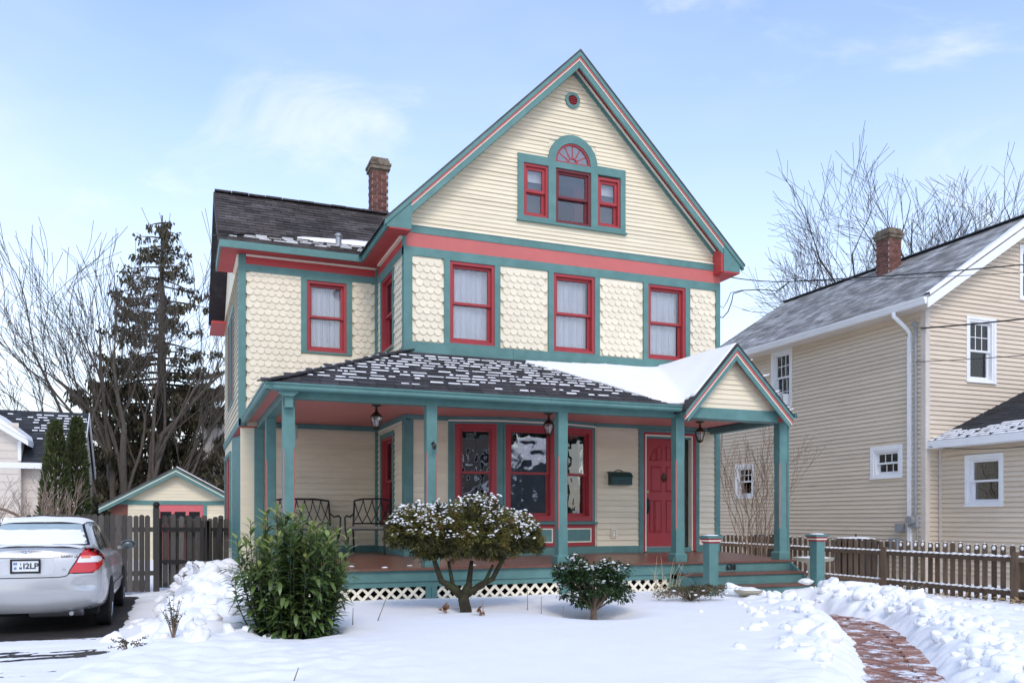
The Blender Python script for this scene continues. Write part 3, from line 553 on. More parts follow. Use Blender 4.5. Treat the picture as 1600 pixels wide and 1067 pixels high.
mb = MB(); mb.prism([(XW, 18.0, 8.03), (XW, 21.05, 6.2), (XW, 21.05, 6.0), (XW, 18.0, 7.83)], [(XW + .03, 18.0, 8.03), (XW + .03, 21.05, 6.2), (XW + .03, 21.05, 6.0), (XW + .03, 18.0, 7.83)]); mb.build('rake_board', roofdark, house)
mb = MB(); mb.prism([(XW, 18.0, 8.03), (XW, 16.12, 6.66), (XW, 16.12, 6.46), (XW, 18.0, 7.83)], [(XW + .02, 18.0, 8.03), (XW + .02, 16.12, 6.66), (XW + .02, 16.12, 6.46), (XW + .02, 18.0, 7.83)]); mb.build('rake_board', roofdark, house)
mb = MB(); mb.prism([(XW + .03, 18.0, 7.84), (XW + .03, 21.05, 6.01), (XW + .03, 21.05, 5.98), (XW + .03, 18.0, 7.81)], [(0.99, 18.0, 7.84), (0.99, 21.05, 6.01), (0.99, 21.05, 5.98), (0.99, 18.0, 7.81)]); mb.build('rake_soffit', roofdark, house)
mb = MB(); mb.prism([(0.985, 15.5, 6.06), (0.985, 20.7, 6.06), (0.985, 18.0, 7.9)], [(1.05, 15.5, 6.06), (1.05, 20.7, 6.06), (1.05, 18.0, 7.9)]); mb.build('wing_gable_wall', cream, house)
# shingle courses laid on the wing roof
def shingle_field(mb, o, du, dv, L, W, tab, expo, th=0.012, clip=None, jit=0.01, n_up=None):
    o = V(o); du = V(du).normalized(); dv = V(dv).normalized(); n_ = du.cross(dv); n_ = n_ if n_.z > 0 else -n_
    r = 0; v = 0.0
    while v < W:
        u = -tab * (r % 2) * 0.5
        while u < L:
            u0, u1 = max(u + 0.004, 0), min(u + tab - 0.004, L); v0, v1 = v - random.uniform(0, jit), min(v + expo * 1.25, W)
            if u1 - u0 > 0.02 and (clip is None or clip((u0 + u1) / 2, v)):
                t = th * random.uniform(0.8, 1.3)
                q = lambda uu, vv, dd: o + du * uu + dv * vv + n_ * dd
                mb.hexa([q(u0, v0, 0.001), q(u1, v0, 0.001), q(u1, v1, 0.001), q(u0, v1, 0.001), q(u0, v0, t), q(u1, v0, t), q(u1, v1, 0.0035), q(u0, v1, 0.0035)])
            u += tab
        v += expo; r += 1
    return mb
sh = MB(); upv = V((0, P2[0] - P1[0], P2[1] - P1[1])); LW = upv.length
shingle_field(sh, (XW + 0.02, P1[0], P1[1]), (1, 0, 0), upv, 5.0, LW, 0.27, 0.155, 0.022)
upk = V((0, P1[0] - P0[0], P1[1] - P0[1])); shingle_field(sh, (0.62, P0[0], P0[1]), (1, 0, 0), upk, 2.75, upk.length, 0.30, 0.16, 0.02, clip=lambda u, v: u > v * 0.45 and u < 2.44 + v * 0.35)
sh.build('roof_shingles', roofjoin, house, kind='stuff')
for i in range(14): MB().box(0.66 + i * 0.33, 0.98 + i * 0.33, 17.88, 18.12, 8.018 + (i % 2) * 0.006, 8.052 + (i % 2) * 0.006).build('ridge_shingle', roofdark, house)
for i in range(4):
    t = i / 4; a = V((0.62, 15.02, 6.23)).lerp(V((1.12, 15.92, 6.60)), t); b = V((0.62, 15.02, 6.23)).lerp(V((1.12, 15.92, 6.60)), t + 0.3); MB().beam(a, b, 0.26, 0.02).build('hip_shingle', roofdark, house)
kd = MB()
for r in range(7):
    for i in range(11):
        u = 0.15 + i * 0.25 + random.uniform(-.06, .06); v = r * 0.16 + 0.07
        if u < v * 0.5 or u > 2.4 + v * 0.3 or random.random() < 0.45: continue
        q = lambda uu, vv, d: V((0.62 + uu, P0[0], P0[1])) + upk.normalized() * vv + V((0, -0.37, 0.93)) * d
        kd.hexa([q(u, v, 0.01), q(u + .2, v, 0.01), q(u + .19, v + .07, 0.008), q(u, v + .07, 0.008), q(u + .01, v, 0.03), q(u + .19, v, 0.03), q(u + .18, v + .07, 0.024), q(u + .01, v + .07, 0.024)])
tag(kd.build('roof_snow', snow), 'flecks of snow on the low eave strip of the wing roof', 'snow', kind='stuff')
vp = MB(); vp.lathe([(0.055, 0), (0.055, 0.2), (0.075, 0.205), (0.075, 0.24), (0.03, 0.27)], (2.75, 15.75, 6.48), 12); vp.build('vent_pipe', metalgrey, house, smooth=True)
# --- brick chimney behind the gable
def chimney(parent, cx, cy, z0, z1, w, d, course=0.075, blen=0.21, capz=0.26):
    c = MB().box(cx - w / 2, cx + w / 2, cy - d / 2, cy + d / 2, z0, z1 - 0.02).build('chimney', mortar, parent)
    k = 0; z = z0
    while z < z1 - capz:
        for face, ln in (('f', w), ('l', d), ('r', d)):
            u = -blen / 2 * (k % 2)
            while u < ln - 0.01:
                u0, u1 = max(u + 0.006, -0.008), min(u + blen - 0.006, ln + 0.008)
                if u1 - u0 > 0.03:
                    t = random.uniform(0.008, 0.014)
                    if face == 'f': b = MB().box(cx - w / 2 + u0, cx - w / 2 + u1, cy - d / 2 - t, cy - d / 2 + 0.03, z + 0.006, z + course - 0.006)
                    elif face == 'l': b = MB().box(cx - w / 2 - t, cx - w / 2 + 0.03, cy - d / 2 + max(u0, 0.032), cy - d / 2 + u1, z + 0.006, z + course - 0.006) if u1 > 0.06 else None
                    else: b = MB().box(cx + w / 2 - 0.03, cx + w / 2 + t, cy - d / 2 + max(u0, 0.032), cy - d / 2 + u1, z + 0.006, z + course - 0.006) if u1 > 0.06 else None
                    if b: b.build('brick', brickm, c)
                u += blen
        z += course; k += 1
    zc = z
    for i, (e, h) in enumerate(((0.0, 0.035), (0.035, 0.085), (0.055, 0.05), (0.02, 0.07), (0.0, 0.05))):
        mb = MB().box(cx - w / 2 - e - 0.012, cx + w / 2 + e + 0.012, cy - d / 2 - e - 0.012, cy + d / 2 + e + 0.012, zc, zc + h); mb.build('cap_course', stonecap, c); zc += h
    return c
chimney(house, 4.03, 18.15, 7.9, 9.16, 0.34, 0.34)
# --- first floor front wall under the porch
clapboards(FM, 0.976, 3.06, 0.102, (XL + 0.12, XR - 0.115), [door_hole, (7.71, 7.86, 0.8, 3.2), (8.83, 8.99, 0.8, 3.2), (4.10, 6.87, 0.8, 3.2)], cream, w_front)
fbar('base_board', FM, XL, 4.128, 0.83, 0.976, 0.0, 0.03, teal, house); fbar('base_board', FM, 6.845, 7.711, 0.83, 0.976, 0.0, 0.03, teal, house); fbar('base_board', FM, 8.991, XR, 0.83, 0.976, 0.0, 0.03, teal, house)
fbar('ceiling_trim', FM, XL, 4.128, 3.075, 3.147, 0.0, 0.03, teal, house); fbar('ceiling_trim', FM, 6.845, XR, 3.085, 3.147, 0.0, 0.03, teal, house)
# --- shallow three-sided bay
B = [V((4.128, 13.35, 0)), V((4.97, 13.10, 0)), V((6.02, 13.10, 0)), V((6.845, 13.35, 0))]
for i in range(3):
    a, b = B[i], B[i + 1]; u = (b - a).normalized(); L_ = (b - a).length; fr = Fr(a, u, (u.y, -u.x, 0))
    r0, r1 = ((0.11, L_ - 0.075), (0.075, L_ - 0.075), (0.075, L_ - 0.085))[i]
    wall_sheet('bay_wall', fr, 0, L_, 0.83, 3.147, [(r0, r1, 1.42, 3.03)], teal, house, -0.05, 0.0)
    fbar('base_board', fr, 0, L_, 0.83, 0.976, 0.0, 0.03, teal, house)
    window(house, fr, r0, r1, 1.42, 3.03, 0.03, fw=0.085, sw=0.04, gm=glass_old, fill='none', d=0.02, sill=False, bottom=0.005, rail=0.5, label='bay window sash with red frame and wavy old glass, %s' % ('left', 'centre', 'right')[i])
    fbar('bay_sill', fr, -0.01, L_ + 0.01, 1.365, 1.40, 0.0, 0.06, teal, house); fbar('ceiling_bead', fr, 0.0, L_, 3.068, 3.092, 0.0, 0.02, creamtrim, house)
    pn = fbar('bay_panel', fr, 0.03, L_ - 0.03, 0.985, 1.36, 0.0, 0.018, red, house); fring(MB(), fr, 0.12, L_ - 0.12, 1.05, 1.295, 0.02, 0.018, 0.03).build('panel_bead', creamtrim, pn); fbar('panel_field', fr, 0.14, L_ - 0.14, 1.07, 1.275, 0.018, 0.023, teal, pn)
# --- front door
dm = MB(); fbox(dm, FM, 7.711, 7.804, 0.83, 3.075, 0, 0.04); fbox(dm, FM, 8.92, 8.99, 0.83, 3.075, 0, 0.04); fbox(dm, FM, 7.804, 8.92, 3.03, 3.075, 0, 0.04)
door = dm.build('front_door', teal, house); door['label'] = 'red panelled front door with black handle'
mb = MB(); fbox(mb, FM, 7.804, 7.842, 0.87, 3.03, 0, 0.035); fbox(mb, FM, 8.853, 8.92, 0.87, 3.03, 0, 0.035); fbox(mb, FM, 7.842, 8.853, 2.985, 3.03, 0, 0.035); mb.build('door_trim', red, door)
mb = MB(); fbox(mb, FM, 7.8425, 7.868, 0.87, 2.985, -0.09, 0.03); fbox(mb, FM, 8.83, 8.8525, 0.87, 2.985, -0.09, 0.03); fbox(mb, FM, 7.868, 8.83, 2.962, 2.985, -0.09, 0.03); mb.build('door_bead', creamtrim, door)
mb = MB(); fbox(mb, FM, 7.868, 8.83, 2.925, 2.962, -0.1, 0.0); fbox(mb, FM, 8.665, 8.70, 0.87, 2.925, -0.1, 0.0); mb.build('door_frame', teal, door)
fbox(MB(), FM, 8.70, 8.83, 0.95, 2.925, -0.09, -0.086).build('jamb_shade_pane', glass, door); fbox(MB(), FM, 8.62, 9.3, 0.85, 3.0, -0.3, -0.28).build('jamb_shade_back', dark, door)  # pane and dark sheet added for the shade along the door jamb
fbox(MB(), FM, 7.868, 8.83, 0.85, 0.935, -0.1, 0.02).build('threshold', teal, door); fbox(MB(), FM, 7.868, 8.665, 0.936, 0.955, -0.06, 0.03).build('door_sweep', metalgrey, door)
DX0, DX1, DZ0, DZ1 = 7.873, 8.660, 0.957, 2.922; DD = -0.035
leaf = MB(); fbox(leaf, FM, DX0, DX1, DZ0, DZ1, -0.08, DD); leaf = leaf.build('door_leaf', doorred, door)
dc = (DX0 + DX1) / 2
def dpanel(poly):
    n = len(poly); cx = sum(p[0] for p in poly) / n; cz = sum(p[1] for p in poly) / n
    inn = lambda k: [(cx + (a - cx) * k, cz + (z - cz) * (1 - (1 - k) * 0.6)) for a, z in poly]
    mb = MB(); o_, m_, i_ = inn(1.0), inn(0.86), inn(0.72)
    P = [FM.p(a, z, DD + 0.001) for a, z in o_] + [FM.p(a, z, DD + 0.014) for a, z in inn(0.93)] + [FM.p(a, z, DD + 0.004) for a, z in m_] + [FM.p(a, z, DD + 0.012) for a, z in i_]
    f = []
    for r_ in range(3): f += [(r_ * n + i, r_ * n + (i + 1) % n, (r_ + 1) * n + (i + 1) % n, (r_ + 1) * n + i) for i in range(n)]
    f.append(tuple(range(3 * n, 4 * n))); mb.add(P, f); mb.build('door_panel', doorred, leaf, recalc=False)
for sgn in (-1, 1):
    q = lambda t: dc + sgn * t
    o_ = lambda pl: pl if sgn > 0 else pl[::-1]
    dpanel(o_([(q(0.05), 1.20), (q(0.19), 1.20), (q(0.19), 1.80), (q(0.05), 1.80)])); dpanel(o_([(q(0.22), 1.20), (q(0.33), 1.20), (q(0.33), 1.80), (q(0.22), 1.80)])) if False else None
    dpanel(o_([(q(0.05), 1.95), (q(0.27), 1.95), (q(0.27), 2.42), (q(0.05), 2.42)]))
    dpanel(o_([(q(0.05), 2.52), (q(0.15), 2.52), (q(0.15), 2.76), (q(0.05), 2.80)])); dpanel(o_([(q(0.18), 2.52), (q(0.29), 2.52), (q(0.27), 2.60), (q(0.18), 2.745)]))
    dpanel(o_([(q(0.215), 1.20), (q(0.30), 1.20), (q(0.30), 1.80), (q(0.215), 1.80)]))
hd = MB(); fbox(hd, FM, DX0 + 0.025, DX0 + 0.075, 1.55, 1.83, DD, DD + 0.012); hd.tube([FM.p(DX0 + 0.05, 1.80, DD + 0.01), FM.p(DX0 + 0.05, 1.79, DD + 0.06), FM.p(DX0 + 0.05, 1.68, DD + 0.07), FM.p(DX0 + 0.05, 1.58, DD + 0.012)], 0.011, 8); hd.build('handle', black, leaf, smooth=True)
MB().tube([FM.p(DX0 + 0.05, 1.95, DD), FM.p(DX0 + 0.05, 1.95, DD + 0.02)], 0.024, 12).build('lock', brass, leaf)
kn = MB(); kn.tube([FM.p(dc, 2.215, DD), FM.p(dc, 2.215, DD + 0.018)], [0.055, 0.05], 14); fpoly(kn, FM, [(dc - 0.03, 2.26), (dc + 0.03, 2.26), (dc, 2.305)], DD, DD + 0.015); kn.tube([FM.p(dc - 0.03, 2.20, DD + 0.02), FM.p(dc - 0.02, 2.14, DD + 0.035), FM.p(dc + 0.02, 2.14, DD + 0.035), FM.p(dc + 0.03, 2.20, DD + 0.02)], 0.01, 6); kn.build('door_knocker', bronze, leaf, smooth=True)
# --- porch: deck, fascia, lattice
mb = MB()
for q in ((11.20, 0.785, 13.36, 0.856), (13.36, 0.856, 15.37, 0.856)): mb.hexa([(1.20, q[0], q[1] - 0.03), (9.41, q[0], q[1] - 0.03), (9.41, q[2], q[3] - 0.03), (1.20, q[2], q[3] - 0.03), (1.20, q[0], q[1]), (9.41, q[0], q[1]), (9.41, q[2], q[3]), (1.20, q[2], q[3])]) if q[0] < 13 else mb.box(1.20, 3.41, q[0], q[2], q[1] - 0.03, q[1])
mb.build('porch_deck', deckwood, house)
MB().box(1.24, 9.38, 11.245, 11.28, 0.60, 0.754).build('porch_fascia', teal, house); MB().box(1.25, 7.1, 11.262, 11.29, 0.525, 0.597).build('skirt_rail', teal, house)
MB().box(1.24, 1.275, 11.285, 15.3, 0.30, 0.754).build('porch_fascia', teal, house); MB().box(9.345, 9.38, 11.285, 13.3, 0.1, 0.78).build('porch_fascia', teal, house)
for c_ in (1.33, 3.245, 5.28, 7.14):
    for s_ in (-1, 1):
        x = c_ + s_ * 0.042
        if x < 7.2: MB().box(x - 0.039, x + 0.039, 11.262, 11.29, 0.1, 0.5245).build('skirt_stile', teal, house)
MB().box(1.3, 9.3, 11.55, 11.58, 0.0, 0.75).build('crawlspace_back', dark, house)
lat_n = 0
for x0, x1 in ((1.415, 3.162), (3.328, 5.197), (5.363, 7.058)):
    z0, z1 = 0.27, 0.523; hh = z1 - z0; p_ = 0.156
    for sgn in (1, -1):
        k = -4
        while k * p_ < (x1 - x0) + hh:
            xa = x0 + k * p_; pa, pb = (xa, z0), (xa + hh, z1)
            t0 = max(0, (x0 - xa) / hh); t1 = min(1, (x1 - xa) / hh)
            if t1 - t0 > 0.12:
                A = V((xa + hh * t0, 0, z0 + hh * t0)); Bq = V((xa + hh * t1, 0, z0 + hh * t1))
                if sgn < 0: A.x = x0 + x1 - A.x; Bq.x = x0 + x1 - Bq.x
                y = 11.282 if sgn > 0 else 11.294
                MB().beam((A.x, y, A.z), (Bq.x, y, Bq.z), 0.010, 0.038, up=(0, 1, 0) if False else (0, 0, 1)).build('lattice_slat', creamtrim, house); lat_n += 1
            k += 1
# --- posts with stopped chamfers
def porch_post(cx, y0, zb, zt=3.03, w=0.15, base=True):
    h = w / 2; ch = 0.013; cy = y0 + h; mb = MB()
    def ring(z, c): return [(cx - h + c, cy - h, z), (cx + h - c, cy - h, z), (cx + h, cy - h + c, z), (cx + h, cy + h - c, z), (cx + h - c, cy + h, z), (cx - h + c, cy + h, z), (cx - h, cy + h - c, z), (cx - h, cy - h + c, z)]
    zs = [(zb, 0.0005), (1.28, 0.0005), (1.33, ch), (2.35, ch), (2.40, 0.0005), (zt, 0.0005)]; vs = []; fs = []; mi = []
    for z, c in zs: vs += ring(z, c)
    for i in range(len(zs) - 1):
        for j in range(8): fs.append((i * 8 + j, i * 8 + (j + 1) % 8, i * 8 + 8 + (j + 1) % 8, i * 8 + 8 + j)); mi.append(1 if (j % 2 == 1 and 0 < i < 4) else 0)
    fs += [tuple(range(7, -1, -1)), tuple(range(40, 48))]; mi += [0, 0]
    mb.add(vs, fs); mb.m = mi; p = mb.build('porch_post', [teal, salmon], house)
    if base:
        b_ = MB(); b_.box(cx - 0.105, cx + 0.105, cy - 0.105, cy + 0.105, zb - 0.002, zb + 0.11); b_.prism([(cx - 0.105, cy - 0.105, zb + 0.11), (cx + 0.105, cy - 0.105, zb + 0.11), (cx + 0.105, cy + 0.105, zb + 0.11), (cx - 0.105, cy + 0.105, zb + 0.11)], [(cx - 0.078, cy - 0.078, zb + 0.135), (cx + 0.078, cy - 0.078, zb + 0.135), (cx + 0.078, cy + 0.078, zb + 0.135), (cx - 0.078, cy + 0.078, zb + 0.135)]); b_.build('plinth', teal, p)
    return p
for x in (1.335, 3.27, 5.28, 7.30, 9.285): porch_post(x, 11.33, 0.79, zt=3.03)
porch_post(1.335, 13.62, 0.857, zt=3.03)
# decorative leader head on the corner post, hook on the second post
mb = MB(); mb.ext([(1.19, 11.17, 3.13), (1.44, 11.17, 3.13), (1.44, 11.17, 3.09), (1.375, 11.17, 3.04), (1.265, 11.17, 3.04), (1.19, 11.17, 3.09)], (0, 0.14, 0)); mb.box(1.275, 1.375, 11.22, 11.325, 2.90, 3.04); mb.build('leader_head', teal, house)
hk = MB(); hk.tube([(3.27, 11.325, 2.50), (3.27, 11.26, 2.52), (3.30, 11.22, 2.47), (3.28, 11.22, 2.41), (3.25, 11.24, 2.43)], 0.012, 6); hk.blob((3.275, 11.235, 2.455), 0.03, 0.02, 0.045, 3); hk.build('post_hook', black, house, smooth=True)
# --- porch beams, ceiling, gutters
MB().box(1.26, 9.36, 11.33, 11.48, 3.031, 3.149).build('porch_beam', teal, house); MB().box(1.26, 1.41, 11.481, 15.3, 3.031, 3.149).build('porch_beam', teal, house); MB().box(9.21, 9.36, 11.481, 13.3, 3.031, 3.149).build('porch_beam', teal, house)
MB().box(1.08, 9.36, 11.2, 13.33, 3.150, 3.17).build('porch_ceiling', ceiling_pink, house); MB().box(1.08, 3.40, 13.331, 15.36, 3.150, 3.17).build('porch_ceiling', ceiling_pink, house)
MB().box(1.09, 7.2, 11.19, 11.329, 3.12, 3.149).build('eave_soffit', teal, house)
def gutter(pts, name='gutter'):
    prof = [(0.0, 0.0), (0.065, 0.0), (0.085, 0.02), (0.085, 0.055), (0.105, 0.075), (0.105, 0.092), (0.093, 0.092), (0.093, 0.078), (0.073, 0.058), (0.073, 0.024), (0.06, 0.012), (0.012, 0.012), (0.012, 0.092), (0, 0.092)]
    (a, b, nrm, z) = pts; a = V(a); b = V(b); nrm = V(nrm)
    return MB().prism([a + nrm * d + V((0, 0, z + h)) for d, h in prof], [b + nrm * d + V((0, 0, z + h)) for d, h in prof]).build(name, teal, house)
gutter(((1.01, 11.19, 0), (4.98, 11.19, 0), (0, -1, 0), 3.105)); gutter(((4.984, 11.19, 0), (7.19, 11.19, 0), (0, -1, 0), 3.105))
gutter(((1.09, 11.09, 0), (1.09, 15.30, 0), (-1, 0, 0), 3.105)); gutter(((9.27, 11.10, 0), (9.27, 13.6, 0), (1, 0, 0), 3.09))
MB().box(9.372, 9.378, 11.10, 11.13, 3.10, 3.18).build('gutter_end', teal, house)
dsp = MB(); dsp.tube([(9.33, 11.36, 3.09), (9.40, 11.36, 3.0), (9.42, 11.40, 2.9), (9.46, 11.44, 0.82)], 0.032, 8); dsp.build('downspout', teal, house, smooth=True)
# --- porch roof
A0, D0 = (1.0, 11.10, 3.19), (3.41, 13.34, 4.17)
mb = MB(); slab(mb, A0, (7.19, 11.10, 3.19), (8.14, 13.34, 4.17), D0, 0.03); mb.build('porch_roof', roofdark, house)
mb = MB(); slab(mb, A0, D0, (3.405, 15.36, 4.17), (1.0, 15.36, 3.19), 0.03); mb.build('porch_roof', roofdark, house)
upr = V((0, 13.34 - 11.10, 4.17 - 3.19)); Wp = upr.length; upn = upr.normalized(); nrm_p = V((1, 0, 0)).cross(upn)
tabw, expo = 0.25, 0.165
tb = MB(); tb.hexa([(0.004, 0, 0.001), (tabw - 0.004, 0, 0.001), (tabw - 0.004, 0.21, 0.001), (0.004, 0.21, 0.001), (0.004, 0, 0.018), (tabw - 0.004, 0, 0.018), (tabw - 0.004, 0.21, 0.004), (0.004, 0.21, 0.004)])
tbo = tb.build('roof_shingle', roofdark); tab_me = tbo.data; bpy.data.objects.remove(tbo)
rotp = Matrix((V((1, 0, 0)), upn, nrm_p)).transposed(); NT = 0; rest = MB(); dash = MB()
HS = (3.41 - 1.0) / Wp
rows = int(Wp / expo) + 1; roof_main = [o for o in house.children if o.name.startswith('porch_roof')][0]
def snowline(x, v):              # how much of the porch roof is under the unbroken snow
    return v > 0.30 + 1.9 * sstep(7.15, 5.05, x) - 0.25 * sstep(6.2, 7.2, x) + 0.10 * noise.noise(V((x * 2, v * 2, 4)))
for r in range(rows):
    v = r * expo; u = 1.0 + v * HS + (r % 2) * 0.15 - 0.05 + random.uniform(-.03, .03)
    while u < 7.75 :
        o_ = V((0, 11.10, 3.19)) + V((u, 0, 0)) + upn * (v - random.uniform(0, 0.012))
        if v + 0.19 < Wp and u + 0.26 < 7.19 + v * 0.385:
            if NT < 300: place('roof_shingle', tab_me, roof_main, o_, rotp); NT += 1
            else: rest.add([tuple(o_ + V((1, 0, 0)) * q[0] + upn * q[1] + nrm_p * q[2]) for q in tb.v], tb.f)
        u += tabw
if rest.f: rest.build('roof_shingles', roofjoin, roof_main, kind='stuff')
for r in range(1, rows):           # snow caught against the butt of each course
    v = r * expo; u = 1.05 + v * HS
    while u < 7.6 and v < Wp - 0.30:
        L = random.uniform(0.05, 0.26); cov = min(0.90, 0.14 + r * 0.17) - 0.5 * max(0, noise.noise(V((u * 1.1, v * 1.3, 9))))
        if random.random() < cov and not snowline(u + L / 2, v) and u + L < 7.19 + v * 0.385:
            w0 = random.uniform(0.118, 0.14); w1 = random.uniform(0.150, 0.164); h = random.uniform(0.006, 0.012); j = lambda: random.uniform(-0.008, 0.008)
            q = lambda x, vv, d: V((x, 11.10, 3.19)) + upn * vv + nrm_p * d
            dash.hexa([q(u, v + w0 + j(), 0.006), q(u + L, v + w0 + j(), 0.006), q(u + L + j(), v + w1, 0.006), q(u + j(), v + w1, 0.006), q(u + .012, v + w0 + 0.012, 0.007 + h), q(u + L - .012, v + w0 + 0.012, 0.007 + h), q(u + L - .01, v + w1, 0.007 + h), q(u + .01, v + w1, 0.007 + h)])
        u += L + random.uniform(0.01, 0.07)
for i in range(13):
    t = i / 13.0; a = V(A0).lerp(V(D0), t) + V((0, 0, 0.022)); b = V(A0).lerp(V(D0), t + 0.11) + V((0, 0, 0.010)); MB().beam(a, b, 0.24, 0.018).build('hip_shingle', roofdark, house)
tag(dash.build('snow_dashes', snow), 'thin white lines of snow left between the porch roof shingles', 'snow', kind='stuff')
# porch gable over the steps
GX, GZ, GS, GY = 8.14, 4.20, 1.125, 11.02
def gz(x): return GZ - (GS if x < GX else 0.985) * abs(x - GX)
def gprism(x1, zo, h, y0, y1, nm, mt, par=house):
    pa = [(GX, gz(GX) - zo), (x1, gz(x1) - zo), (x1, gz(x1) - zo - h), (GX, gz(GX) - zo - h)]
    return MB().prism([(x, y0, z) for x, z in pa], [(x, y1, z) for x, z in pa]).build(nm, mt, par)
for s_, xe in ((-1, 7.185), (1, 9.235)):
    gprism(xe, 0.0, 0.035, GY - 0.02, 11.34, 'gable_roof', roofdark); gprism(7.34 if s_ < 0 else 9.19, 0.0, 0.035, 11.34, 13.34, 'gable_roof', roofdark); gprism(xe - s_ * 0.01, 0.0355, 0.06, GY - 0.015, GY + 0.05, 'rake_crown', teal)
    gprism(xe - s_ * 0.015, 0.096, 0.05, GY, GY + 0.05, 'rake_stripe', salmon); gprism(xe - s_ * 0.02, 0.1465, 0.024, GY + 0.008, GY + 0.05, 'rake_bead', creamtrim); gprism(xe - s_ * 0.06, 0.171, 0.085, GY + 0.014, GY + 0.05, 'rake_board', teal)
    gprism(7.36 if s_ < 0 else 9.06, 0.036, 0.05, GY + 0.051, 13.34, 'gable_deck', soffit_red)
FG = Fr((0, 11.22, 0), (1, 0, 0), (0, -1, 0))
gw = MB(); fpoly(gw, FG, [(7.30, 3.15), (9.1, 3.15), (8.15, 4.05)], -0.04, 0.0); gw = gw.build('porch_gable_wall', cream, house)
clapboards(FG, 3.20, 3.99, 0.078, lambda z: (GX - (GZ - 0.16 - z) / GS, GX + (GZ - 0.16 - z) / 0.985), [], cream, gw, 0.022, jit=0.005)
MB().box(7.22, 9.36, 11.19, 11.329, 3.03, 3.20).build('gable_beam', teal, house); MB().box(9.07, 9.2, 11.10, 11.19, 3.03, 3.12).build('rake_block', soffit_red, house)
# snow lying on the porch roof
def roof_z(x, y):
    v = 3.19 + (y - 11.10) * (0.98 / 2.24); return max(v, gz(x)) if x > 7.1 else v
sn = MB(); nx, ny = 110, 70; ids = {}
X0, X1, Y0_, Y1_ = 4.6, GX + 0.02, 11.03, 13.33
for i in range(nx + 1):
    for j in range(ny + 1):
        x = X0 + (X1 - X0) * i / nx; y = Y0_ + (Y1_ - Y0_) * j / ny; vv = (y - 11.10) * 1.09
        ins = snowline(x, vv) and vv < Wp - 0.02 - 0.06 * abs(noise.noise(V((x * 3, 0, 1)))) - 0.16 * sstep(7.3, 6.0, x) - 0.12 * sstep(6, 5, x)
        if gz(x) > 3.19 + (y - 11.10) * 0.4375 + 0.02: ins = (gz(x) > 3.30 + 0.05 * noise.noise(V((x * 5, y * 3, 2))) or y > 11.35) and y > 11.045
        if ins:
            e = 0.030 + 0.012 * noise.noise(V((x * 1.5, y * 1.5, 3))) + 0.022 * sstep(0.0, 0.5, vv - 0.3)
            ids[(i, j)] = len(sn.v); sn.v.append((x, y, roof_z(x, y) + e + 0.03 * math.exp(-abs(gz(x) - (3.19 + (y - 11.1) * 0.4375)) * 9)))
for (i, j) in list(ids):
    k = [(i, j), (i + 1, j), (i + 1, j + 1), (i, j + 1)]
    if all(q in ids for q in k): sn.f.append(tuple(ids[q] for q in k)); sn.m.append(0)
so = sn.build('roof_snow', snow, smooth='all', recalc=False)
bm = bmesh.new(); bm.from_mesh(so.data); loose = [v for v in bm.verts if not v.link_faces]; bmesh.ops.delete(bm, geom=loose, context='VERTS')
r_ = bmesh.ops.extrude_face_region(bm, geom=bm.faces[:]); bmesh.ops.translate(bm, vec=(0, 0, -0.06), verts=[v for v in r_['geom'] if isinstance(v, bmesh.types.BMVert)]); bmesh.ops.recalc_face_normals(bm, faces=bm.faces); bm.to_mesh(so.data); bm.free()
tag(so, 'unbroken white snow on the porch roof against the small gable', 'snow')
mb = MB()
for i in range(26):
    x = GX + 0.06 + i * 0.04; mb.blob((x, 12.0 + 0.2 * math.sin(i), gz(x) + 0.02), 0.05, 1.0, 0.028, i, 0.2, 1)
tag(mb.build('roof_snow', snow, smooth='all'), 'strip of snow along the far slope of the small porch gable', 'snow')
# snow patch on the wing roof by the vent pipe
mb = MB(); n_s = V((0, 0, 1)).cross(V((1, 0, 0)))
NX = 26; pts0 = [];
for i in range(NX + 1):
    t = i / NX; x = 2.05 + t * 1.75; up_ = 0.02 + 0.42 * t ** 0.7 + 0.05 * noise.noise(V((x * 4, 0, 3))); pts0.append((x, up_))
vs = []
for x, u_ in pts0:
    for k in range(4):
        vv = u_ * k / 3; h = 0.05 if 0 < k < 3 else 0.012; q = V((x, P1[0], P1[1])) + upv.normalized() * vv; vs.append((q.x, q.y - 0.01, q.z + h))
mb.add(vs, [(i * 4 + j, i * 4 + 4 + j, i * 4 + 5 + j, i * 4 + 1 + j) for i in range(NX) for j in range(3)])
tag(mb.build('roof_snow', snow, smooth='all', recalc=False), 'snow patch on the dark wing roof behind the vent pipe', 'snow')
# --- front steps
zs = [(11.20, 0.785), (10.87, 0.62), (10.60, 0.445), (10.32, 0.27)]
steps_x = (7.16, 9.34)
for i in range(4):
    y, z = zs[i]; zn = zs[i + 1][1] if i < 3 else 0.05
    MB().box(steps_x[0], steps_x[1], y + 0.03, y + 0.055, zn, z - 0.031).build('riser', teal, house)
    if i: MB().box(steps_x[0] - 0.02, steps_x[1] + 0.02, y, zs[i - 1][0] + 0.028, z - 0.032, z).build('tread', deckwood, house)
for x in (steps_x[0] - 0.002, steps_x[1] - 0.03):
    MB().prism([(x, 11.19, 0.75), (x, 10.91, 0.58), (x, 10.64, 0.41), (x, 10.38, 0.23), (x, 10.38, 0.0), (x, 11.19, 0.0)], [(x + 0.03, 11.19, 0.75), (x + 0.03, 10.91, 0.58), (x + 0.03, 10.64, 0.41), (x + 0.03, 10.38, 0.23), (x + 0.03, 10.38, 0.0), (x + 0.03, 11.19, 0.0)]).build('stringer', teal, house)
nm = to_text('638', 0.125, 0.005, black, 'house_number', house, Matrix.Translation((8.17, 11.222, 0.685)) @ Matrix.Rotation(R(90), 4, 'X'), 0.004)
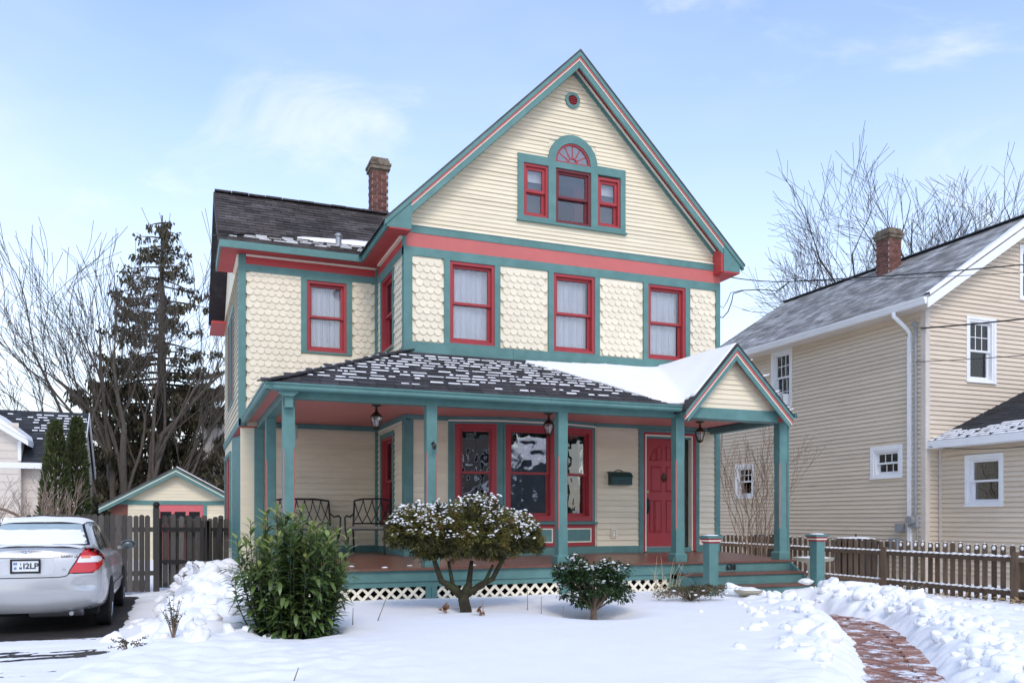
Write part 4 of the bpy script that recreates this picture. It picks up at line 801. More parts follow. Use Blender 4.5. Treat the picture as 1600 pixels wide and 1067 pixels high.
def newel(cx, cy, zt):
    h = 0.078; p = MB().box(cx - h, cx + h, cy - h, cy + h, 0.05, zt - 0.11).build('step_post', teal, house)
    def fr_(z0, z1, e0, e1, m_, n_):
        MB().prism([(cx - e0, cy - e0, z0), (cx + e0, cy - e0, z0), (cx + e0, cy + e0, z0), (cx - e0, cy + e0, z0)], [(cx - e1, cy - e1, z1), (cx + e1, cy - e1, z1), (cx + e1, cy + e1, z1), (cx - e1, cy + e1, z1)]).build(n_, m_, p)
    fr_(zt - 0.11, zt - 0.085, 0.088, 0.10, red, 'cap_band'); fr_(zt - 0.0848, zt - 0.065, 0.10, 0.107, creamtrim, 'cap_band'); fr_(zt - 0.0648, zt - 0.04, 0.107, 0.112, red, 'cap_band'); fr_(zt - 0.0398, zt - 0.012, 0.125, 0.135, teal, 'cap'); fr_(zt - 0.0118, zt, 0.135, 0.10, teal, 'cap')
    s_ = MB(); s_.blob((cx, cy, zt - 0.0), 0.115, 0.115, 0.016, cx, 0.15, 2); return p, s_
for cx, cy, lb in ((7.19, 10.36, 'left'), (9.36, 10.62, 'right')):
    p, s_ = newel(cx, cy, 1.215); tag(s_.build('cap_snow', snow, smooth='all'), 'thin pad of snow on the %s post beside the steps' % lb, 'snow')
# remaining scallops joined
if sc_rest.f: sc_rest.build('scalloped_shingles', cream_stuff, w_wing, kind='stuff')

# ================================================================== things on the porch
mbx = MB(); mbx.prism([FM.p(7.09, 2.06, 0.02), FM.p(7.09, 2.06, 0.16), FM.p(7.09, 2.20, 0.16), FM.p(7.09, 2.265, 0.10), FM.p(7.09, 2.28, 0.02)], [FM.p(7.50, 2.06, 0.02), FM.p(7.50, 2.06, 0.16), FM.p(7.50, 2.20, 0.16), FM.p(7.50, 2.265, 0.10), FM.p(7.50, 2.28, 0.02)])
mt = thing('mailbox', 'dark green metal mailbox on the wall left of the red front door', 'mailbox', (7.3, 13.3, 2.06)); mbx.build('box', greenbox, mt)
MB().prism([FM.p(7.075, 2.195, 0.165), FM.p(7.075, 2.205, 0.172), FM.p(7.075, 2.275, 0.105), FM.p(7.075, 2.295, 0.02), FM.p(7.075, 2.285, 0.02)], [FM.p(7.515, 2.195, 0.165), FM.p(7.515, 2.205, 0.172), FM.p(7.515, 2.275, 0.105), FM.p(7.515, 2.295, 0.02), FM.p(7.515, 2.285, 0.02)]).build('lid', greenbox, mt)
MB().tube([FM.p(7.22, 2.30, 0.04), FM.p(7.26, 2.325, 0.04), FM.p(7.33, 2.325, 0.04), FM.p(7.37, 2.30, 0.04)], 0.008, 6).build('crest', greenbox, mt)
fbox(MB(), FM, 7.2, 7.4, 2.125, 2.14, 0.16, 0.165).build('slot', black, mt)
ol = thing('outlet_box', 'cream weatherproof outlet box low on the porch wall', 'outlet', (7.2, 13.33, 1.12)); fbox(MB(), FM, 7.143, 7.252, 1.12, 1.28, 0.018, 0.05).build('plate', creamtrim, ol); fring(MB(), FM, 7.165, 7.23, 1.14, 1.26, 0.008, 0.05, 0.056).build('cover', plasticgrey, ol)
def lantern(x, y, lb):
    t = thing('porch_lantern', lb, 'lantern', (x, y, 3.15), 'lanterns under the porch ceiling'); z = 3.149; c = (x, y, z)
    MB().lathe([(0.075, 0), (0.07, -0.02), (0.02, -0.035), (0.015, -0.06)][::-1], c, 14).build('canopy', bronze, t, smooth=True)
    MB().lathe([(0.012, -0.06), (0.03, -0.075), (0.012, -0.095), (0.03, -0.11), (0.09, -0.17), (0.095, -0.18), (0.08, -0.182)][::-1], c, 8).build('cap', bronze, t)
    cg = MB()
    for i in range(6):
        a = 2 * math.pi * i / 6; r0, r1 = 0.082, 0.05; cg.tube([(x + r0 * math.cos(a), y + r0 * math.sin(a), z - 0.18), (x + 0.085 * math.cos(a), y + 0.085 * math.sin(a), z - 0.22), (x + r1 * math.cos(a), y + r1 * math.sin(a), z - 0.335)], 0.006, 4)
    cg.lathe([(0.02, -0.37), (0.055, -0.345), (0.055, -0.33), (0.03, -0.325)], c, 8); cg.build('cage', bronze, t)
    MB().lathe([(0.045, -0.33), (0.078, -0.22), (0.074, -0.185)], c, 6).build('glass', lampglass, t, recalc=False)
    MB().lathe([(0.02, -0.32), (0.022, -0.26), (0.03, -0.24), (0.012, -0.21)], c, 10).build('bulb', white, t, smooth=True)
lantern(2.72, 12.38, 'bronze lantern hanging from the pink porch ceiling, left one above the iron seats'); lantern(5.50, 12.35, 'bronze lantern hanging beside the middle porch post in front of the bay window'); lantern(8.42, 12.45, 'bronze lantern hanging near the red front door under the porch gable')
# wind chime by the corner post
wc = thing('wind_chime', 'small metal wind chime hanging at the left end of the porch', 'wind chime', (1.72, 13.9, 3.15)); MB().lathe([(0.05, -0.18), (0.05, -0.17)], (1.72, 13.9, 3.15), 12).build('disc', twigm, wc)
for i in range(5): a = i * 1.257; MB().tube([(1.72 + 0.04 * math.cos(a), 13.9 + 0.04 * math.sin(a), 2.97), (1.72 + 0.04 * math.cos(a), 13.9 + 0.04 * math.sin(a), 2.74 - 0.03 * (i % 3))], 0.009, 6).build('chime_tube', metalgrey, wc)
MB().tube([(1.72, 13.9, 3.15), (1.72, 13.9, 2.6)], 0.003, 4).build('cord', black, wc)
# iron seats
cush = M('seat_cushion', (0.30, 0.25, 0.19), 0.9, 0.1, 20)
def iron_seat(name, lb, cat, x, y, rz, w):
    t = thing(name, lb, cat, (x, y, 0.857)); c, s_ = math.cos(rz), math.sin(rz); h = w / 2
    T = lambda a, b, z: (x + a * c - b * s_, y + a * s_ + b * c, 0.857 + z)
    for sg in (-1, 1):
        MB().tube([T(sg * h, -0.24, 0), T(sg * h, -0.25, 0.2), T(sg * (h), -0.22, 0.42)], 0.017, 6).build('leg', black, t, smooth=True)
        MB().tube([T(sg * h, 0.30, 0), T(sg * h, 0.25, 0.25), T(sg * h, 0.22, 0.42)], 0.017, 6).build('leg', black, t, smooth=True)
        MB().tube([T(sg * h, 0.22, 0.42), T(sg * h, 0.26, 0.66), T(sg * (h + 0.0), 0.33, 0.92)], 0.016, 6).build('back_post', black, t, smooth=True)
        MB().tube([T(sg * h, -0.25, 0.2), T(sg * (h + 0.03), -0.30, 0.42), T(sg * (h + 0.045), -0.27, 0.62), T(sg * (h + 0.04), -0.18, 0.655), T(sg * (h + 0.02), 0.05, 0.635), T(sg * h, 0.27, 0.70)], 0.015, 6).build('armrest', black, t, smooth=True)
    mb = MB(); mb.tube([T(-h, 0.33, 0.92), T(-h * 0.5, 0.335, 0.95), T(h * 0.5, 0.335, 0.95), T(h, 0.33, 0.92)], 0.017, 6); mb.tube([T(-h, 0.235, 0.52), T(h, 0.235, 0.52)], 0.014, 6)
    for i in range(-1, max(3, int(w / 0.14)) + 2):
        n_ = max(3, int(w / 0.14)); a0 = -h + w * i / n_
        for dr in (1, -1):
            pts = []
            for k in range(7):
                q = k / 6; a = a0 + dr * (w / n_) * 1.0 * q + 0.02 * math.sin(q * math.pi) * dr; a = a if dr > 0 else a + w / n_
                if -h <= a <= h: pts.append(T(a, 0.24 + 0.095 * q, 0.53 + 0.40 * q))
            if len(pts) > 1: mb.tube(pts, 0.011, 4)
    mb.build('back_lattice', black, t)
    MB().box(-h, h, -0.25, 0.23, 0.41, 0.435); sm = MB(); vs = [T(a, b, z) for z in (0.405, 0.43) for a, b in ((-h, -0.25), (h, -0.25), (h, 0.23), (-h, 0.23))]; sm.hexa(vs); sm.build('seat', black, t)
    sm = MB(); vs = [T(a, b, z) for z in (0.431, 0.475) for a, b in ((-h + .02, -0.24), (h - .02, -0.24), (h - .02, 0.20), (-h + .02, 0.20))]; sm.hexa(vs); sm.build('cushion', cush, t)
    return t
iron_seat('iron_bench', 'black lattice-back iron bench against the porch wall behind the leafy laurel', 'bench', 2.02, 14.85, R(6), 1.0); iron_seat('iron_armchair', 'black lattice-back iron armchair in the porch corner beside the bench', 'chair', 3.02, 14.35, R(-22), 0.62)
for i, (x, y, wh) in enumerate(((2.2, 11.6, 'between corner post and second post, furthest back'), (2.6, 11.32, 'at the porch edge right of the laurel'), (3.0, 11.5, 'just left of the second porch post'), (3.9, 11.4, 'behind the juniper crown'), (1.75, 11.3, 'behind the laurel beside the corner post'))):
    tag(MB().blob((x, y, 0.792 + (y - 11.2) * 0.033), 0.045, 0.03, 0.010, i, 0.4, 2).build('snow_crumb', snow, smooth='all'), 'small snow crumb on the porch ' + wh, 'snow', 'snow crumbs on the porch')
# ================================================================== the ground
_gz0 = ground_z
def ground_z(x, y):
    if x < -3.2: return 0.16 * sstep(-3.35, -4.1, x) + 0.03 * nz(x, y, 1.2, 3) - 0.03 * (1 - sstep(-3.35, -3.6, x))
    if y > 18.5 and x < 0.3: return 0.10 + 0.03 * nz(x, y, 0.8, 3) if x > -0.6 and y > 19 else max(_gz0(x, y), -0.03)
    return _gz0(x, y)
def axis(fine0, fine1, st, lo, hi, st2):
    a = []; x = fine0
    while x < fine1: a.append(x); x += st
    s = st
    while x < hi: a.append(x); s = min(s * 1.22, max(st2, abs(x - fine1) * 0.35)); x += s
    a.append(hi); b = []; x = fine0; s = st
    while x > lo: s = min(s * 1.22, max(st2, abs(x - fine0) * 0.35)); x -= s; b.append(x)
    return sorted(b) + a
gxs = axis(-0.9, 11.2, 0.05, -500, 500, 0.3); gys = axis(4.6, 12.0, 0.042, -450, 900, 0.16)
gv = [(x, y, ground_z(x, y) if -6 < x < 16 and y < 30 and y > 0 else (0.12 + 0.04 * nz(x, y, 0.15, 2))) for y in gys for x in gxs]
nxg = len(gxs); gf = [(j * nxg + i, j * nxg + i + 1, (j + 1) * nxg + i + 1, (j + 1) * nxg + i) for j in range(len(gys) - 1) for i in range(nxg - 1)]
mb = MB(); mb.add(gv, gf); g_o = mb.build('ground', snow, smooth='all', recalc=False); tag(g_o, 'snow covered front yard and lawn around the house', kind='structure')
asphalt = M('asphalt', (0.032, 0.028, 0.026), 0.7, 0.25, 3, None, 0, 0.5, 70, col2=(0.10, 0.075, 0.055), mixlo=0.5, mixhi=0.75, mscale=1.2)
tag(MB().box(-3.75, 0.45, -3.0, 22.0, -0.06, 0.0).build('driveway', asphalt), 'asphalt driveway beside the house under patchy snow', kind='structure')
vs = []; dx0, dx1, dy0, dy1 = -3.7, 0.4, 5.6, 18.5; nx, ny = 100, 310
for j in range(ny + 1):
    for i in range(nx + 1):
        x = dx0 + (dx1 - dx0) * i / nx; y = dy0 + (dy1 - dy0) * j / ny
        bare = max(sstep(-0.62, -0.95, x) * sstep(-3.0, -2.6, x), 0) * sstep(11.4, 11.95, y + 0.25 * nz(x, y, 1.1, 6)) * (1 - sstep(17, 17.5, y))
        rut = 0.014 * abs(nz(x * 0.5, y * 1.8, 1.3, 2)) + 0.020 * nz(x * 0.35, y * 1.5, 1.0, 8) + 0.010 * nz(x * 0.6, y * 2, 4.0, 1) + 0.006 * nz(x, y * 1.5, 14, 5)
        vs.append((x, y, 0.002 + rut - 0.06 * bare + 0.04 * sstep(-0.9, -0.3, x)))
mb = MB(); mb.add(vs, [(j * (nx + 1) + i, j * (nx + 1) + i + 1, (j + 1) * (nx + 1) + i + 1, (j + 1) * (nx + 1) + i) for j in range(ny) for i in range(nx)])
tag(mb.build('driveway_snow', snow, smooth='all', recalc=False), 'thin patchy snow with tyre streaks on the driveway behind the car', kind='structure')
# --- brick walk
wb = bpy.data.materials.new('walk_brick'); wb.use_nodes = True; t = wb.node_tree; b_ = t.nodes['Principled BSDF']; b_.inputs['Roughness'].default_value = 0.8
geo = t.nodes.new('ShaderNodeNewGeometry'); oi = t.nodes.new('ShaderNodeObjectInfo')
n1 = t.nodes.new('ShaderNodeTexNoise'); n1.inputs['Scale'].default_value = 5.0; n1.inputs['Detail'].default_value = 9; n1.inputs['Roughness'].default_value = 0.72; t.links.new(geo.outputs['Position'], n1.inputs['Vector'])
rr = t.nodes.new('ShaderNodeMapRange'); rr.inputs['From Min'].default_value = 0.51; rr.inputs['From Max'].default_value = 0.60; t.links.new(n1.outputs['Fac'], rr.inputs['Value'])
cr = t.nodes.new('ShaderNodeValToRGB'); cr.color_ramp.elements[0].color = (0.19, 0.095, 0.07, 1); cr.color_ramp.elements[1].color = (0.38, 0.21, 0.15, 1); e = cr.color_ramp.elements.new(0.5); e.color = (0.30, 0.14, 0.10, 1)
t.links.new(oi.outputs['Random'], cr.inputs['Fac'])
mxx = t.nodes.new('ShaderNodeMix'); mxx.data_type = 'RGBA'; t.links.new(rr.outputs[0], mxx.inputs['Factor']); t.links.new(cr.outputs[0], mxx.inputs['A']); mxx.inputs['B'].default_value = (0.80, 0.81, 0.84, 1); t.links.new(mxx.outputs['Result'], b_.inputs['Base Color'])
sand = M('joint_sand', (0.10, 0.075, 0.06), 0.95, 0.3, 20, col2=(0.6, 0.6, 0.62), mixlo=0.52, mixhi=0.6, mscale=6)
L_path = [0.0]
for i in range(120): L_path.append(L_path[-1] + (PATHS[i + 1] - PATHS[i]).length)
def path_at(s):
    for i in range(120):
        if L_path[i + 1] >= s: u = (s - L_path[i]) / (L_path[i + 1] - L_path[i]); return PATHS[i].lerp(PATHS[i + 1], u), (PATHS[i + 1] - PATHS[i]).normalized()
    return PATHS[120], (PATHS[120] - PATHS[119]).normalized()
def path_xy(s, d): p, dr = path_at(s); return V((p.x - dr.y * d, p.y + dr.x * d, 0)), math.atan2(dr.y, dr.x)
mb = MB(); pv = []
for i in range(0, 75):
    for d in (-0.75, 0.75): q, _ = path_xy(0.05 + i * 0.1, d); pv.append((q.x, q.y, 0.098))
mb.add(pv, [(2 * i, 2 * i + 1, 2 * i + 3, 2 * i + 2) for i in range(74)]); walk = mb.build('brick_walk', sand, recalc=False); tag(walk, 'curved red brick walk shovelled clear between snow banks', kind='structure')
bk = MB(); bw, bl, bh = 0.0445, 0.0945, 0.03
bk.prism([(-bl, -bw, -bh), (bl, -bw, -bh), (bl, bw, -bh), (-bl, bw, -bh)], [(-bl, -bw, 0.0), (bl, -bw, 0.0), (bl, bw, 0.0), (-bl, bw, 0.0)]); bk.prism([(-bl, -bw, 0.0001), (bl, -bw, 0.0001), (bl, bw, 0.0001), (-bl, bw, 0.0001)], [(-bl + .004, -bw + .004, 0.004), (bl - .004, -bw + .004, 0.004), (bl - .004, bw - .004, 0.004), (-bl + .004, bw - .004, 0.004)])
bo = bk.build('brick', wb); bme = bo.data; bpy.data.objects.remove(bo); NB = 0; s0, s1 = 1.3, 7.2; brest = MB()
cs = math.cos(R(45))
cand = []
for i in range(-140, 140):
    for m_ in range(-60, 60):
        for (bx, by, rot) in ((i + 4 * m_ + 1.0, i + 0.5, 0.0), (i + 4 * m_ + 2.5, i + 0.0, 90.0)):
            X_, Y_ = bx * 0.1, by * 0.1; s_ = (X_ - Y_) * cs + 4; d_ = (X_ + Y_) * cs
            if s0 < s_ < s1 and -0.45 < d_ < 0.07: cand.append((s_, d_, R(45 + rot)))
cand += [(s0 + k * 0.101, 0.185, R(90)) for k in range(int((s1 - s0) / 0.101))]
cand.sort(key=lambda c: -c[0])
for s_, d_, ro in cand:
    q, an = path_xy(s_, d_); z = 0.118 + 0.012 * nz(q.x, q.y, 2, 3) + random.uniform(-0.003, 0.003)
    sg = R(90) if abs(d_ - 0.185) < 1e-6 else -ro
    if NB < 300: NB += 1; place('brick', bme, walk, (q.x, q.y, z), (random.uniform(-.02, .02), random.uniform(-.02, .02), an + sg))
    else:
        mt_ = Matrix.Translation((q.x, q.y, z)) @ Matrix.Rotation(an + sg, 4, 'Z'); brest.add([mt_ @ V(v_) for v_ in bk.v], bk.f)
if brest.f: brest.build('bricks', wb, walk, kind='stuff')
# --- lumps of shovelled snow
ch = MB(); random.seed(21)
def chunk(x, y, r, k, sink=0.25):
    if math.hypot(x - 7.5, y - 9.8) < 0.33 or math.hypot(x - 10.05, y - 10.6) < 0.34: return
    z = ground_z(x, y); e = Matrix.Rotation(random.uniform(0, 6.28), 3, 'Z') @ Matrix.Rotation(random.gauss(0, 0.35), 3, 'X') @ Matrix.Rotation(random.gauss(0, 0.35), 3, 'Y')
    sx_, sy_, sz_ = r * random.uniform(0.8, 1.3), r * random.uniform(0.7, 1.1), r * random.uniform(0.4, 0.75); pw = random.choice((3.0, 4.5, 7.0))
    bm = bmesh.new(); bmesh.ops.create_icosphere(bm, subdivisions=3 if r > 0.05 else 2, radius=1.0); vs = []
    for v in bm.verts:
        p = v.co; q = 1 / (abs(p.x) ** pw + abs(p.y) ** pw + abs(p.z) ** pw) ** (1 / pw); m_ = 1 + 0.22 * noise.noise(p * 1.5 + V((k * 3.1, k, 0))) + 0.10 * noise.noise(p * 4 + V((k, 0, k * 2.2))) + 0.05 * noise.noise(p * 9 + V((0, k, k)))
        w_ = e @ V((p.x * q * sx_ * m_, p.y * q * sy_ * m_, p.z * q * sz_ * m_)); vs.append((x + w_.x, y + w_.y, z + r * (0.42 - sink) + w_.z))
    fs_ = [tuple(v.index for v in f.verts) for f in bm.faces]; bm.free(); ch.add(vs, fs_)
for k in range(110):
    y = random.uniform(10.5, 17.0); x = 0.42 + 0.05 * (y - 12) + random.gauss(-0.1, 0.42); chunk(x, y, random.uniform(0.05, 0.16), k, 0.42)
for k in range(40): y = random.uniform(8.2, 10.8); chunk(random.gauss(0.25, 0.45), y, random.uniform(0.03, 0.11), 200 + k, 0.45)
for k in range(46): chunk(random.uniform(9.25, 10.3), random.uniform(9.4, 10.7), random.uniform(0.04, 0.17), 300 + k, 0.2)
for k in range(26): chunk(random.uniform(7.25, 8.1), random.uniform(9.75, 10.15), random.uniform(0.05, 0.14), 400 + k, 0.15)
for k in range(130):
    s_ = random.uniform(0.8, 7.0); d_ = random.choice((-1, 1)) * (0.58 + abs(random.gauss(0.0, 0.45))); q, _ = path_xy(s_, d_); chunk(q.x, q.y, random.uniform(0.02, 0.095) * (1.2 if abs(d_) < 0.9 else 0.8), 500 + k, 0.3)
for k in range(150):
    s_ = random.uniform(0.6, 7.2); d_ = random.uniform(0.42, 1.0); q, _ = path_xy(s_, d_); chunk(q.x, q.y, random.uniform(0.02, 0.075), 900 + k, 0.35)
for k in range(60): x = random.uniform(8.8, 12.0); y = random.uniform(6.5, 11.5); chunk(x, y, random.uniform(0.02, 0.07), 700 + k, 0.35)
for x, y, r in ((7.45, 10.12, 0.15), (7.66, 10.05, 0.12), (8.02, 10.02, 0.10), (7.9, 9.75, 0.16), (8.05, 9.6, 0.13), (9.72, 10.55, 0.2), (9.85, 10.25, 0.22), (10.1, 10.5, 0.18), (0.15, 15.6, 0.15), (0.4, 15.0, 0.17), (0.7, 14.4, 0.16), (0.75, 10.4, 0.2), (0.55, 9.6, 0.15)): chunk(x, y, r, x * 9 + y, 0.1)
ch.blob((9.15, 10.63, 0.47), 0.12, 0.09, 0.05, 3, 0.3, 3); ch.blob((8.9, 10.42, 0.29), 0.25, 0.07, 0.03, 5, 0.3, 3)
tag(ch.build('snow_chunks', snow, smooth='all', recalc=False), 'lumps of shovelled snow piled along the driveway, steps and walk', 'snow', kind='stuff')
# --- stone bowls and birdbath
def bowl(x, y, z, r, lb, fillr):
    t = thing('stone_bowl', lb, 'bowl', (x, y, z)); MB().lathe([(r * 0.55, 0), (r * 0.95, 0.05), (r, 0.085), (r * 0.93, 0.085), (r * 0.8, 0.06)], (x, y, z), 22).build('bowl', concrete, t, smooth=True)
    s_ = MB(); s_.blob((x, y, z + 0.075), r * fillr, r * fillr, 0.05 * fillr, x, 0.3, 3); s_.build('snow_fill', snow, t, smooth='all')
bowl(7.52, 9.92, ground_z(7.52, 9.92) + 0.015, 0.20, 'shallow round stone bowl beside the left step post', 0.85); bowl(10.15, 10.75, ground_z(10.15, 10.75) + 0.05, 0.2, 'shallow round stone bowl lying in the snow right of the steps', 0.7)
bb = thing('birdbath', 'pale stone birdbath standing in snow behind the right step post', 'birdbath', (10.4, 11.9, 0.12)); MB().lathe([(0.15, 0), (0.13, 0.04), (0.09, 0.08), (0.085, 0.50), (0.13, 0.56)], (10.4, 11.9, 0.12), 14).build('pedestal', M('pale_stone', (0.55, 0.50, 0.40), 0.9, 0.15, 10, None, 0, 0.4, 50), bb, smooth=True)
MB().lathe([(0.12, 0.56), (0.33, 0.61), (0.36, 0.66), (0.33, 0.66), (0.2, 0.62)], (10.4, 11.9, 0.12), 22).build('basin', concrete, bb, smooth=True); MB().blob((10.4, 11.9, 0.775), 0.3, 0.3, 0.02, 4, 0.2, 2).build('snow_fill', snow, bb, smooth='all')
# ================================================================== fences
def picket(mb, c, axis_, w, t, z0, z1, dog=0.03):
    c = V(c); u = V(axis_).normalized(); n_ = V((-u.y, u.x, 0)); h = w / 2
    pl = [(-h, z0), (h, z0), (h, z1 - dog), (h - dog * 0.6, z1 - dog * 0.2), (0, z1), (-h + dog * 0.6, z1 - dog * 0.2), (-h, z1 - dog)]
    return mb.prism([c + u * a + n_ * (-t / 2) + V((0, 0, z)) for a, z in pl], [c + u * a + n_ * (t / 2) + V((0, 0, z)) for a, z in pl])
random.seed(5)
fr_t = thing('picket_fence', 'low brown picket fence with snowy rails in front of the tan house', 'fence', (12.66, 12.5, 0.08)); XF = 12.66; y = 8.7; k = 0
fs = MB()
while y < 18.6:
    mb = MB(); zt = 1.03 + random.uniform(-0.015, 0.015) + 0.004 * (y - 9); picket(mb, (XF + 0.04, y, 0), (0.02 * random.uniform(-1, 1), 1, 0), 0.092, 0.018, 0.10, zt); mb.build('picket', brownwood, fr_t)
    if y < 12.2 and random.random() < 0.75: fs.blob((XF + 0.028, y, zt - 0.06), 0.012, 0.035, 0.04, k, 0.3, 1)
    fs.blob((XF + 0.035, y, zt), 0.018, 0.03, 0.01, k, 0.2, 1)
    y += 0.163 + random.uniform(-0.012, 0.012); k += 1
for a, b in ((8.5, 9.76), (9.76, 12.5), (12.5, 15.24), (15.24, 18.6)):
    for z in (0.24, 0.79): MB().beam((XF, a + 0.02, z + 0.004 * (a - 9)), (XF, b - 0.02, z + 0.004 * (b - 9)), 0.04, 0.085).build('rail', brownwood, fr_t)
    n_ = int((b - a) / 0.12)
    for i in range(n_):
        y = a + (b - a) * (i + 0.5) / n_
        for z in (0.24, 0.79): fs.blob((XF - 0.008, y, z + 0.048 + 0.004 * (y - 9)), 0.022, 0.075, 0.020 + 0.008 * random.random(), i * 3 + a, 0.25, 1)
for yy in (9.76, 12.5, 15.24, 18.0):
    MB().box(XF - 0.06, XF + 0.03, yy - 0.055, yy + 0.055, 0.0, 0.92).build('post', brownwood, fr_t)
tag(fs.build('fence_snow', snow, smooth='all', recalc=False), 'snow resting along the rails and picket tops of the brown fence', 'snow', kind='stuff')
fl_t = thing('weathered_fence', 'tall grey weathered picket fence closing the driveway behind the car', 'fence', (-0.8, 17.9, 0.0)); YFN = 17.9
x = -2.6
while x < -0.48:
    mb = MB(); picket(mb, (x, YFN + random.uniform(-.01, .01), 0), (1, random.uniform(-.03, .03), 0), 0.094, 0.02, 0.04, 1.545 + random.uniform(-0.02, 0.02), 0.035); mb.build('picket', greywood, fl_t); x += 0.1 + random.uniform(-.004, .008)
for z in (0.4, 1.25): MB().beam((-2.65, YFN + 0.04, z), (-0.45, YFN + 0.04, z), 0.05, 0.09).build('rail', greywood, fl_t)
MB().box(-0.47, -0.36, YFN - 0.06, YFN + 0.05, 0.0, 1.66).build('post', greywood, fl_t); MB().lathe([(0.045, 1.66), (0.045, 1.69), (0.062, 1.72), (0.062, 1.75), (0.035, 1.79)], (-0.415, YFN, 0), 12).build('post_cap', darkwood, fl_t, smooth=True)
for i in range(13): mb = MB(); picket(mb, (-0.36 + i * 0.104, YFN + 0.16, 0), (1, 0.02, 0), 0.10, 0.02, 0.1, 1.47 + 0.03 * (i % 3), 0.03); mb.build('picket', greywood, fl_t)
gt_t = thing('picket_gate', 'weathered picket gate with dark boards beside the house corner', 'gate', (0.0, 18.0, 0.1)); x = -0.26
while x < 0.36:
    mb = MB(); picket(mb, (x, YFN + 0.05, 0), (1, 0.03, 0), 0.09, 0.02, 0.2, 1.535 + random.uniform(-0.03, 0.03), 0.03); mb.build('picket', greywood, gt_t); x += 0.15
for z in (0.62, 1.26): MB().beam((-0.34, YFN + 0.02, z), (0.92, YFN + 0.06, z - 0.02), 0.03, 0.07).build('rail', darkwood, gt_t)
for x, l in ((0.42, 0.0), (0.50, 0.02), (0.57, -0.02)): mb = MB(); mb.beam((x, YFN - 0.0, 0.15), (x + l, YFN, 1.42), 0.07, 0.02, up=(0, 1, 0)); mb.build('picket', darkwood, gt_t)
lb_t = MB().beam((0.60, YFN - 0.25, 0.10), (0.78, YFN - 0.02, 1.46), 0.09, 0.03, up=(0, 1, 0)).build('leaning_board', darkwood); tag(lb_t, 'black wet board leaning against the gate near the house corner', 'board')
# ================================================================== tan house on the right
nb = thing('tan_house', 'tan vinyl sided two storey house with grey snowy roof on the right', 'house', (18.0, 17.5, 0.0))
N1 = Fr((14.9, 0, 0), (0, 1, 0), (-1, 0, 0)); N2 = Fr((0, 13.6, 0), (1, 0, 0), (0, -1, 0)); N3 = Fr((15.28, 0, 0), (0, 1, 0), (-1, 0, 0))
nw1 = [(17.88, 18.57, 4.40, 5.88), (14.28, 15.03, 2.42, 3.02), (19.45, 20.17, 2.08, 2.95)]
nw2 = [(16.14, 16.90, 4.50, 5.85), (17.78, 18.55, 6.45, 7.60)]
w1 = wall_sheet('wall', N1, 13.6, 21.8, 0.0, 5.95, nw1, vinyl, nb)
w2 = wall_sheet('wall', N2, 14.9, 21.3, 0.0, 6.0, nw2[:1], vinyl, nb)
NRX, NRZ, NE = 18.1, 8.40, 14.5; nsl = (NRZ - 6.10) / (NRX - NE)
def nz_(x): return NRZ - nsl * abs(x - NRX)
gm = MB(); fpoly(gm, N2, [(14.9, 6.001), (17.78, 6.001), (17.78, nz_(17.78) - 0.1), (14.9, nz_(14.9) - 0.1)], -0.1, 0); fpoly(gm, N2, [(18.55, 6.001), (21.3, 6.001), (21.3, nz_(21.3) - 0.1), (18.55, nz_(18.55) - 0.1)], -0.1, 0); fbox(gm, N2, 17.78, 18.55, 6.001, 6.45, -0.1, 0); fpoly(gm, N2, [(17.78, 7.6), (18.55, 7.6), (18.55, nz_(18.55) - 0.1), (18.1, NRZ - 0.1), (17.78, nz_(17.78) - 0.1)], -0.1, 0); w2g = gm.build('gable_wall', vinyl, nb)
clapboards(N1, 0.3, 5.90, 0.1, (13.70, 21.8), [(h[0] - .04, h[1] + .04, h[2] - .05, h[3] + .05) for h in nw1], vinyl, w1, 0.032, 'siding_board')
clapboards(N2, 0.3, 8.15, 0.1, lambda z: (15.0 if z < 6.05 else max(15.0, NRX - (NRZ - 0.12 - z) / nsl), min(21.3, NRX + (NRZ - 0.12 - z) / nsl) if z > 6.05 else 21.2), [(h[0] - .04, h[1] + .04, h[2] - .05, h[3] + .05) for h in nw2] + [(15.28, 22, 0, 3.2)], vinyl, w2, 0.032, 'siding_board')
for fr_, a0, a1 in ((N1, 13.575, 13.70), (N2, 14.875, 15.0)): fbar('corner_trim', fr_, a0, a1, 0.0, 5.95, 0.0, 0.028, whitedirty if False else vinyl2, nb)
window(nb, N1, *nw1[0], 0.07, cm=whitedirty, fm=white, fill='none', grid=(3, 2), muntin=2, rail=0.55, label='upper side window with a small air conditioner')
window(nb, N1, *nw1[1], 0.09, cm=white, fm=white, fill='none', grid=(3, 1), muntin=2, label='small six-pane side window')
window(nb, N1, *nw1[2], 0.06, cm=white, fm=white, fill='none', grid=(3, 2), label='lower side window behind the bare shrub')
window(nb, N2, *nw2[0], 0.07, cm=white, fm=white, fill='blind', grid=(3, 2), label='upper front window')
window(nb, N2, *nw2[1], 0.07, cm=white, fm=white, fill='none', grid=(3, 2), label='attic window at the picture edge')
acw = MB(); fbox(acw, N1, 17.95, 18.5, 4.46, 4.74, -0.1, 0.16); acw = acw.build('air_conditioner', white, nb)
for i in range(5): fbar('grille_slat', N1, 18.0 + i * 0.055, 18.03 + i * 0.055, 4.50, 4.71, 0.16, 0.165, plasticgrey, acw)
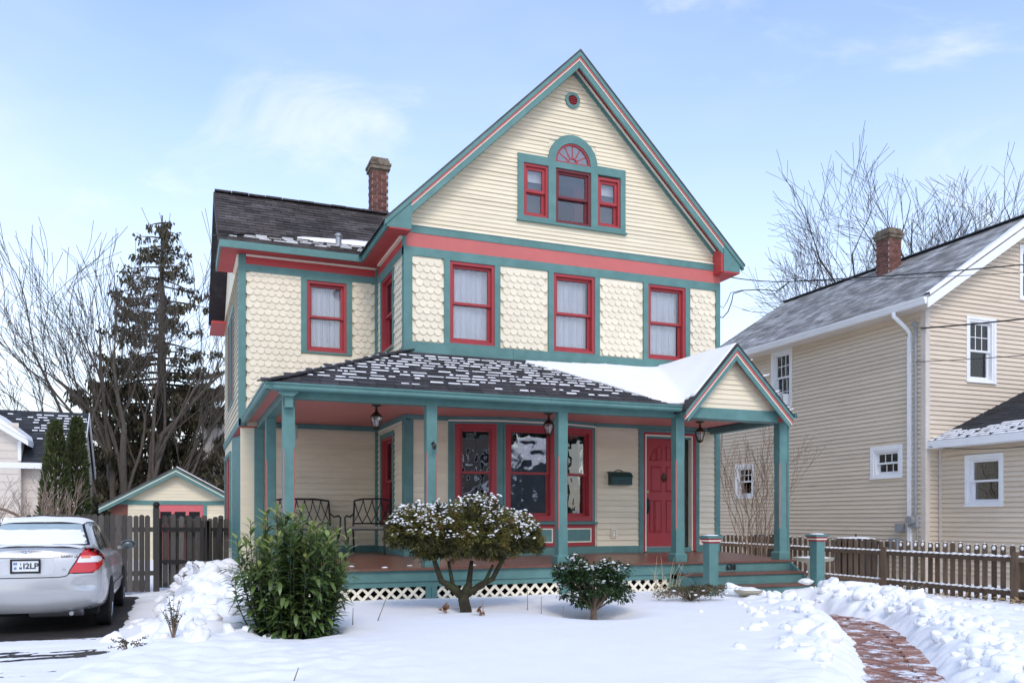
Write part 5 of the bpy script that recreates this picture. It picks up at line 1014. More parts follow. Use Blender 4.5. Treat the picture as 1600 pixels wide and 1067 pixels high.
# roof
mb = MB(); slab(mb, (NE, 13.2, 6.10), (NE, 22.0, 6.10), (NRX, 22.0, NRZ), (NRX, 13.2, NRZ), 0.06); mb.build('roof_slope', roofgrey, nb); mb = MB(); slab(mb, (NRX, 13.2, NRZ), (NRX, 22.0, NRZ), (21.7, 22.0, 6.10), (21.7, 13.2, 6.10), 0.06); mb.build('roof_slope', roofgrey, nb)
sh = MB(); dvn = V((NRX - NE, 0, NRZ - 6.10)); shingle_field(sh, (NE, 13.2, 6.10), (0, 1, 0), dvn, 8.8, dvn.length, 0.3, 0.14, 0.012); sh.build('roof_shingles', roofgrey, nb, kind='stuff')
MB().beam((NRX, 13.18, NRZ + 0.012), (NRX, 22.0, NRZ + 0.012), 0.26, 0.03).build('ridge_cap', roofblack, nb)
def nrake(zo, h, y0, y1, nm, mt):
    for xe in (NE, 21.7): MB().prism([(NRX, y0, NRZ - zo), (xe, y0, 6.10 - zo), (xe, y0, 6.10 - zo - h), (NRX, y0, NRZ - zo - h)], [(NRX, y1, NRZ - zo), (xe, y1, 6.10 - zo), (xe, y1, 6.10 - zo - h), (NRX, y1, NRZ - zo - h)]).build(nm, mt, nb)
nrake(0.045, 0.20, 13.165, 13.198, 'rake_board', white); nrake(0.11, 0.05, 13.2, 13.59, 'rake_soffit', vinyl2)
MB().box(14.52, 14.9, 13.2, 22.0, 5.93, 5.955).build('eave_soffit', vinyl2, nb)
gp = [(0.0, 0.0), (0.08, 0.0), (0.10, 0.03), (0.10, 0.06), (0.125, 0.10), (0.125, 0.14), (0, 0.14)]
MB().prism([(14.54 - d, 13.2, 5.945 + h) for d, h in gp], [(14.54 - d, 22.0, 5.945 + h) for d, h in gp]).build('gutter', white, nb)
MB().tube([(14.47, 14.05, 5.95), (14.47, 14.05, 5.86), (14.56, 14.02, 5.78), (14.78, 13.98, 5.60), (14.85, 13.97, 5.50), (14.85, 13.97, 5.4)], 0.045, 8).build('downspout_elbow', white, nb, smooth=True); MB().box(14.81, 14.875, 13.92, 14.01, 0.0, 5.42).build('downspout', white, nb)
# snow along the front rake
mb = MB(); vs = []; n = 40
for i in range(n + 1):
    t = i / n; p = V((NE + 0.05, 13.16, 6.13)).lerp(V((NRX, 13.16, NRZ + 0.0)), t); w = 0.24 + 0.40 * t * 0.6 + 0.05 * noise.noise(V((t * 14, 0, 2)))
    for k, (dy, h) in enumerate(((0.0, 0.0), (0.01, 0.06), (w * 0.5, 0.055), (w, 0.02))): vs.append((p.x, p.y + dy, p.z + h))
mb.add(vs, [(i * 4 + j, i * 4 + 4 + j, i * 4 + 5 + j, i * 4 + 1 + j) for i in range(n) for j in range(3)]); tag(mb.build('roof_snow', snow, smooth='all', recalc=False), 'band of snow along the front edge of the tan house roof', 'snow')
chimney(nb, 17.48, 17.15, 7.6, 8.95, 0.40, 0.44, capz=0.22)
# front extension with a hip roof
N4 = Fr((0, 10.6, 0), (1, 0, 0), (0, -1, 0)); ew = (12.1, 12.86, 1.75, 2.72)
w3 = wall_sheet('wall', N3, 10.6, 13.59, 0.0, 2.95, [ew], vinyl, nb); clapboards(N3, 0.3, 2.93, 0.1, (10.6, 13.55), [(ew[0] - .04, ew[1] + .04, ew[2] - .05, ew[3] + .05)], vinyl, w3, 0.032, 'siding_board')
wall_sheet('wall', N4, 15.28, 21.0, 0.0, 2.95, [], vinyl, nb)
window(nb, N3, *ew, 0.06, cm=white, fm=white, fill='none', label='window of the front extension')
mb = MB(); slab(mb, (14.93, 10.25, 3.10), (14.93, 13.59, 3.10), (18.6, 13.59, 4.65), (18.6, 13.3, 4.65), 0.05); slab(mb, (14.93, 10.25, 3.10), (18.6, 13.3, 4.65), (19.0, 13.3, 4.65), (22.0, 10.25, 3.10), 0.05); mb.build('extension_roof', roofblack, nb)
sh = MB(); dve = V((18.6 - 14.93, 0, 1.55)); shingle_field(sh, (14.93, 10.25, 3.10), (0, 1, 0), dve, 3.34, dve.length, 0.3, 0.14, 0.014, clip=lambda u, v: u > v * 0.86); sh.build('roof_shingles', roofblack, nb, kind='stuff')
MB().box(14.90, 14.93, 10.25, 13.59, 2.96, 3.115).build('eave_fascia', white, nb); MB().box(14.931, 15.3, 10.25, 13.59, 2.955, 2.975).build('eave_soffit', whitedirty, nb); MB().box(14.90, 22.0, 10.22, 10.249, 2.96, 3.115).build('eave_fascia', white, nb)
MB().box(15.24, 15.279, 13.50, 13.565, 0.0, 2.95).build('corner_trim', vinyl2, nb)
mb = MB(); random.seed(31)
for r in range(22):
    for i in range(13):
        u = i * 0.27 + random.uniform(-.08, .08); v = r * 0.14 + 0.05
        if u < v * 0.86 or u > 3.25: continue
        if v < 0.55 + 0.5 * noise.noise(V((u * 1.3, v, 2))) + 0.9 * sstep(2.3, 0.4, u):
            q = lambda uu, vv, d: V((14.93, 10.25, 3.10)) + V((0, 1, 0)) * uu + dve.normalized() * vv + V((-0.39, 0, 0.92)) * d
            mb.hexa([q(u, v, 0.006), q(u + 0.26, v, 0.006), q(u + 0.25, v + 0.10, 0.006), q(u, v + 0.10, 0.006), q(u + .01, v + .01, 0.022), q(u + 0.25, v + .01, 0.022), q(u + 0.24, v + 0.095, 0.018), q(u + .02, v + 0.095, 0.018)])
tag(mb.build('roof_snow', snow), 'broken snow on the black roof of the front extension', 'snow', kind='stuff')
# services on the side wall
cn = MB(); cn.tube([(14.83, 13.80, 5.62), (14.83, 13.80, 1.55)], 0.028, 8); cn.tube([(14.83, 13.80, 5.62), (14.80, 13.80, 5.70), (14.76, 13.80, 5.66)], 0.045, 8); cn.build('service_conduit', plasticgrey, nb, smooth=True)
MB().tube([(14.85, 13.77, 1.3), (14.85, 13.77, 0.2)], 0.02, 6).build('conduit', plasticgrey, nb)
em = thing('electric_meter', 'round grey electric meter on the corner of the tan house', 'meter', (14.8, 13.85, 1.3)); MB().box(14.78, 14.87, 13.74, 13.96, 1.28, 1.52).build('meter_box', plasticgrey, em); MB().tube([(14.78, 13.85, 1.43), (14.68, 13.85, 1.43)], [0.10, 0.09], 18).build('meter_dial', metalgrey, em, smooth=True)
ub = thing('utility_box', 'small grey utility boxes beside the white downspout', 'utility box', (14.82, 14.25, 0.8)); MB().box(14.76, 14.87, 14.12, 14.30, 1.17, 1.35).build('upper_box', plasticgrey, ub); MB().box(14.74, 14.87, 14.22, 14.45, 0.80, 1.02).build('lower_box', plasticgrey, ub)
bn = thing('round_bin', 'dark round bin with a snowy lid behind the brown picket fence', 'bin', (13.8, 14.45, 0.05)); MB().lathe([(0.42, 0.0), (0.45, 0.85), (0.47, 0.86), (0.47, 0.93), (0.3, 0.98), (0.05, 1.0)], (13.8, 14.45, 0.05), 24).build('body', black, bn, smooth=True); MB().blob((13.8, 14.45, 1.03), 0.40, 0.40, 0.035, 2, 0.2, 3).build('lid_snow', snow, bn, smooth='all'); MB().tube([(13.8, 14.45, 1.03), (13.8, 14.45, 1.13)], 0.02, 6).build('knob', black, bn)
kb = thing('dark_crate', 'dark box against the tan house seen through the porch', 'box', (13.9, 17.6, 0.0)); MB().box(13.6, 14.2, 17.35, 17.85, 0.0, 0.98).build('box', black, kb); MB().box(13.58, 14.22, 17.33, 17.87, 0.98, 1.06).build('lid', black, kb)
# overhead cables
def catenary(a, b, sag, r, n=24): a = V(a); b = V(b); return MB().tube([a.lerp(b, i / n) - V((0, 0, sag * 4 * (i / n) * (1 - i / n))) for i in range(n + 1)], r, 5)
J = (10.77, 12.95, 5.95)
tag(catenary(J, (19.5, 4.6, 6.35), 0.28, 0.012).build('service_cable', cable, smooth=True), 'thick black service cable running from the Victorian house over the tan roof', 'cable')
tag(catenary((9.66, 13.3, 6.01), J, 0.03, 0.009).build('support_wire', cable, smooth=True), 'straight support wire from the gable corner to the cable joint', 'cable')
mb = MB(); mb.tube([(9.47, 13.40, 5.28), (9.52, 13.33, 5.24), (9.62, 13.3, 5.36), (9.70, 13.3, 5.55), (9.72, 13.28, 5.70), (9.9, 13.2, 5.76), (10.2, 13.1, 5.78), (10.5, 13.0, 5.76), J], 0.010, 6); mb.tube([(9.47, 13.40, 5.50), (9.53, 13.33, 5.42), (9.60, 13.3, 5.55), (9.68, 13.3, 5.72), (9.9, 13.2, 5.765)], 0.007, 5); mb.tube([(10.1, 13.1, 5.78), (10.3, 13.07, 5.68), (10.5, 13.02, 5.72), J], 0.007, 5); tag(mb.build('drip_loop', cable, smooth=True), 'looped black wires at the right corner of the Victorian house', 'cable')
tag(catenary(J, (18.9, 5.2, 5.75), 0.2, 0.006).build('thin_wire', cable, smooth=True), 'thin wire sagging across the lower part of the tan roof', 'cable')
tag(catenary((14.83, 13.66, 5.55), (17.2, 3.6, 5.35), 0.25, 0.016).build('service_cable', cable, smooth=True), 'black cable from the tan house corner towards the street', 'cable')
tag(catenary((14.82, 13.80, 4.85), (15.8, 4.8, 4.2), 0.12, 0.008).build('thin_wire', cable, smooth=True), 'thin wire from the conduit past the upper front window', 'cable')
tag(catenary((14.89, 13.5, 3.0), (15.8, 8.5, 3.5), 0.35, 0.008).build('thin_wire', cable, smooth=True), 'thin wire drooping under the white eave of the extension', 'cable')

# ================================================================== garage behind the driveway
ga = thing('garage', 'small cream garage with teal trimmed gable and snowy roof behind the fence', 'garage', (-0.1, 30.0, -0.1)); G1 = Fr((0, 30.0, 0), (1, 0, 0), (0, -1, 0)); gs_ = 0.555
wg = MB(); fpoly(wg, G1, [(-2.05, -0.2), (1.85, -0.2), (1.85, 2.0), (-0.1, 3.05), (-2.05, 2.0)], -0.1, 0); wg = wg.build('wall', cream, ga)
clapboards(G1, 2.06, 3.05, 0.11, lambda z: (-0.1 - (3.12 - z) / gs_, -0.1 + (3.12 - z) / gs_), [], cream, wg, 0.02); clapboards(G1, 0.0, 1.93, 0.11, (-2.0, 1.8), [(-0.68, 0.72, -0.3, 2.0)], cream, wg, 0.02)
fbar('belt_board', G1, -2.05, 1.85, 1.93, 2.06, 0, 0.05, teal, ga)
for a in (-0.80, 0.74): fbar('door_casing', G1, a, a + 0.12, -0.2, 1.93, 0, 0.05, teal, ga)
gd = fbar('garage_door', G1, -0.68, 0.74, -0.2, 1.93, 0, 0.025, M('door_pink', (0.62, 0.14, 0.15), 0.5), ga)
for i in range(3): fbar('door_window', G1, -0.58 + i * 0.44, -0.24 + i * 0.44, 1.30, 1.70, 0.025, 0.03, dark, gd)
fbar('brick_pier', G1, -2.05, -1.55, -0.2, 1.93, 0.0, 0.03, brickm, ga); 
for s_, xe in ((-1, -2.38), (1, 2.18)):
    zz = lambda x: 3.16 - gs_ * abs(x + 0.1)
    for zo, h, y0, y1, nm, mt in ((0, 0.05, 29.68, 36.0, 'roof_slope', roofjoin), (0.051, 0.06, 29.7, 29.75, 'rake_crown', teal), (0.112, 0.035, 29.71, 29.75, 'rake_bead', creamtrim), (0.148, 0.11, 29.715, 29.75, 'rake_board', teal)):
        MB().prism([(-0.1, y0, zz(-0.1) - zo), (xe, y0, zz(xe) - zo), (xe, y0, zz(xe) - zo - h), (-0.1, y0, zz(-0.1) - zo - h)], [(-0.1, y1, zz(-0.1) - zo), (xe, y1, zz(xe) - zo), (xe, y1, zz(xe) - zo - h), (-0.1, y1, zz(-0.1) - zo - h)]).build(nm, mt, ga)
mb = MB(); mb.prism([(-0.08, 29.9, 3.2), (2.1, 29.9, 2.0), (2.1, 29.9, 1.97), (-0.08, 29.9, 3.16)], [(-0.08, 35.9, 3.26), (2.1, 35.9, 2.06), (2.1, 35.9, 1.97), (-0.08, 35.9, 3.16)]); MBs = mb.build('roof_snow', snow); tag(MBs, 'smooth snow on the garage roof', 'snow')
tag(MB().box(1.0, 4.0, 40.0, 43.0, 0.0, 6.2).build('far_shed', vinyl2), 'pale far building glimpsed behind the evergreen branches', 'building')
# ================================================================== pale house on the far left
lh = thing('pale_house', 'pale house with dark shingled roof and snowy dormer at the left edge', 'house', (-7, 32, 0)); L1 = Fr((0, 30.15, 0), (1, 0, 0), (0, -1, 0)); L2 = Fr((-2.95, 0, 0), (0, 1, 0), (1, 0, 0))
wl1 = wall_sheet('wall', L1, -13, -2.95, 0.0, 3.2, [], vinyl2, lh); clapboards(L1, 0.2, 3.1, 0.24, (-13, -3.0), [], vinyl2, wl1, 0.02, 'siding_board')
mb = MB(); mb.prism([(-2.95, 30.15, 0), (-2.95, 34.0, 0), (-2.95, 34.0, 3.2), (-2.95, 32.0, 4.9), (-2.95, 30.15, 3.2)], [(-3.05, 30.15, 0), (-3.05, 34.0, 0), (-3.05, 34.0, 3.2), (-3.05, 32.0, 4.9), (-3.05, 30.15, 3.2)]); wl2 = mb.build('gable_wall', vinyl2, lh)
clapboards(L2, 0.2, 4.8, 0.13, lambda z: (30.2 if z < 3.2 else 30.2 + (z - 3.2) * 1.07, 34.0 if z < 3.2 else 34.0 - (z - 3.2) * 1.07), [], vinyl2, wl2, 0.022, 'siding_board')
mb = MB(); slab(mb, (-13, 29.8, 3.20), (-2.85, 29.8, 3.20), (-2.85, 32.0, 5.05), (-13, 32.0, 5.05)); slab(mb, (-13, 32.0, 5.05), (-2.85, 32.0, 5.05), (-2.85, 34.3, 3.1), (-13, 34.3, 3.1)); mb.build('roof', roofblack, lh)
sh = MB(); dvl = V((0, 2.2, 1.85)); shingle_field(sh, (-8, 29.8, 3.20), (1, 0, 0), dvl, 5.15, dvl.length, 0.3, 0.15, 0.016); sh.build('roof_shingles', roofblack, lh, kind='stuff')
MB().box(-13, -2.85, 29.76, 29.8, 3.02, 3.2).build('eave_fascia', white, lh); mb = MB()
for y0, z0, y1, z1 in ((29.8, 3.2, 32.0, 5.06), (32.0, 5.06, 34.3, 3.1)): mb.prism([(-2.87, y0, z0), (-2.87, y1, z1), (-2.87, y1, z1 - 0.2), (-2.87, y0, z0 - 0.2)], [(-2.83, y0, z0), (-2.83, y1, z1), (-2.83, y1, z1 - 0.2), (-2.83, y0, z0 - 0.2)])
mb.build('rake_board', white, lh)
LD = Fr((0, 29.78, 0), (1, 0, 0), (0, -1, 0)); mb = MB(); fpoly(mb, LD, [(-8.0, 0.0), (-4.55, 0.0), (-4.55, 3.85), (-6.3, 5.0), (-8.0, 3.85)], -2.0, 0.0); dr = mb.build('dormer_wall', vinyl2, lh); clapboards(LD, 0.2, 4.4, 0.24, (-8.0, -4.6), [], vinyl2, dr, 0.02, 'siding_board')
fbar('corner_trim', LD, -4.62, -4.53, 3.25, 3.85, 0, 0.04, white, lh)
for s_, xe in ((1, -4.3), (-1, -8.3)):
    MB().prism([(-6.3, 29.45, 5.16), (xe, 29.45, 3.86), (xe, 29.45, 3.70), (-6.3, 29.45, 5.0)], [(-6.3, 32.0, 5.16), (xe, 32.0, 3.86), (xe, 32.0, 3.70), (-6.3, 32.0, 5.0)]).build('dormer_roof', white, lh)
mb = MB(); mb.prism([(-6.3, 29.47, 5.165), (-4.32, 29.47, 3.885), (-4.36, 29.47, 3.95), (-5.2, 29.47, 4.62), (-6.3, 29.47, 5.30)], [(-6.3, 31.9, 5.165), (-4.32, 30.6, 3.885), (-4.36, 30.6, 4.05), (-5.2, 31.4, 4.72), (-6.3, 31.9, 5.34)]); tag(mb.build('roof_snow', snow, smooth=40), 'thick snow on the dormer roof of the pale house', 'snow')
mb = MB(); random.seed(9)
for r in range(17):
    for i in range(17):
        x = -6.0 + i * 0.2 + random.uniform(-.05, .05); v = 0.6 + r * 0.15 + 0.06
        if x > -3.0 or random.random() > sstep(-5.4, -3.6, x + 0.5 * (v - 1.8)) * 0.75 or v < 1.2 - 0.2 * noise.noise(V((x, v, 1))): continue
        q = lambda xx, vv, d: V((xx, 29.8, 3.2)) + dvl.normalized() * vv + V((0, -0.64, 0.77)) * d
        if v < 2.75: mb.hexa([q(x, v, 0.005), q(x + 0.16, v, 0.005), q(x + 0.15, v + .05, 0.005), q(x, v + .05, 0.005), q(x, v, 0.022), q(x + 0.16, v, 0.022), q(x + 0.15, v + .05, 0.02), q(x, v + .05, 0.02)])
tag(mb.build('roof_snow', snow), 'rows of snow flecks on the right end of the pale house roof', 'snow', kind='stuff')
MB().box(-13, -4.3, 29.3, 29.74, 1.35, 1.5).build('porch_roof_snow', snow, lh); MB().box(-13, -4.4, 29.35, 29.5, 0.0, 1.34).build('porch_screen', M('grey_siding', (0.28, 0.25, 0.22), 0.7), lh)
# ================================================================== houses across the street (seen mirrored in the bay windows)
for i, (x0, x1, lb, wm) in enumerate(((7.5, 15.5, 'plain grey house across the street, left one', M('street_grey', (0.22, 0.23, 0.24), 0.7)), (18.5, 27.0, 'plain blue-grey house across the street, right one', M('street_blue', (0.14, 0.17, 0.20), 0.7)), (-5.5, 3.5, 'plain brown house across the street behind the viewer', M('street_brown', (0.16, 0.13, 0.11), 0.7)), (34.0, 43.0, 'plain dark house far down the street', M('street_dark', (0.12, 0.12, 0.13), 0.7)))):
    hs_ = thing('street_house', lb, 'house', ((x0 + x1) / 2, -17, 0)); FS = Fr((0, -14.0, 0), (1, 0, 0), (0, 1, 0)); xm = (x0 + x1) / 2
    mb = MB(); mb.prism([(x0, -14, 0), (x1, -14, 0), (x1, -14, 5.2), (xm, -14, 8.0), (x0, -14, 5.2)], [(x0, -24, 0), (x1, -24, 0), (x1, -24, 5.2), (xm, -24, 8.0), (x0, -24, 5.2)]); mb.build('wall', wm, hs_)
    for s_, xe in ((-1, x0 - 0.5), (1, x1 + 0.5)): MB().prism([(xm, -13.5, 8.2), (xe, -13.5, 5.0), (xe, -13.5, 4.8), (xm, -13.5, 7.95)], [(xm, -24, 8.2), (xe, -24, 5.0), (xe, -24, 4.8), (xm, -24, 7.95)]).build('roof', snow, hs_)
    for wx in (x0 + 1.2, x0 + 3.4, x0 + 5.6):
        for wz in (0.9, 3.4):
            w_ = MB(); fring(w_, FS, wx, wx + 1.0, wz, wz + 1.5, 0.1, 0.0, 0.05); w_ = w_.build('window', white, hs_); fbar('pane', FS, wx + 0.1, wx + 0.9, wz + 0.1, wz + 1.4, 0.005, 0.01, dark, w_)
    MB().box(x0 + 0.5, x1 - 0.5, -13.9, -12.0, 2.6, 2.85).build('porch_roof', snow, hs_)
# ================================================================== parked sedan seen from behind
CX, CY, CZ = -1.77, 11.93, 0.0
car = thing('parked_car', 'silver sedan with snow on its rear window parked on the driveway', 'car', (CX, CY, CZ))
paint = M('silver_paint', (0.46, 0.465, 0.47), 0.26, 0.03, 5, metal=0.35, coat=0.6)
redlens = M('red_lens', (0.55, 0.012, 0.015), 0.12, 0.05, 8, coat=1.0); whitelens = M('white_lens', (0.75, 0.72, 0.72), 0.15, 0.05, 8, coat=1.0); amber = M('amber_lens', (0.8, 0.18, 0.10), 0.15, 0.05, 8, coat=1.0)
chrome = M('chrome', (0.75, 0.76, 0.78), 0.15, 0.02, 5, metal=1.0); rubber = M('rubber', (0.015, 0.015, 0.015), 0.8, 0.2, 20); rimm = M('wheel_rim', (0.45, 0.46, 0.47), 0.35, 0.05, 5, metal=0.8)
plate_m = M('plate_white', (0.72, 0.74, 0.76), 0.4, 0.06, 30); underm = M('underbody', (0.01, 0.01, 0.01), 0.9)
def subsurf(mb, lv, name, mat, parent, smooth='all'):
    o = mb.build(name + '_cage', mat, None, recalc=True); md = o.modifiers.new('s', 'SUBSURF'); md.levels = lv; md.render_levels = lv
    bpy.context.view_layer.update(); dg = bpy.context.evaluated_depsgraph_get(); me = bpy.data.meshes.new_from_object(o.evaluated_get(dg)); old = o.data; bpy.data.objects.remove(o); bpy.data.meshes.remove(old)
    me.name = name; me.polygons.foreach_set('use_smooth', [True] * len(me.polygons)); bvh = BVHTree.FromPolygons([v.co[:] for v in me.vertices], [p.vertices[:] for p in me.polygons])
    b = BASE[parent]; me.transform(Matrix.Translation(-b)); ob = bpy.data.objects.new(name, me); COL.objects.link(ob); ob.parent = parent; BASE[ob] = b.copy(); return ob, bvh
# lower body: stations along y, profile from the sill up to the centre of the deck
def station(y, w, zb, zs, zt, tw, ys=None):
    prof = [(0.0, zb), (w * 0.70, zb), (w * 0.96, zb + 0.05), (w * 1.0, zb + 0.22), (w * 1.0, 0.62), (w * 0.995, zs - 0.10), (w * 0.955, zs), (tw, zt - 0.015), (tw * 0.55, zt), (0.0, zt + 0.012)]
    return [(x, y + (ys[i] if ys else 0), z) for i, (x, z) in enumerate(prof)]
rear_off = [0.10, 0.10, 0.05, 0.0, 0.0, 0.05, 0.075, 0.10, 0.09, 0.085]
st = [station(0.03, 0.76, 0.28, 0.98, 1.065, 0.62, rear_off), station(0.13, 0.83, 0.30, 0.99, 1.085, 0.66, [q * 0.7 for q in rear_off]), station(0.30, 0.868, 0.26, 0.99, 1.10, 0.68), station(0.62, 0.89, 0.24, 0.985, 1.11, 0.70), station(1.2, 0.898, 0.22, 0.975, 1.06, 0.74), station(2.3, 0.898, 0.22, 0.955, 1.00, 0.76), station(3.4, 0.895, 0.22, 0.94, 0.99, 0.74), station(4.1, 0.87, 0.23, 0.88, 0.93, 0.68), station(4.6, 0.80, 0.24, 0.74, 0.80, 0.6), station(4.78, 0.68, 0.28, 0.62, 0.68, 0.5)]
mb = MB(); n = 10
for s_ in st:
    for x, y, z in s_: mb.v.append((CX + x, CY + y, CZ + z))
    for x, y, z in s_: mb.v.append((CX - x, CY + y, CZ + z))
for i in range(len(st) - 1):
    for k, sgn in ((0, 1), (n, -1)):
        for j in range(n - 1):
            a, b, c, d = (i * 2 * n + k + j, (i + 1) * 2 * n + k + j, (i + 1) * 2 * n + k + j + 1, i * 2 * n + k + j + 1); mb.f.append((a, b, c, d) if sgn > 0 else (d, c, b, a)); mb.m.append(0)
for i in (0, len(st) - 1):           # end caps with a bulging centre
    ctr = len(mb.v); yo = -0.075 if i == 0 else 0.06
    for j in range(n): x, y, z = st[i][j]; mb.v.append((CX, CY + y + yo * (1 if 1 <= j <= 8 else 0.9), CZ + z))
    h_ = len(mb.v)
    for sg in (1, -1):
        for j in range(n): x, y, z = st[i][j]; mb.v.append((CX + sg * x * 0.55, CY + y + yo * 0.62, CZ + z))
    for k, hb in ((0, h_), (n, h_ + n)):
        for j in range(n - 1):
            if 0 < j < n - 1: mb.f.append((i * 2 * n + k + j, i * 2 * n + k + j + 1, hb + j + 1, hb + j)); mb.m.append(0)
            if 0 < j < n - 1: mb.f.append((hb + j, hb + j + 1, ctr + j + 1, ctr + j)); mb.m.append(0)
bm = bmesh.new(); me_ = bpy.data.meshes.new('tmp'); me_.from_pydata(mb.v, [], mb.f); bm.from_mesh(me_); bmesh.ops.remove_doubles(bm, verts=bm.verts, dist=0.0015); bmesh.ops.delete(bm, geom=[v for v in bm.verts if not v.link_faces], context='VERTS'); bm.verts.ensure_lookup_table()
m2 = MB(); bm.verts.index_update(); m2.v = [tuple(v.co) for v in bm.verts]; m2.f = [tuple(v.index for v in f.verts) for f in bm.faces]; m2.m = [0] * len(m2.f); bm.free(); bpy.data.meshes.remove(me_)
body, bvh = subsurf(m2, 2, 'body', paint, car)
# cabin
cab = [(0.62, 0.70, 1.06, 0.68, 1.07), (0.95, 0.735, 1.03, 0.60, 1.22), (1.38, 0.75, 1.0, 0.545, 1.405), (1.75, 0.755, 0.99, 0.56, 1.455), (2.35, 0.755, 0.98, 0.565, 1.475), (2.80, 0.755, 0.98, 0.56, 1.44), (3.35, 0.75, 0.97, 0.60, 1.16), (3.62, 0.72, 0.95, 0.62, 1.0)]
mb = MB(); rows = []
for y, w0, z0, w1, z1 in cab:
    r_ = [(w0 + 0.02, z0 - 0.12), (w0 + 0.005, z0), (w0 * 0.45 + w1 * 0.55 + 0.03, z0 * 0.45 + z1 * 0.55), (w1 + 0.02, z1 - 0.06), (w1 * 0.85, z1 - 0.012), (w1 * 0.4, z1 + 0.008)]
    rows.append([(CX + x, CY + y, CZ + z) for x, z in r_] + [(CX - x, CY + y, CZ + z) for x, z in r_[::-1]])
for r_ in rows: mb.v += r_
k_ = 12
for i in range(len(rows) - 1):
    for j in range(k_ - 1): mb.f.append((i * k_ + j, i * k_ + j + 1, (i + 1) * k_ + j + 1, (i + 1) * k_ + j)); mb.m.append(0)
for i in (0, len(rows) - 1): mb.f.append(tuple(range(i * k_, i * k_ + k_))); mb.m.append(0)
cabin, bvc = subsurf(mb, 2, 'cabin', paint, car)
def patch(rows_, ncol, axis_, off, name, mat, parent, trees, th=0.0, smooth='all'):
    """rows of (t, a0, a1): a grid laid on the bodywork. axis 'y' looks along +y (x,z given), 'x' from the right (y,z given), 'z' from above (x,y given)"""
    mb = MB(); nr = len(rows_)
    for t_, a0, a1 in rows_:
        for i in range(ncol + 1):
            a = a0 + (a1 - a0) * i / ncol
            if axis_ == 'y': o_, d_ = V((CX + a, CY - 2, CZ + t_)), V((0, 1, 0))
            elif axis_ == 'x': o_, d_ = V((CX + 3, CY + a, CZ + t_)), V((-1, 0, 0))
            elif axis_ == '-x': o_, d_ = V((CX - 3, CY + a, CZ + t_)), V((1, 0, 0))
            else: o_, d_ = V((CX + a, CY + t_, CZ + 4)), V((0, 0, -1))
            best = None
            for tr in trees:
                h = tr.ray_cast(o_, d_)
                if h[0] is not None and (best is None or h[3] < best[3]): best = h
            if best is None: p = o_ + d_ * 2.2
            else:
                nn = best[1] if best[1].dot(d_) < 0 else -best[1]; p = best[0] + (nn * 0.6 - d_ * 0.4) * off
            mb.v.append(tuple(p))
    for r in range(nr - 1):
        for i in range(ncol): mb.f.append((r * (ncol + 1) + i, r * (ncol + 1) + i + 1, (r + 1) * (ncol + 1) + i + 1, (r + 1) * (ncol + 1) + i)); mb.m.append(0)
    return mb.build(name, mat, parent, smooth=smooth, recalc=False)
both = [bvh, bvc]
# rear window, its snow and dark surround
def rw(z): return 0.475 + (1.40 - z) / (1.40 - 1.12) * 0.135
patch([(z, -rw(z) - 0.03, rw(z) + 0.03) for z in [1.105 + 0.0365 * i for i in range(9)]], 22, 'y', 0.006, 'rear_window_seal', rubber, car, [bvc])
patch([(z, -rw(z), rw(z)) for z in [1.12 + 0.0325 * i for i in range(9)]], 22, 'y', 0.011, 'rear_window', M('frosted_glass', (0.36, 0.45, 0.47), 0.35, 0.15, 6, spec=0.5), car, [bvc])
sn_c = thing('car_snow', 'snow lying on the rear window, boot and roof of the silver sedan', 'snow', (CX, CY, 1.0))
mbw = []
for i in range(10):
    z = 1.108 + 0.021 * i; mbw.append((z, -rw(z) + 0.01 + 0.02 * math.sin(i), rw(z) - 0.015 - 0.02 * math.sin(i * 1.7)))
o = patch(mbw, 40, 'y', 0.026, 'window_snow', snow, sn_c, [bvc]);
for v in o.data.vertices: v.co.z += 0.014 * noise.noise(v.co * 7) * (1 if v.co.z > 0.2 else 0.3)
o = patch([(1.42 + 0.1 * i, -0.50 - 0.01 * i, 0.50 + 0.01 * i) for i in range(11)], 24, 'z', 0.016, 'roof_snow', snow, sn_c, [bvc])
for v in o.data.vertices: v.co.z += 0.012 * noise.noise(v.co * 4)
o = patch([(0.22 + 0.055 * i, -0.60, 0.60 - 0.0 * i) for i in range(8)], 24, 'z', 0.012, 'boot_snow', snow, sn_c, both)
for v in o.data.vertices: v.co.z += 0.012 * noise.noise(v.co * 5)
# side glass on the right and left
for ax in ('x', '-x'):
    for rows_ in ([(1.03, 1.18, 1.92), (1.12, 1.24, 1.93), (1.22, 1.38, 1.94), (1.32, 1.62, 1.96), (1.36, 1.78, 1.97)], [(1.02, 2.02, 3.10), (1.12, 2.03, 2.98), (1.22, 2.03, 2.84), (1.32, 2.04, 2.66), (1.37, 2.06, 2.55)]): patch(rows_, 8, ax, 0.012, 'side_window', M('side_glass_%s' % ax, (0.02, 0.025, 0.027), 0.08, 0.02, 3, spec=0.8), car, [bvc])
    for q in (1.97, 3.2): patch([(z, q - 0.004, q + 0.004) for z in (0.34, 0.5, 0.65, 0.8, 0.93)], 1, ax, 0.004, 'door_gap', rubber, car, [bvh])
    for q in (1.75, 2.85): patch([(0.845, q, q + 0.2), (0.87, q, q + 0.2)], 4, ax, 0.022, 'door_handle', paint, car, [bvh])
    patch([(0.50, 1.5, 3.3), (0.545, 1.5, 3.3)], 12, ax, 0.016, 'side_moulding', paint, car, [bvh])
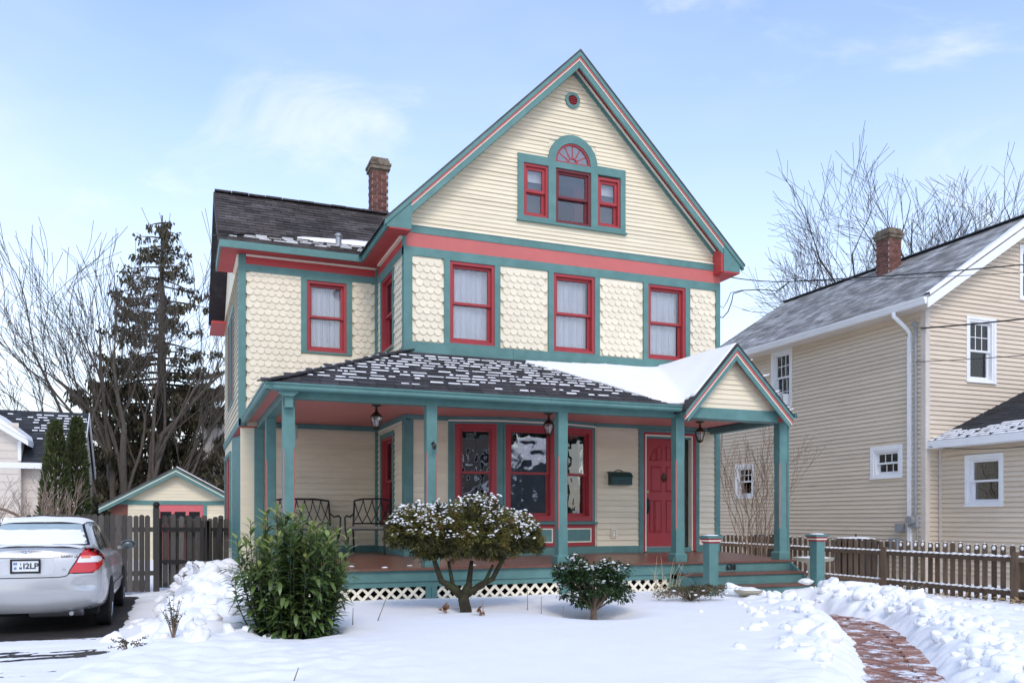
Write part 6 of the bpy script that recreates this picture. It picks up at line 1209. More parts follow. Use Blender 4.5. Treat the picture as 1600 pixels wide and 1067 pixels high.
# tail lamps
def lamp(sg):
    rows_ = [(0.775, 0.475, 0.74), (0.81, 0.495, 0.80), (0.86, 0.525, 0.835), (0.91, 0.555, 0.85), (0.96, 0.58, 0.845), (1.01, 0.605, 0.825), (1.05, 0.625, 0.79), (1.075, 0.64, 0.74)]
    fix = lambda rr: [(z, sg * a, sg * b) if sg > 0 else (z, -b, -a) for z, a, b in rr]
    patch(fix([(z + (0.006 if i else -0.008), a - 0.012, b + 0.008) for i, (z, a, b) in enumerate(rows_)]), 14, 'y', 0.004, 'lamp_seal', rubber, car, [bvh])
    t = patch(fix(rows_), 14, 'y', 0.014, 'tail_lamp', redlens, car, [bvh])
    patch(fix([(0.90, 0.565, 0.80), (0.925, 0.572, 0.825), (0.955, 0.585, 0.828), (0.975, 0.60, 0.815)]), 10, 'y', 0.019, 'reverse_lens', whitelens, t, [bvh]); patch(fix([(0.953, 0.60, 0.71), (0.985, 0.62, 0.715)]), 6, 'y', 0.0215, 'indicator', amber, t, [bvh])
lamp(1); lamp(-1)
# boot shut line, chrome strip, plate, emblem, lettering
ln = [(-0.49, 0.775), (-0.44, 0.735), (-0.36, 0.725), (0.36, 0.725), (0.44, 0.735), (0.49, 0.775), (0.56, 0.90), (0.635, 1.07)]
def surf_line(pts, r, name, mat):
    P_ = []
    for a, b in zip(pts[:-1], pts[1:]):
        for k in range(6):
            x = a[0] + (b[0] - a[0]) * k / 6; z = a[1] + (b[1] - a[1]) * k / 6; h = bvh.ray_cast(V((CX + x, CY - 2, CZ + z)), V((0, 1, 0)))
            if h[0] is not None: P_.append(h[0] + V((0, -0.001, 0)))
    return MB().tube(P_, r, 5).build(name, mat, car, smooth=True)
surf_line(ln, 0.006, 'boot_gap', rubber); surf_line([(-0.80, 0.77), (-0.52, 0.765)], 0.004, 'bumper_gap', rubber); surf_line([(0.52, 0.765), (0.80, 0.77)], 0.004, 'bumper_gap', rubber)
patch([(0.975, -0.35, 0.34), (0.99, -0.37, 0.37), (1.005, -0.36, 0.36), (1.012, -0.34, 0.34)], 20, 'y', 0.02, 'chrome_strip', chrome, car, [bvh])
patch([(0.76, -0.30, 0.30), (0.82, -0.31, 0.31), (0.90, -0.31, 0.31), (0.96, -0.30, 0.30)], 16, 'y', 0.003, 'plate_recess', M('paint_shade', (0.52, 0.53, 0.55), 0.4), car, [bvh])
hy = bvh.ray_cast(V((CX, CY - 2, 0.87)), V((0, 1, 0)))[0].y
pl = MB().box(CX - 0.152, CX + 0.152, hy - 0.022, hy - 0.012, 0.795, 0.945).build('licence_plate', plate_m, car); fp = Fr((0, hy - 0.022, 0), (1, 0, 0), (0, -1, 0)); fring(MB(), fp, CX - 0.165, CX + 0.165, 0.782, 0.958, 0.022, -0.01, 0.008).build('plate_frame', rubber, pl)
RX = Matrix.Rotation(R(90), 4, 'X'); ink = M('plate_ink', (0.04, 0.045, 0.06), 0.5); blue_i = M('plate_blue', (0.16, 0.24, 0.42), 0.5)
to_text('I2LP', 0.098, 0.001, ink, 'plate_characters', pl, Matrix.Translation((CX + 0.058, hy - 0.0235, 0.868)) @ RX, 0.003); to_text('I', 0.04, 0.001, ink, 'plate_characters', pl, Matrix.Translation((CX - 0.052, hy - 0.0235, 0.893)) @ RX, 0.002); to_text('M', 0.036, 0.001, ink, 'plate_characters', pl, Matrix.Translation((CX - 0.052, hy - 0.0235, 0.845)) @ RX, 0.002)
MB().box(CX - 0.132, CX - 0.088, hy - 0.0245, hy - 0.0225, 0.885, 0.915).build('plate_sticker', blue_i, pl); MB().box(CX - 0.125, CX - 0.095, hy - 0.0245, hy - 0.0225, 0.83, 0.86).build('plate_sticker', blue_i, pl)
def oval(cx, cz, rx, rz, r, n=24):
    P_ = []
    for i in range(n + 1):
        a = 2 * math.pi * i / n; x, z = cx + rx * math.cos(a), cz + rz * math.sin(a); h = bvh.ray_cast(V((CX + x, CY - 2, z)), V((0, 1, 0)))[0]; P_.append(h + V((0, -0.006, 0)))
    return P_
em_ = MB(); em_.tube(oval(0, 1.035, 0.055, 0.034, 0), 0.006, 6, False); em_.tube(oval(0, 1.035, 0.018, 0.031, 0), 0.0045, 5, False); em_.tube(oval(0, 1.046, 0.042, 0.016, 0), 0.0045, 5, False); em_.build('emblem', chrome, car, smooth=True)
hy2 = bvh.ray_cast(V((CX + 0.43, CY - 2, 0.985)), V((0, 1, 0)))[0].y; to_text('CAMRY LE', 0.042, 0.003, M('dull_chrome', (0.3, 0.3, 0.31), 0.3, metal=0.8), 'badge_lettering', car, Matrix.Translation((CX + 0.475, hy2 - 0.010, 0.985)) @ Matrix.Rotation(R(6), 4, 'Z') @ RX, 0.001)
hy3 = bvh.ray_cast(V((CX + 0.42, CY - 2, 0.82)), V((0, 1, 0)))[0].y; to_text('V6', 0.036, 0.003, chrome, 'badge_lettering', car, Matrix.Translation((CX + 0.42, hy3 - 0.008, 0.82)) @ Matrix.Rotation(R(6), 4, 'Z') @ RX, 0.001)
# dent in the bumper corner
for v in body.data.vertices:
    p = V((v.co.x, v.co.y, v.co.z)); d = ((p.x - 0.68) / 0.13) ** 2 + ((p.z - 0.615) / 0.065) ** 2
    if p.y < 0.4 and d < 1: v.co.y += 0.05 * (1 - d) * (1 if p.x > 0 else 0)
# underside, exhaust, wheels, mirrors
MB().box(CX - 0.78, CX + 0.78, CY + 0.35, CY + 4.5, 0.22, 0.40).build('underbody', underm, car)
ex = MB(); ex.lathe([(0.10, -0.32), (0.12, -0.30), (0.12, 0.28), (0.10, 0.3)], (0, 0, 0), 14); ex.v = [(CX + 0.32 + z, CY + 0.32 + y, 0.29 + x * 0.75) for x, y, z in ex.v]; ex.build('silencer', M('dull_metal', (0.22, 0.22, 0.23), 0.5, metal=0.6), car, smooth=True); MB().tube([(CX + 0.5, CY + 0.3, 0.27), (CX + 0.5, CY + 0.06, 0.26)], 0.026, 10).build('exhaust_pipe', metalgrey, car, smooth=True)
for sg in (-1, 1):
    for wy in (1.02, 3.74):
        wx = CX + sg * 0.80; t_ = MB(); t_.lathe([(0.20, -0.09), (0.30, -0.105), (0.325, -0.08), (0.325, 0.08), (0.30, 0.105), (0.20, 0.09)], (0, 0, 0), 28); t_.v = [(wx + z, CY + wy + x, 0.325 + y) for x, y, z in t_.v]
        w_ = t_.build('wheel', rubber, car, smooth=True); r_ = MB(); r_.lathe([(0.02, 0.06), (0.19, 0.045), (0.205, 0.1), (0.2, 0.0)], (0, 0, 0), 24); r_.v = [(wx + sg * z, CY + wy + x, 0.325 + y) for x, y, z in r_.v]; r_.build('rim', rimm, w_, smooth=True)
        pts = [(wy + 0.385 * math.cos(math.pi * i / 16), 0.30 + 0.375 * math.sin(math.pi * i / 16)) for i in range(17)]; x0 = CX + sg * 0.70; x1 = CX + sg * 0.9035
        MB().prism([(x0, CY + a, b) for a, b in pts], [(x1, CY + a, b) for a, b in pts]).build('wheel_arch', underm, car)
    m_ = MB(); m_.blob((CX + sg * 1.01, CY + 2.92, 1.05), 0.115, 0.075, 0.075, 2, 0.0, 3); m_ = m_.build('mirror', M('mirror_shell_%d' % sg, (0.10, 0.12, 0.12), 0.2, coat=0.5), car, smooth='all'); MB().beam((CX + sg * 0.86, CY + 2.98, 1.0), (CX + sg * 0.95, CY + 2.95, 1.02), 0.06, 0.05).build('mirror_arm', paint, m_)
    g_ = MB(); g_.lathe([(0.001, 0.0), (1, 0.0), (1, 0.08)], (0, 0, 0), 20); g_.v = [(CX + sg * 1.01 + x * 0.098, CY + 2.862 + z * 0.1, 1.052 + y * 0.060) for x, y, z in g_.v]; g_.build('mirror_glass', M('mirror_glass_%d' % sg, (0.35, 0.42, 0.40), 0.05, 0.0, 3, metal=1.0), m_, smooth=True)
# ================================================================== plants
def leaf_geo(mb, p, d, n_, L, W, bend=0.15):
    d = d.normalized(); s_ = d.cross(n_)
    if s_.length < 1e-4: s_ = d.orthogonal()
    s_.normalize(); up = s_.cross(d); a = p; m1 = p + d * L * 0.38 + up * L * 0.04; m2 = p + d * L * 0.72 - up * L * bend * 0.35; e = p + d * L - up * L * bend
    mb.add([a, m1 + s_ * W * 0.48 + up * W * 0.15, m1, m1 - s_ * W * 0.48 + up * W * 0.15, m2 + s_ * W * 0.38, m2, m2 - s_ * W * 0.38, e], [(0, 2, 1), (0, 3, 2), (1, 2, 5, 4), (2, 3, 6, 5), (4, 5, 7), (5, 6, 7)])
def blade(mb, p, d, L, W, n_=None):
    d = d.normalized(); s_ = d.cross(n_ if n_ else V((random.random() - .5, random.random() - .5, random.random() - .5)))
    if s_.length < 1e-4: s_ = d.orthogonal()
    s_.normalize(); m_ = p + d * L * 0.5; mb.add([p, m_ + s_ * W / 2, p + d * L, m_ - s_ * W / 2], [(0, 1, 2, 3)])
def rnd_dir(): 
    while True:
        v = V((random.uniform(-1, 1), random.uniform(-1, 1), random.uniform(-1, 1)))
        if 0.05 < v.length < 1: return v.normalized()
# --- cherry laurel by the driveway end of the porch
random.seed(11)
lx, ly = 1.06, 8.72; lz = ground_z(lx, ly) - 0.05
la = thing('laurel_shrub', 'tall glossy green laurel shrub in front of the left porch corner', 'shrub', (lx, ly, lz))
leaves = []; stems = MB()
for k in range(150):
    a = random.uniform(0, 6.28); rr = math.sqrt(random.random()); H = (1.56 - 0.36 * rr ** 2) * (random.uniform(0.72, 1.0) if k < 70 else random.uniform(0.3, 0.8)); sp = 0.62 * rr * (0.75 + 0.3 * random.random()) * (1.0 if k < 70 else 0.55 + 0.45 * H)
    top = V((lx + sp * math.cos(a), ly + sp * math.sin(a), lz + H)); base = V((lx + 0.16 * rr * math.cos(a), ly + 0.16 * rr * math.sin(a), lz - 0.05)); mid = base.lerp(top, 0.45) + V((0.24 * rr * math.cos(a), 0.24 * rr * math.sin(a), 0.03))
    pts = [base.lerp(mid, t).lerp(mid.lerp(top, t), t) for t in [i / 8 for i in range(9)]]; stems.tube(pts, [0.009 * (1 - i / 10) + 0.002 for i in range(9)], 4, False)
    nl = int(9 + H * 15); yg = random.random() < 0.6
    for i in range(nl):
        t = 0.30 + 0.70 * (i / nl) ** 0.85; q = min(t * 8, 7.999); i0 = int(q); p = pts[i0].lerp(pts[i0 + 1], q - i0); ax = (pts[i0 + 1] - pts[i0]).normalized(); an = i * 2.4 + k
        out_ = V((math.cos(an), math.sin(an), 0)); el_ = 0.12 + 0.7 * t ** 3; d = (out_ * (1 - el_ * 0.45) + ax * (0.05 + el_ * 0.9)).normalized()
        leaves.append((p, d, V((0, 0, 1)) if d.z < 0.9 else out_, random.uniform(0.13, 0.19) * (1 - 0.25 * (t > 0.95)), random.uniform(0.038, 0.052), t > 0.90 and yg))
for i in range(300):           # low skirt
    a = random.uniform(0, 6.28); zz_ = random.uniform(0.06, 0.85); r_ = random.uniform(0.7, 1.0) * (0.30 + 0.36 * zz_ / 0.85); p = V((lx + r_ * math.cos(a), ly + r_ * math.sin(a), lz + zz_)); d = V((math.cos(a), math.sin(a), random.uniform(-0.6, 0.4))) + rnd_dir() * 0.5; leaves.append((p, d.normalized(), V((0, 0, 1)), random.uniform(0.13, 0.18), 0.048, False))
stems.build('stem', M('laurel_stem', (0.035, 0.05, 0.02), 0.7), la, recalc=False)
cdir = V((lx, ly, 0)).normalized(); leaves.sort(key=lambda l: (l[0] - V((lx, ly, lz))).dot(cdir) + random.uniform(-.08, .08))
proto = MB(); leaf_geo(proto, V((0, 0, 0)), V((0, 1, 0)), V((0, 0, 1)), 0.165, 0.047, 0.22); po = proto.build('leaf', laurel_leaf, recalc=False, smooth='all'); lme = po.data; bpy.data.objects.remove(po)
proto = MB(); leaf_geo(proto, V((0, 0, 0)), V((0, 1, 0)), V((0, 0, 1)), 0.165, 0.038, 0.1); po = proto.build('leaf', laurel_young, recalc=False, smooth='all'); lme2 = po.data; bpy.data.objects.remove(po)
rest = MB(); rest2 = MB()
for i, (p, d, n_, L, W, yg) in enumerate(leaves):
    if i < 300:
        s_ = d.cross(n_).normalized(); up = s_.cross(d).normalized(); mt_ = Matrix((s_, d, up)).transposed(); place('leaf', lme2 if yg else lme, la, p, mt_, (1, L / 0.165, 1))
    else: leaf_geo(rest2 if yg else rest, p, d, n_, L, W, random.uniform(0.05, 0.3))
rest.build('leaves', laurel_leaf, la, recalc=False, smooth='all', kind='stuff'); rest2.build('young_leaves', laurel_young, la, recalc=False, smooth='all', kind='stuff')
# --- clipped juniper on a bent trunk
random.seed(12)
tx, ty = 3.23, 9.76; tz = ground_z(tx, ty)
ju = thing('clipped_juniper', 'mushroom shaped clipped juniper on a bent trunk dusted with snow', 'tree', (tx, ty, tz)); tr = MB()
fk = V((tx - 0.02, ty, tz + 0.30)); tr.tube([(tx, ty, tz - 0.1), (tx + 0.015, ty, tz + 0.1), (tx - 0.01, ty + 0.01, tz + 0.22), fk], [0.085, 0.072, 0.068, 0.062], 10)
lob = [(-0.60, 0.0, 1.33, 0.34, 0.34, 0.30), (-0.28, 0.05, 1.31, 0.40, 0.38, 0.34), (0.14, -0.05, 1.29, 0.50, 0.44, 0.47), (0.66, 0.0, 1.24, 0.33, 0.36, 0.31), (0.02, 0.2, 1.18, 0.6, 0.40, 0.38)]
for dx, dz, r_ in ((-0.42, 0.95, 0.042), (-0.20, 0.85, 0.03), (0.10, 0.85, 0.045), (0.34, 0.8, 0.03), (0.52, 0.98, 0.038)):
    e = V((tx + dx, ty + random.uniform(-.1, .1), tz + dz - 0.15)); mid = fk.lerp(e, 0.5) + V((dx * 0.18, 0, -0.09)); tr.tube([fk - V((0, 0, 0.04)), fk.lerp(mid, 0.6), mid, mid.lerp(e, 0.6), e], [r_ * 1.3, r_ * 1.05, r_ * 0.9, r_ * 0.7, r_ * 0.5], 8)
tr.build('trunk', barkgreen, ju, smooth='all', recalc=False)
fo = MB(); sno = MB()
for (dx, dy, cz, rx, ry, rz) in lob:
    for k in range(820):
        d = rnd_dir()
        if d.z < -0.62: continue
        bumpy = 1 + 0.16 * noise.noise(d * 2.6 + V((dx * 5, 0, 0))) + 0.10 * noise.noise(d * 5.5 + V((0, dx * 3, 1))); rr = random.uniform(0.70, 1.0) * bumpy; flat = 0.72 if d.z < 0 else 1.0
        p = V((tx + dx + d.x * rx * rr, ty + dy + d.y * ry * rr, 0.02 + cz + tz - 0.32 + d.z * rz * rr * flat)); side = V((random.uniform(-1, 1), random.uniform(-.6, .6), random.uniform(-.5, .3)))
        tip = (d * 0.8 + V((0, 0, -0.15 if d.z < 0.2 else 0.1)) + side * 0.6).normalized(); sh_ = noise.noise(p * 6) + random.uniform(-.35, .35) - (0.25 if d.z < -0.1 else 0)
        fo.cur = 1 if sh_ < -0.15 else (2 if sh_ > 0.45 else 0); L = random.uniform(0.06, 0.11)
        for q in range(26): blade(fo, p + tip * L * random.uniform(-0.5, 0.5) + rnd_dir() * 0.022, tip + rnd_dir() * 0.65, random.uniform(0.03, 0.065), random.uniform(0.008, 0.015))
        if d.z > -0.05 and rr > 0.78 * bumpy and random.random() < (0.25 + 0.75 * d.z) * (0.85 + 1.3 * noise.noise(p * 4.5)):
            for q in range(random.choice((2, 3, 4, 5))):
                c_ = p + tip * random.uniform(-0.02, 0.07) + rnd_dir() * 0.028 + V((0, 0, 0.022)); sno.blob(c_, random.uniform(0.008, 0.026), random.uniform(0.008, 0.020), random.uniform(0.006, 0.012), k + q * 7.7, 0.5, 1)
fo.cur = 0
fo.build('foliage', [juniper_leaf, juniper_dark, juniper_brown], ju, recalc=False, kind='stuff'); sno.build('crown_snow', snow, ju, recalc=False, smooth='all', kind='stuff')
# --- small evergreen with a single stem
random.seed(13)
hx, hy_ = 4.62, 9.05; hz = ground_z(hx, hy_); ho = thing('round_evergreen', 'small dark round evergreen with snow specks beside the middle post', 'shrub', (hx, hy_, hz)); tr = MB(); tr.tube([(hx, hy_, hz - 0.1), (hx, hy_, hz + 0.12), (hx + 0.02, hy_, hz + 0.3)], [0.042, 0.04, 0.03], 8)
fo = MB(); sno = MB(); mids = []
for k in range(34): a = k * 2.4; mids.append(V((hx + 0.42 * math.cos(a) * random.uniform(0.3, 1.05), hy_ + 0.36 * math.sin(a) * random.uniform(0.4, 1.1), hz + 0.19 + 0.50 * random.random() ** 0.8))); tr.tube([(hx, hy_, hz + 0.1), V((hx, hy_, hz + 0.15)).lerp(mids[-1], 0.6), mids[-1]], [0.012, 0.01, 0.005], 4, False)
tr.build('trunk', twigm, ho, recalc=False, smooth='all')
for c in mids:
    for k in range(190):
        d = rnd_dir(); p = c + V((d.x * 0.13, d.y * 0.13, d.z * 0.10)) * random.uniform(0.5, 1.05); leaf_geo(fo, p, (d + V((0, 0, 0.2)) + rnd_dir() * 0.5).normalized(), V((0, 0, 1)) + rnd_dir() * 0.4, random.uniform(0.032, 0.06), random.uniform(0.020, 0.032), 0.1)
        if d.z > 0.5 and random.random() < 0.22: sno.blob(p + V((0, 0, 0.012)), random.uniform(0.012, 0.036), random.uniform(0.012, 0.028), random.uniform(0.006, 0.012), k, 0.3, 1)
fo.build('foliage', holly_leaf, ho, recalc=False, kind='stuff'); sno.build('crown_snow', snow, ho, recalc=False, smooth='all', kind='stuff')
# --- low sprawling shrub and dry grass by the steps
random.seed(14)
sx, sy = 6.45, 9.75; sz = ground_z(sx, sy); lo = thing('sprawling_shrub', 'low sprawling evergreen half buried in snow left of the steps', 'shrub', (sx, sy, sz)); fo = MB(); tw = MB(); sno = MB()
for k in range(62):
    a = random.uniform(0, 6.28); L = random.uniform(0.22, 0.62); e = V((sx + L * math.cos(a) * 1.05, sy + L * math.sin(a) * 0.6, sz + random.uniform(0.02, 0.17))); pts = [V((sx, sy, sz)), V((sx, sy, sz + 0.10)).lerp(e, 0.55) + V((0, 0, 0.05)), e]; tw.tube(pts, [0.006, 0.004, 0.002], 4, False)
    for i in range(26):
        p = pts[1].lerp(pts[2], random.uniform(-0.4, 1.05)); blade(fo, p + rnd_dir() * 0.02, rnd_dir() + V((0, 0, 0.3)), random.uniform(0.03, 0.06), 0.014)
    if random.random() < 0.4: sno.blob(e + V((0, 0, 0.01)), 0.03, 0.03, 0.012, k, 0.3, 1)
tw.build('stems', twigm, lo, recalc=False); fo.build('foliage', brownshrub, lo, recalc=False, kind='stuff'); sno.build('shrub_snow', snow, lo, recalc=False, smooth='all', kind='stuff')
gr = thing('dry_grass', 'tuft of pale dry grass stalks leaning beside the left step post', 'grass', (6.35, 10.3, 0.33)); mb = MB()
for k in range(22):
    b = V((6.35 + random.uniform(-.16, .16), 10.3 + random.uniform(-.15, .1), 0.33)); dx = random.uniform(-.22, .42); h = random.uniform(0.22, 0.66); mb.tube([b, b + V((dx * 0.3, -.02, h * 0.6)), b + V((dx, -.04, h * (0.95 if random.random() < .6 else 0.7)))], [0.004, 0.003, 0.0015], 4, False)
mb.build('stalks', strawm, gr, recalc=False)
# --- weed by the driveway and stalks in the lawn
random.seed(15)
def weed(x, y, h, n_, sp, lb, name='dry_weed', leafy=True):
    z = ground_z(x, y); t = thing(name, lb, 'weed', (x, y, z)); tw = MB(); fo = MB()
    for k in range(n_):
        a = random.uniform(0, 6.28); e = V((x + sp * random.uniform(0.2, 1) * math.cos(a), y + sp * random.uniform(.2, 1) * math.sin(a), z + h * random.uniform(0.35, 1.0))); pts = [V((x, y, z - 0.03)), V((x, y, z)).lerp(e, 0.5) + V((0, 0, 0.04)), e]; tw.tube(pts, [0.005, 0.0035, 0.0015], 4, False)
        if leafy:
            for i in range(16): p = pts[1].lerp(e, random.uniform(-0.8, 1.0)); blade(fo, p, rnd_dir(), random.uniform(0.015, 0.032), 0.014)
    tw.build('stems', twigm, t, recalc=False)
    if leafy: fo.build('leaves', deadleaf if False else brownshrub, t, recalc=False, kind='stuff')
weed(-0.05, 8.35, 0.44, 20, 0.13, 'upright dry weed with tiny leaves in the snow bank by the driveway'); weed(-0.42, 8.30, 0.14, 12, 0.24, 'flat dry weed lying on the snow beside the upright one'); weed(0.36, 14.5, 0.30, 5, 0.25, 'thin dark weed sticking out of the high snow pile by the fence'); weed(0.95, 13.2, 0.25, 4, 0.35, 'dark twig arching over the snow pile near the leaning board'); weed(0.05, 14.2, 0.2, 4, 0.15, 'short dark sprig on the left of the high snow pile')
weed(11.7, 10.9, 0.24, 26, 0.30, 'small dark shrublet poking from the snow at the foot of the brown fence')
for i, (x, y, dx, h, lb) in enumerate(((2.02, 9.2, 0.14, 0.30, 'slanted dark stick in the snow right of the laurel'), (1.72, 9.0, 0.01, 0.18, 'short upright stick in the snow close to the laurel'), (3.95, 9.5, 0.0, 0.34, 'tallest thin stick in the lawn snow left of the round evergreen'), (4.0, 9.2, 0.01, 0.2, 'thin stick in the lawn snow just left of the round evergreen'), (4.1, 8.8, 0.01, 0.13, 'lowest short stick in the lawn snow near the round evergreen'), (3.3, 9.3, 0.01, 0.15, 'short stick in the snow beside the juniper trunk'), (0.75, 6.2, 0.05, 0.09, 'small twig in the foreground snow on the left'))):
    z = ground_z(x, y); tag(MB().tube([(x, y, z - 0.04), (x + dx, y + 0.02, z + h)], [0.006, 0.003], 5).build('dead_stick', twigm), lb, 'stick')
for i, (x, y, lb) in enumerate(((3.22, 9.2, 'curled brown dead leaf on the snow below the juniper'), (2.9, 9.55, 'dark dead leaf scrap on the snow left of the juniper trunk'))):
    mb = MB(); z = ground_z(x, y) + 0.02
    for k in range(5): leaf_geo(mb, V((x + random.uniform(-.03, .03), y, z)), rnd_dir() + V((0, 0, 0.8)), rnd_dir(), random.uniform(0.06, 0.12), 0.05, 0.5)
    tag(mb.build('dead_leaf', deadleaf, recalc=False), lb, 'leaf')
# --- recursive bare trees
def grow(mb, p, d, L, r, lv, maxlv, spread, upb, tw, seglen=4, rmin=0.004):
    pts = [p]; rad = [r]; q = p.copy(); dd = d.copy()
    for i in range(seglen): dd = (dd + rnd_dir() * 0.13 + V((0, 0, upb * 0.10))).normalized(); q = q + dd * L / seglen; pts.append(q.copy()); rad.append(max(r * (1 - 0.42 * (i + 1) / seglen), rmin))
    mb.tube(pts, rad, 6 if lv < 2 else (4 if lv < 3 else 3), False)
    if lv >= maxlv: return
    nb_ = tw if lv else max(tw - 1, 2)
    for k in range(nb_):
        t = random.uniform(0.35, 1.0) if k else 1.0; j = min(int(t * seglen), seglen - 1); b = pts[j].lerp(pts[j + 1], t * seglen - j); bd = (dd * 0.9 + rnd_dir() * spread + V((0, 0, upb * 0.22))).normalized()
        grow(mb, b, bd, L * random.uniform(0.55, 0.82), rad[j] * (0.72 if k == 0 else random.uniform(0.4, 0.6)), lv + 1, maxlv, spread, upb, tw, max(seglen - 1, 2) if lv > 1 else seglen, rmin)
random.seed(16)
bt = thing('bare_tree', 'multi-stemmed bare grey tree behind the garage', 'tree', (-1.9, 38.0, 0.0)); mb = MB(); stems_ = [(-0.58, 0.1, 4.4, .15), (-0.36, -0.1, 4.9, .18), (-0.24, 0.1, 5.3, .20), (-0.12, 0.0, 5.4, .22), (0.0, 0.1, 5.4, .24), (0.09, -.1, 5.3, .24), (0.20, 0.0, 5.0, .18), (0.36, 0.1, 4.2, .14)]
for i, (lx_, ly_, L, r_) in enumerate(stems_): grow(mb, V((-1.9 + 0.16 * (i - 3.5), 38.0 + random.uniform(-.3, .3), -0.2)), V((lx_, ly_, 1)).normalized(), L, r_ * 0.85, 0, 4, 0.42, 0.22, 4, 6, 0.010)
mb.build('branches', bark, bt, recalc=False, smooth='all')
for i, (x, y, h, lb, sd_) in enumerate(((25.6, 26.0, 7.3, 'bare tree behind the tan house, left one near the chimney', 3), (28.6, 26.0, 8.0, 'bare tree behind the tan house, middle one above the roof', 5), (31.4, 26.0, 8.6, 'bare tree behind the tan house, right one with the tallest crown', 8), (34.2, 26.5, 8.2, 'bare tree behind the tan house at the picture edge', 12))):
    random.seed(sd_); t = thing('bare_tree', lb, 'tree', (x, y, 0), 'bare trees behind the tan house'); mb = MB(); tp = V((x + 0.2, y, h * 0.75)); mb.tube([(x, y, -0.2), (x + 0.1, y, h * 0.4), tp], [0.28, 0.24, 0.18], 8)
    for k in range(4): a = k * 1.57 + 0.5; grow(mb, tp, V((0.55 * math.cos(a), 0.55 * math.sin(a), 1)).normalized(), h * random.uniform(0.40, 0.54), 0.12, 1, 5, 0.62, 0.30, 4, 5, 0.008)
    mb.build('branches', barkdark, t, recalc=False)
# --- spruce
random.seed(17)
px, py, ph = -0.75, 42.0, 15.4; spr = thing('spruce_tree', 'tall thin drooping spruce behind the bare tree and garage', 'tree', (px, py, 0)); tk = MB(); tk.tube([(px, py, -0.2), (px + .05, py, 5), (px, py, 10), (px + .02, py, ph)], [0.34, 0.26, 0.14, 0.03], 8); fo = MB()
z = 1.5
while z < ph - 0.2:
    R_ = 4.9 * (1 - z / ph) ** 0.62 + 0.2
    for k in range(6 if z < 8 else 4):
        a = random.uniform(0, 6.28); L = R_ * random.uniform(0.6, 1.08); dx, dy = math.cos(a), math.sin(a); pts = [V((px, py, z)), V((px + dx * L * 0.4, py + dy * L * 0.4, z - 0.03 * L)), V((px + dx * L * 0.8, py + dy * L * 0.8, z - 0.10 * L)), V((px + dx * L, py + dy * L, z + 0.02 * L))]; tk.tube(pts, [0.035 + 0.01 * L, 0.03, 0.018, 0.006], 4, False)
        nb_ = int(L * (9 if z > 9 else 17)) + 4
        for i in range(nb_):
            t = random.uniform(0.15, 1.0) ** 0.8; j = min(int(t * 3), 2); p = pts[j].lerp(pts[j + 1], t * 3 - j) + V((random.uniform(-.22, .22), random.uniform(-.22, .22), 0)) * (0.4 + L * 0.12); hang = random.uniform(0.15, 0.5) * (1.25 if z < 8 else 0.8)
            for q in range(4): blade(fo, p + V((random.uniform(-.1, .1), random.uniform(-.1, .1), -hang * q / 5)), V((random.uniform(-.5, .5), random.uniform(-.5, .5), -1)), hang * random.uniform(0.5, 0.9), random.uniform(0.06, 0.13))
    z += random.uniform(0.24, 0.42)
tk.build('trunk', barkdark, spr, recalc=False, smooth='all'); fo.build('crown', spruce_leaf, spr, recalc=False, kind='stuff')
# --- dark evergreen undergrowth behind the garage
random.seed(18)
for i, (x, y, w, h, lb) in enumerate(((-3.1, 36.5, 1.1, 2.6, 'dark evergreen bush left of the garage roof'), (0.9, 39.5, 1.8, 4.6, 'dense dark evergreen behind the garage ridge'), (2.3, 41.0, 1.3, 5.2, 'dark evergreen beside the corner of the Victorian house'), (-1.2, 40.5, 2.0, 3.6, 'dark evergreen thicket at the foot of the bare tree'))):
    t = thing('evergreen_bush', lb, 'bush', (x, y, 0), 'evergreens behind the garage'); fo = MB()
    for k in range(2600):
        d = rnd_dir(); r_ = random.random() ** 0.4; p = V((x + d.x * w * r_, y + d.y * w * r_, h * 0.5 + d.z * h * 0.5 * r_)); blade(fo, p, V((d.x * 0.5, d.y * 0.5, -0.7)) + rnd_dir() * 0.5, random.uniform(0.2, 0.45), random.uniform(0.08, 0.16))
    fo.build('foliage', spruce_leaf, t, recalc=False, kind='stuff'); tkb = MB(); tkb.tube([(x, y, -0.2), (x, y, h * 0.8)], [0.12, 0.03], 6); tkb.build('trunk', barkdark, t, recalc=False)
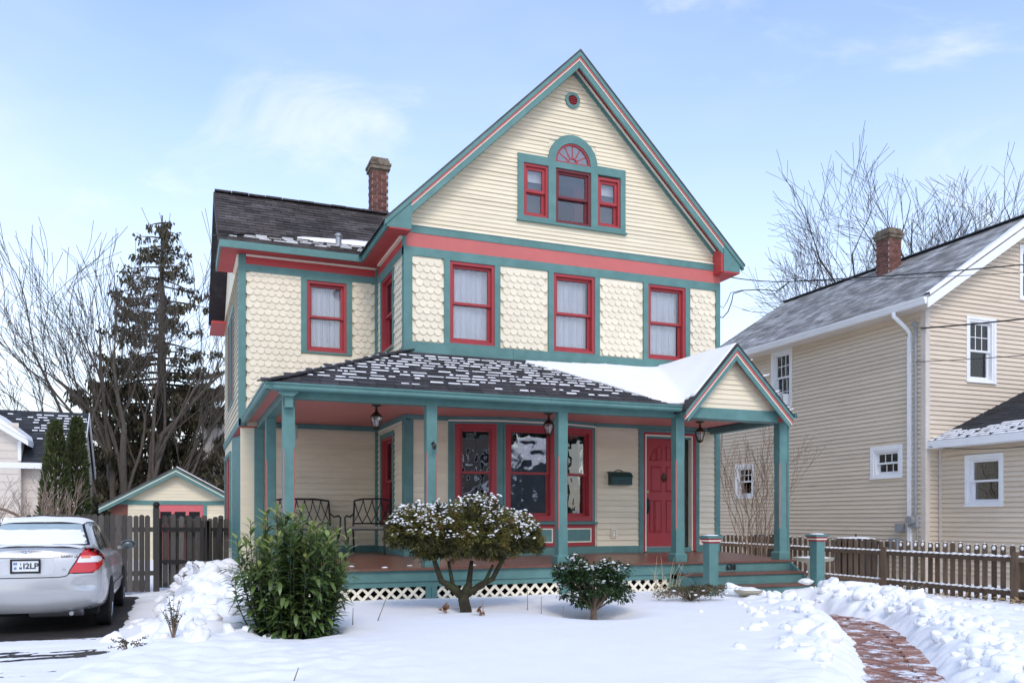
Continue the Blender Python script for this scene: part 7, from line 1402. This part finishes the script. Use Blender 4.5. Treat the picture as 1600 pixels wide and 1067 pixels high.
# --- two arborvitae and a bare shrub in front of the pale house
random.seed(19)
for i, (x, y, h, w, lb) in enumerate(((-3.02, 25.0, 3.95, 0.46, 'left and broader of two narrow arborvitae by the pale house'), (-2.58, 25.6, 4.15, 0.40, 'right and slimmer of two narrow arborvitae by the pale house'))):
    t = thing('arborvitae', lb, 'tree', (x, y, 0), 'arborvitae pair'); fo = MB(); MB().tube([(x, y, -.1), (x, y, h * 0.9)], [0.07, 0.02], 6).build('trunk', barkdark, t)
    for k in range(5200):
        u = random.random() ** 1.1; z = h * u; a = random.uniform(0, 6.28); R_ = w * (1 - u ** 1.7) ** 0.62 * (0.9 + 0.16 * noise.noise(V((math.cos(a) * 2, math.sin(a) * 2, z * 1.8)))) * random.uniform(0.62, 1.02) + 0.02; p = V((x + R_ * math.cos(a), y + R_ * math.sin(a), z)); blade(fo, p, V((math.cos(a) * 0.55, math.sin(a) * 0.55, 1)) + rnd_dir() * 0.4, random.uniform(0.10, 0.20), random.uniform(0.03, 0.06))
    fo.build('crown', arb_leaf, t, recalc=False, kind='stuff')
def bare_shrub(x, y, h, n_, sp, lb, mat, sd_, lv=2, r0=0.018):
    random.seed(sd_); t = thing('bare_shrub', lb, 'shrub', (x, y, 0.1)); mb = MB()
    for k in range(n_):
        a = random.uniform(0, 6.28); grow(mb, V((x + random.uniform(-.15, .15), y + random.uniform(-.15, .15), 0.0)), V((sp * math.cos(a) * random.random(), sp * math.sin(a) * random.random(), 1)).normalized(), h * random.uniform(0.45, 0.7), r0, 0, lv, 0.38, 0.35, 3, 4)
    mb.build('branches', mat, t, recalc=False)
bare_shrub(11.35, 14.7, 2.35, 13, 0.42, 'tall bare twiggy shrub behind the porch steps against the tan house', twigm, 4, 3, 0.016); bare_shrub(-2.9, 23.4, 1.7, 14, 0.7, 'pale bare bush below the arborvitae behind the car', M('pale_twig', (0.30, 0.22, 0.17), 0.9), 6, 3, 0.03); bare_shrub(-4.2, 24.0, 1.6, 8, 0.6, 'thin bare bush at the left edge behind the car roof', twigm, 7, 3, 0.015)
bare_shrub(1.9, 45, 7.5, 4, 0.35, 'thin bare sapling between the spruce and the house corner', barkdark, 8, 4, 0.06)
tag(MB().tube([V((-4.9, 22.5, 1.3)) + V((2.3 * i / 12, 0, 0.42 * math.sin(math.pi * min(i / 9, 1)) - (0.10 * max(i - 9, 0)))) for i in range(13)], 0.035, 6).build('arched_trellis', twigm, smooth=True), 'brown arched garden trellis at the left edge behind the car', 'trellis')
for k in range(13):
    pass
random.seed(20); mb = MB()
for k in range(46):
    y = random.uniform(9.0, 11.2); leaf_geo(mb, V((12.5 + random.uniform(-.06, .06), y, ground_z(12.5, y) + 0.03)), rnd_dir() + V((0, 0, 0.3)), rnd_dir(), random.uniform(0.06, 0.12), 0.04, 0.6)
tag(mb.build('fallen_leaves', M('tan_leaf', (0.34, 0.24, 0.13), 0.9, 0.2, 10, 'island', 0.4), recalc=False), 'dry tan leaves caught along the foot of the brown fence', 'leaves', kind='stuff')
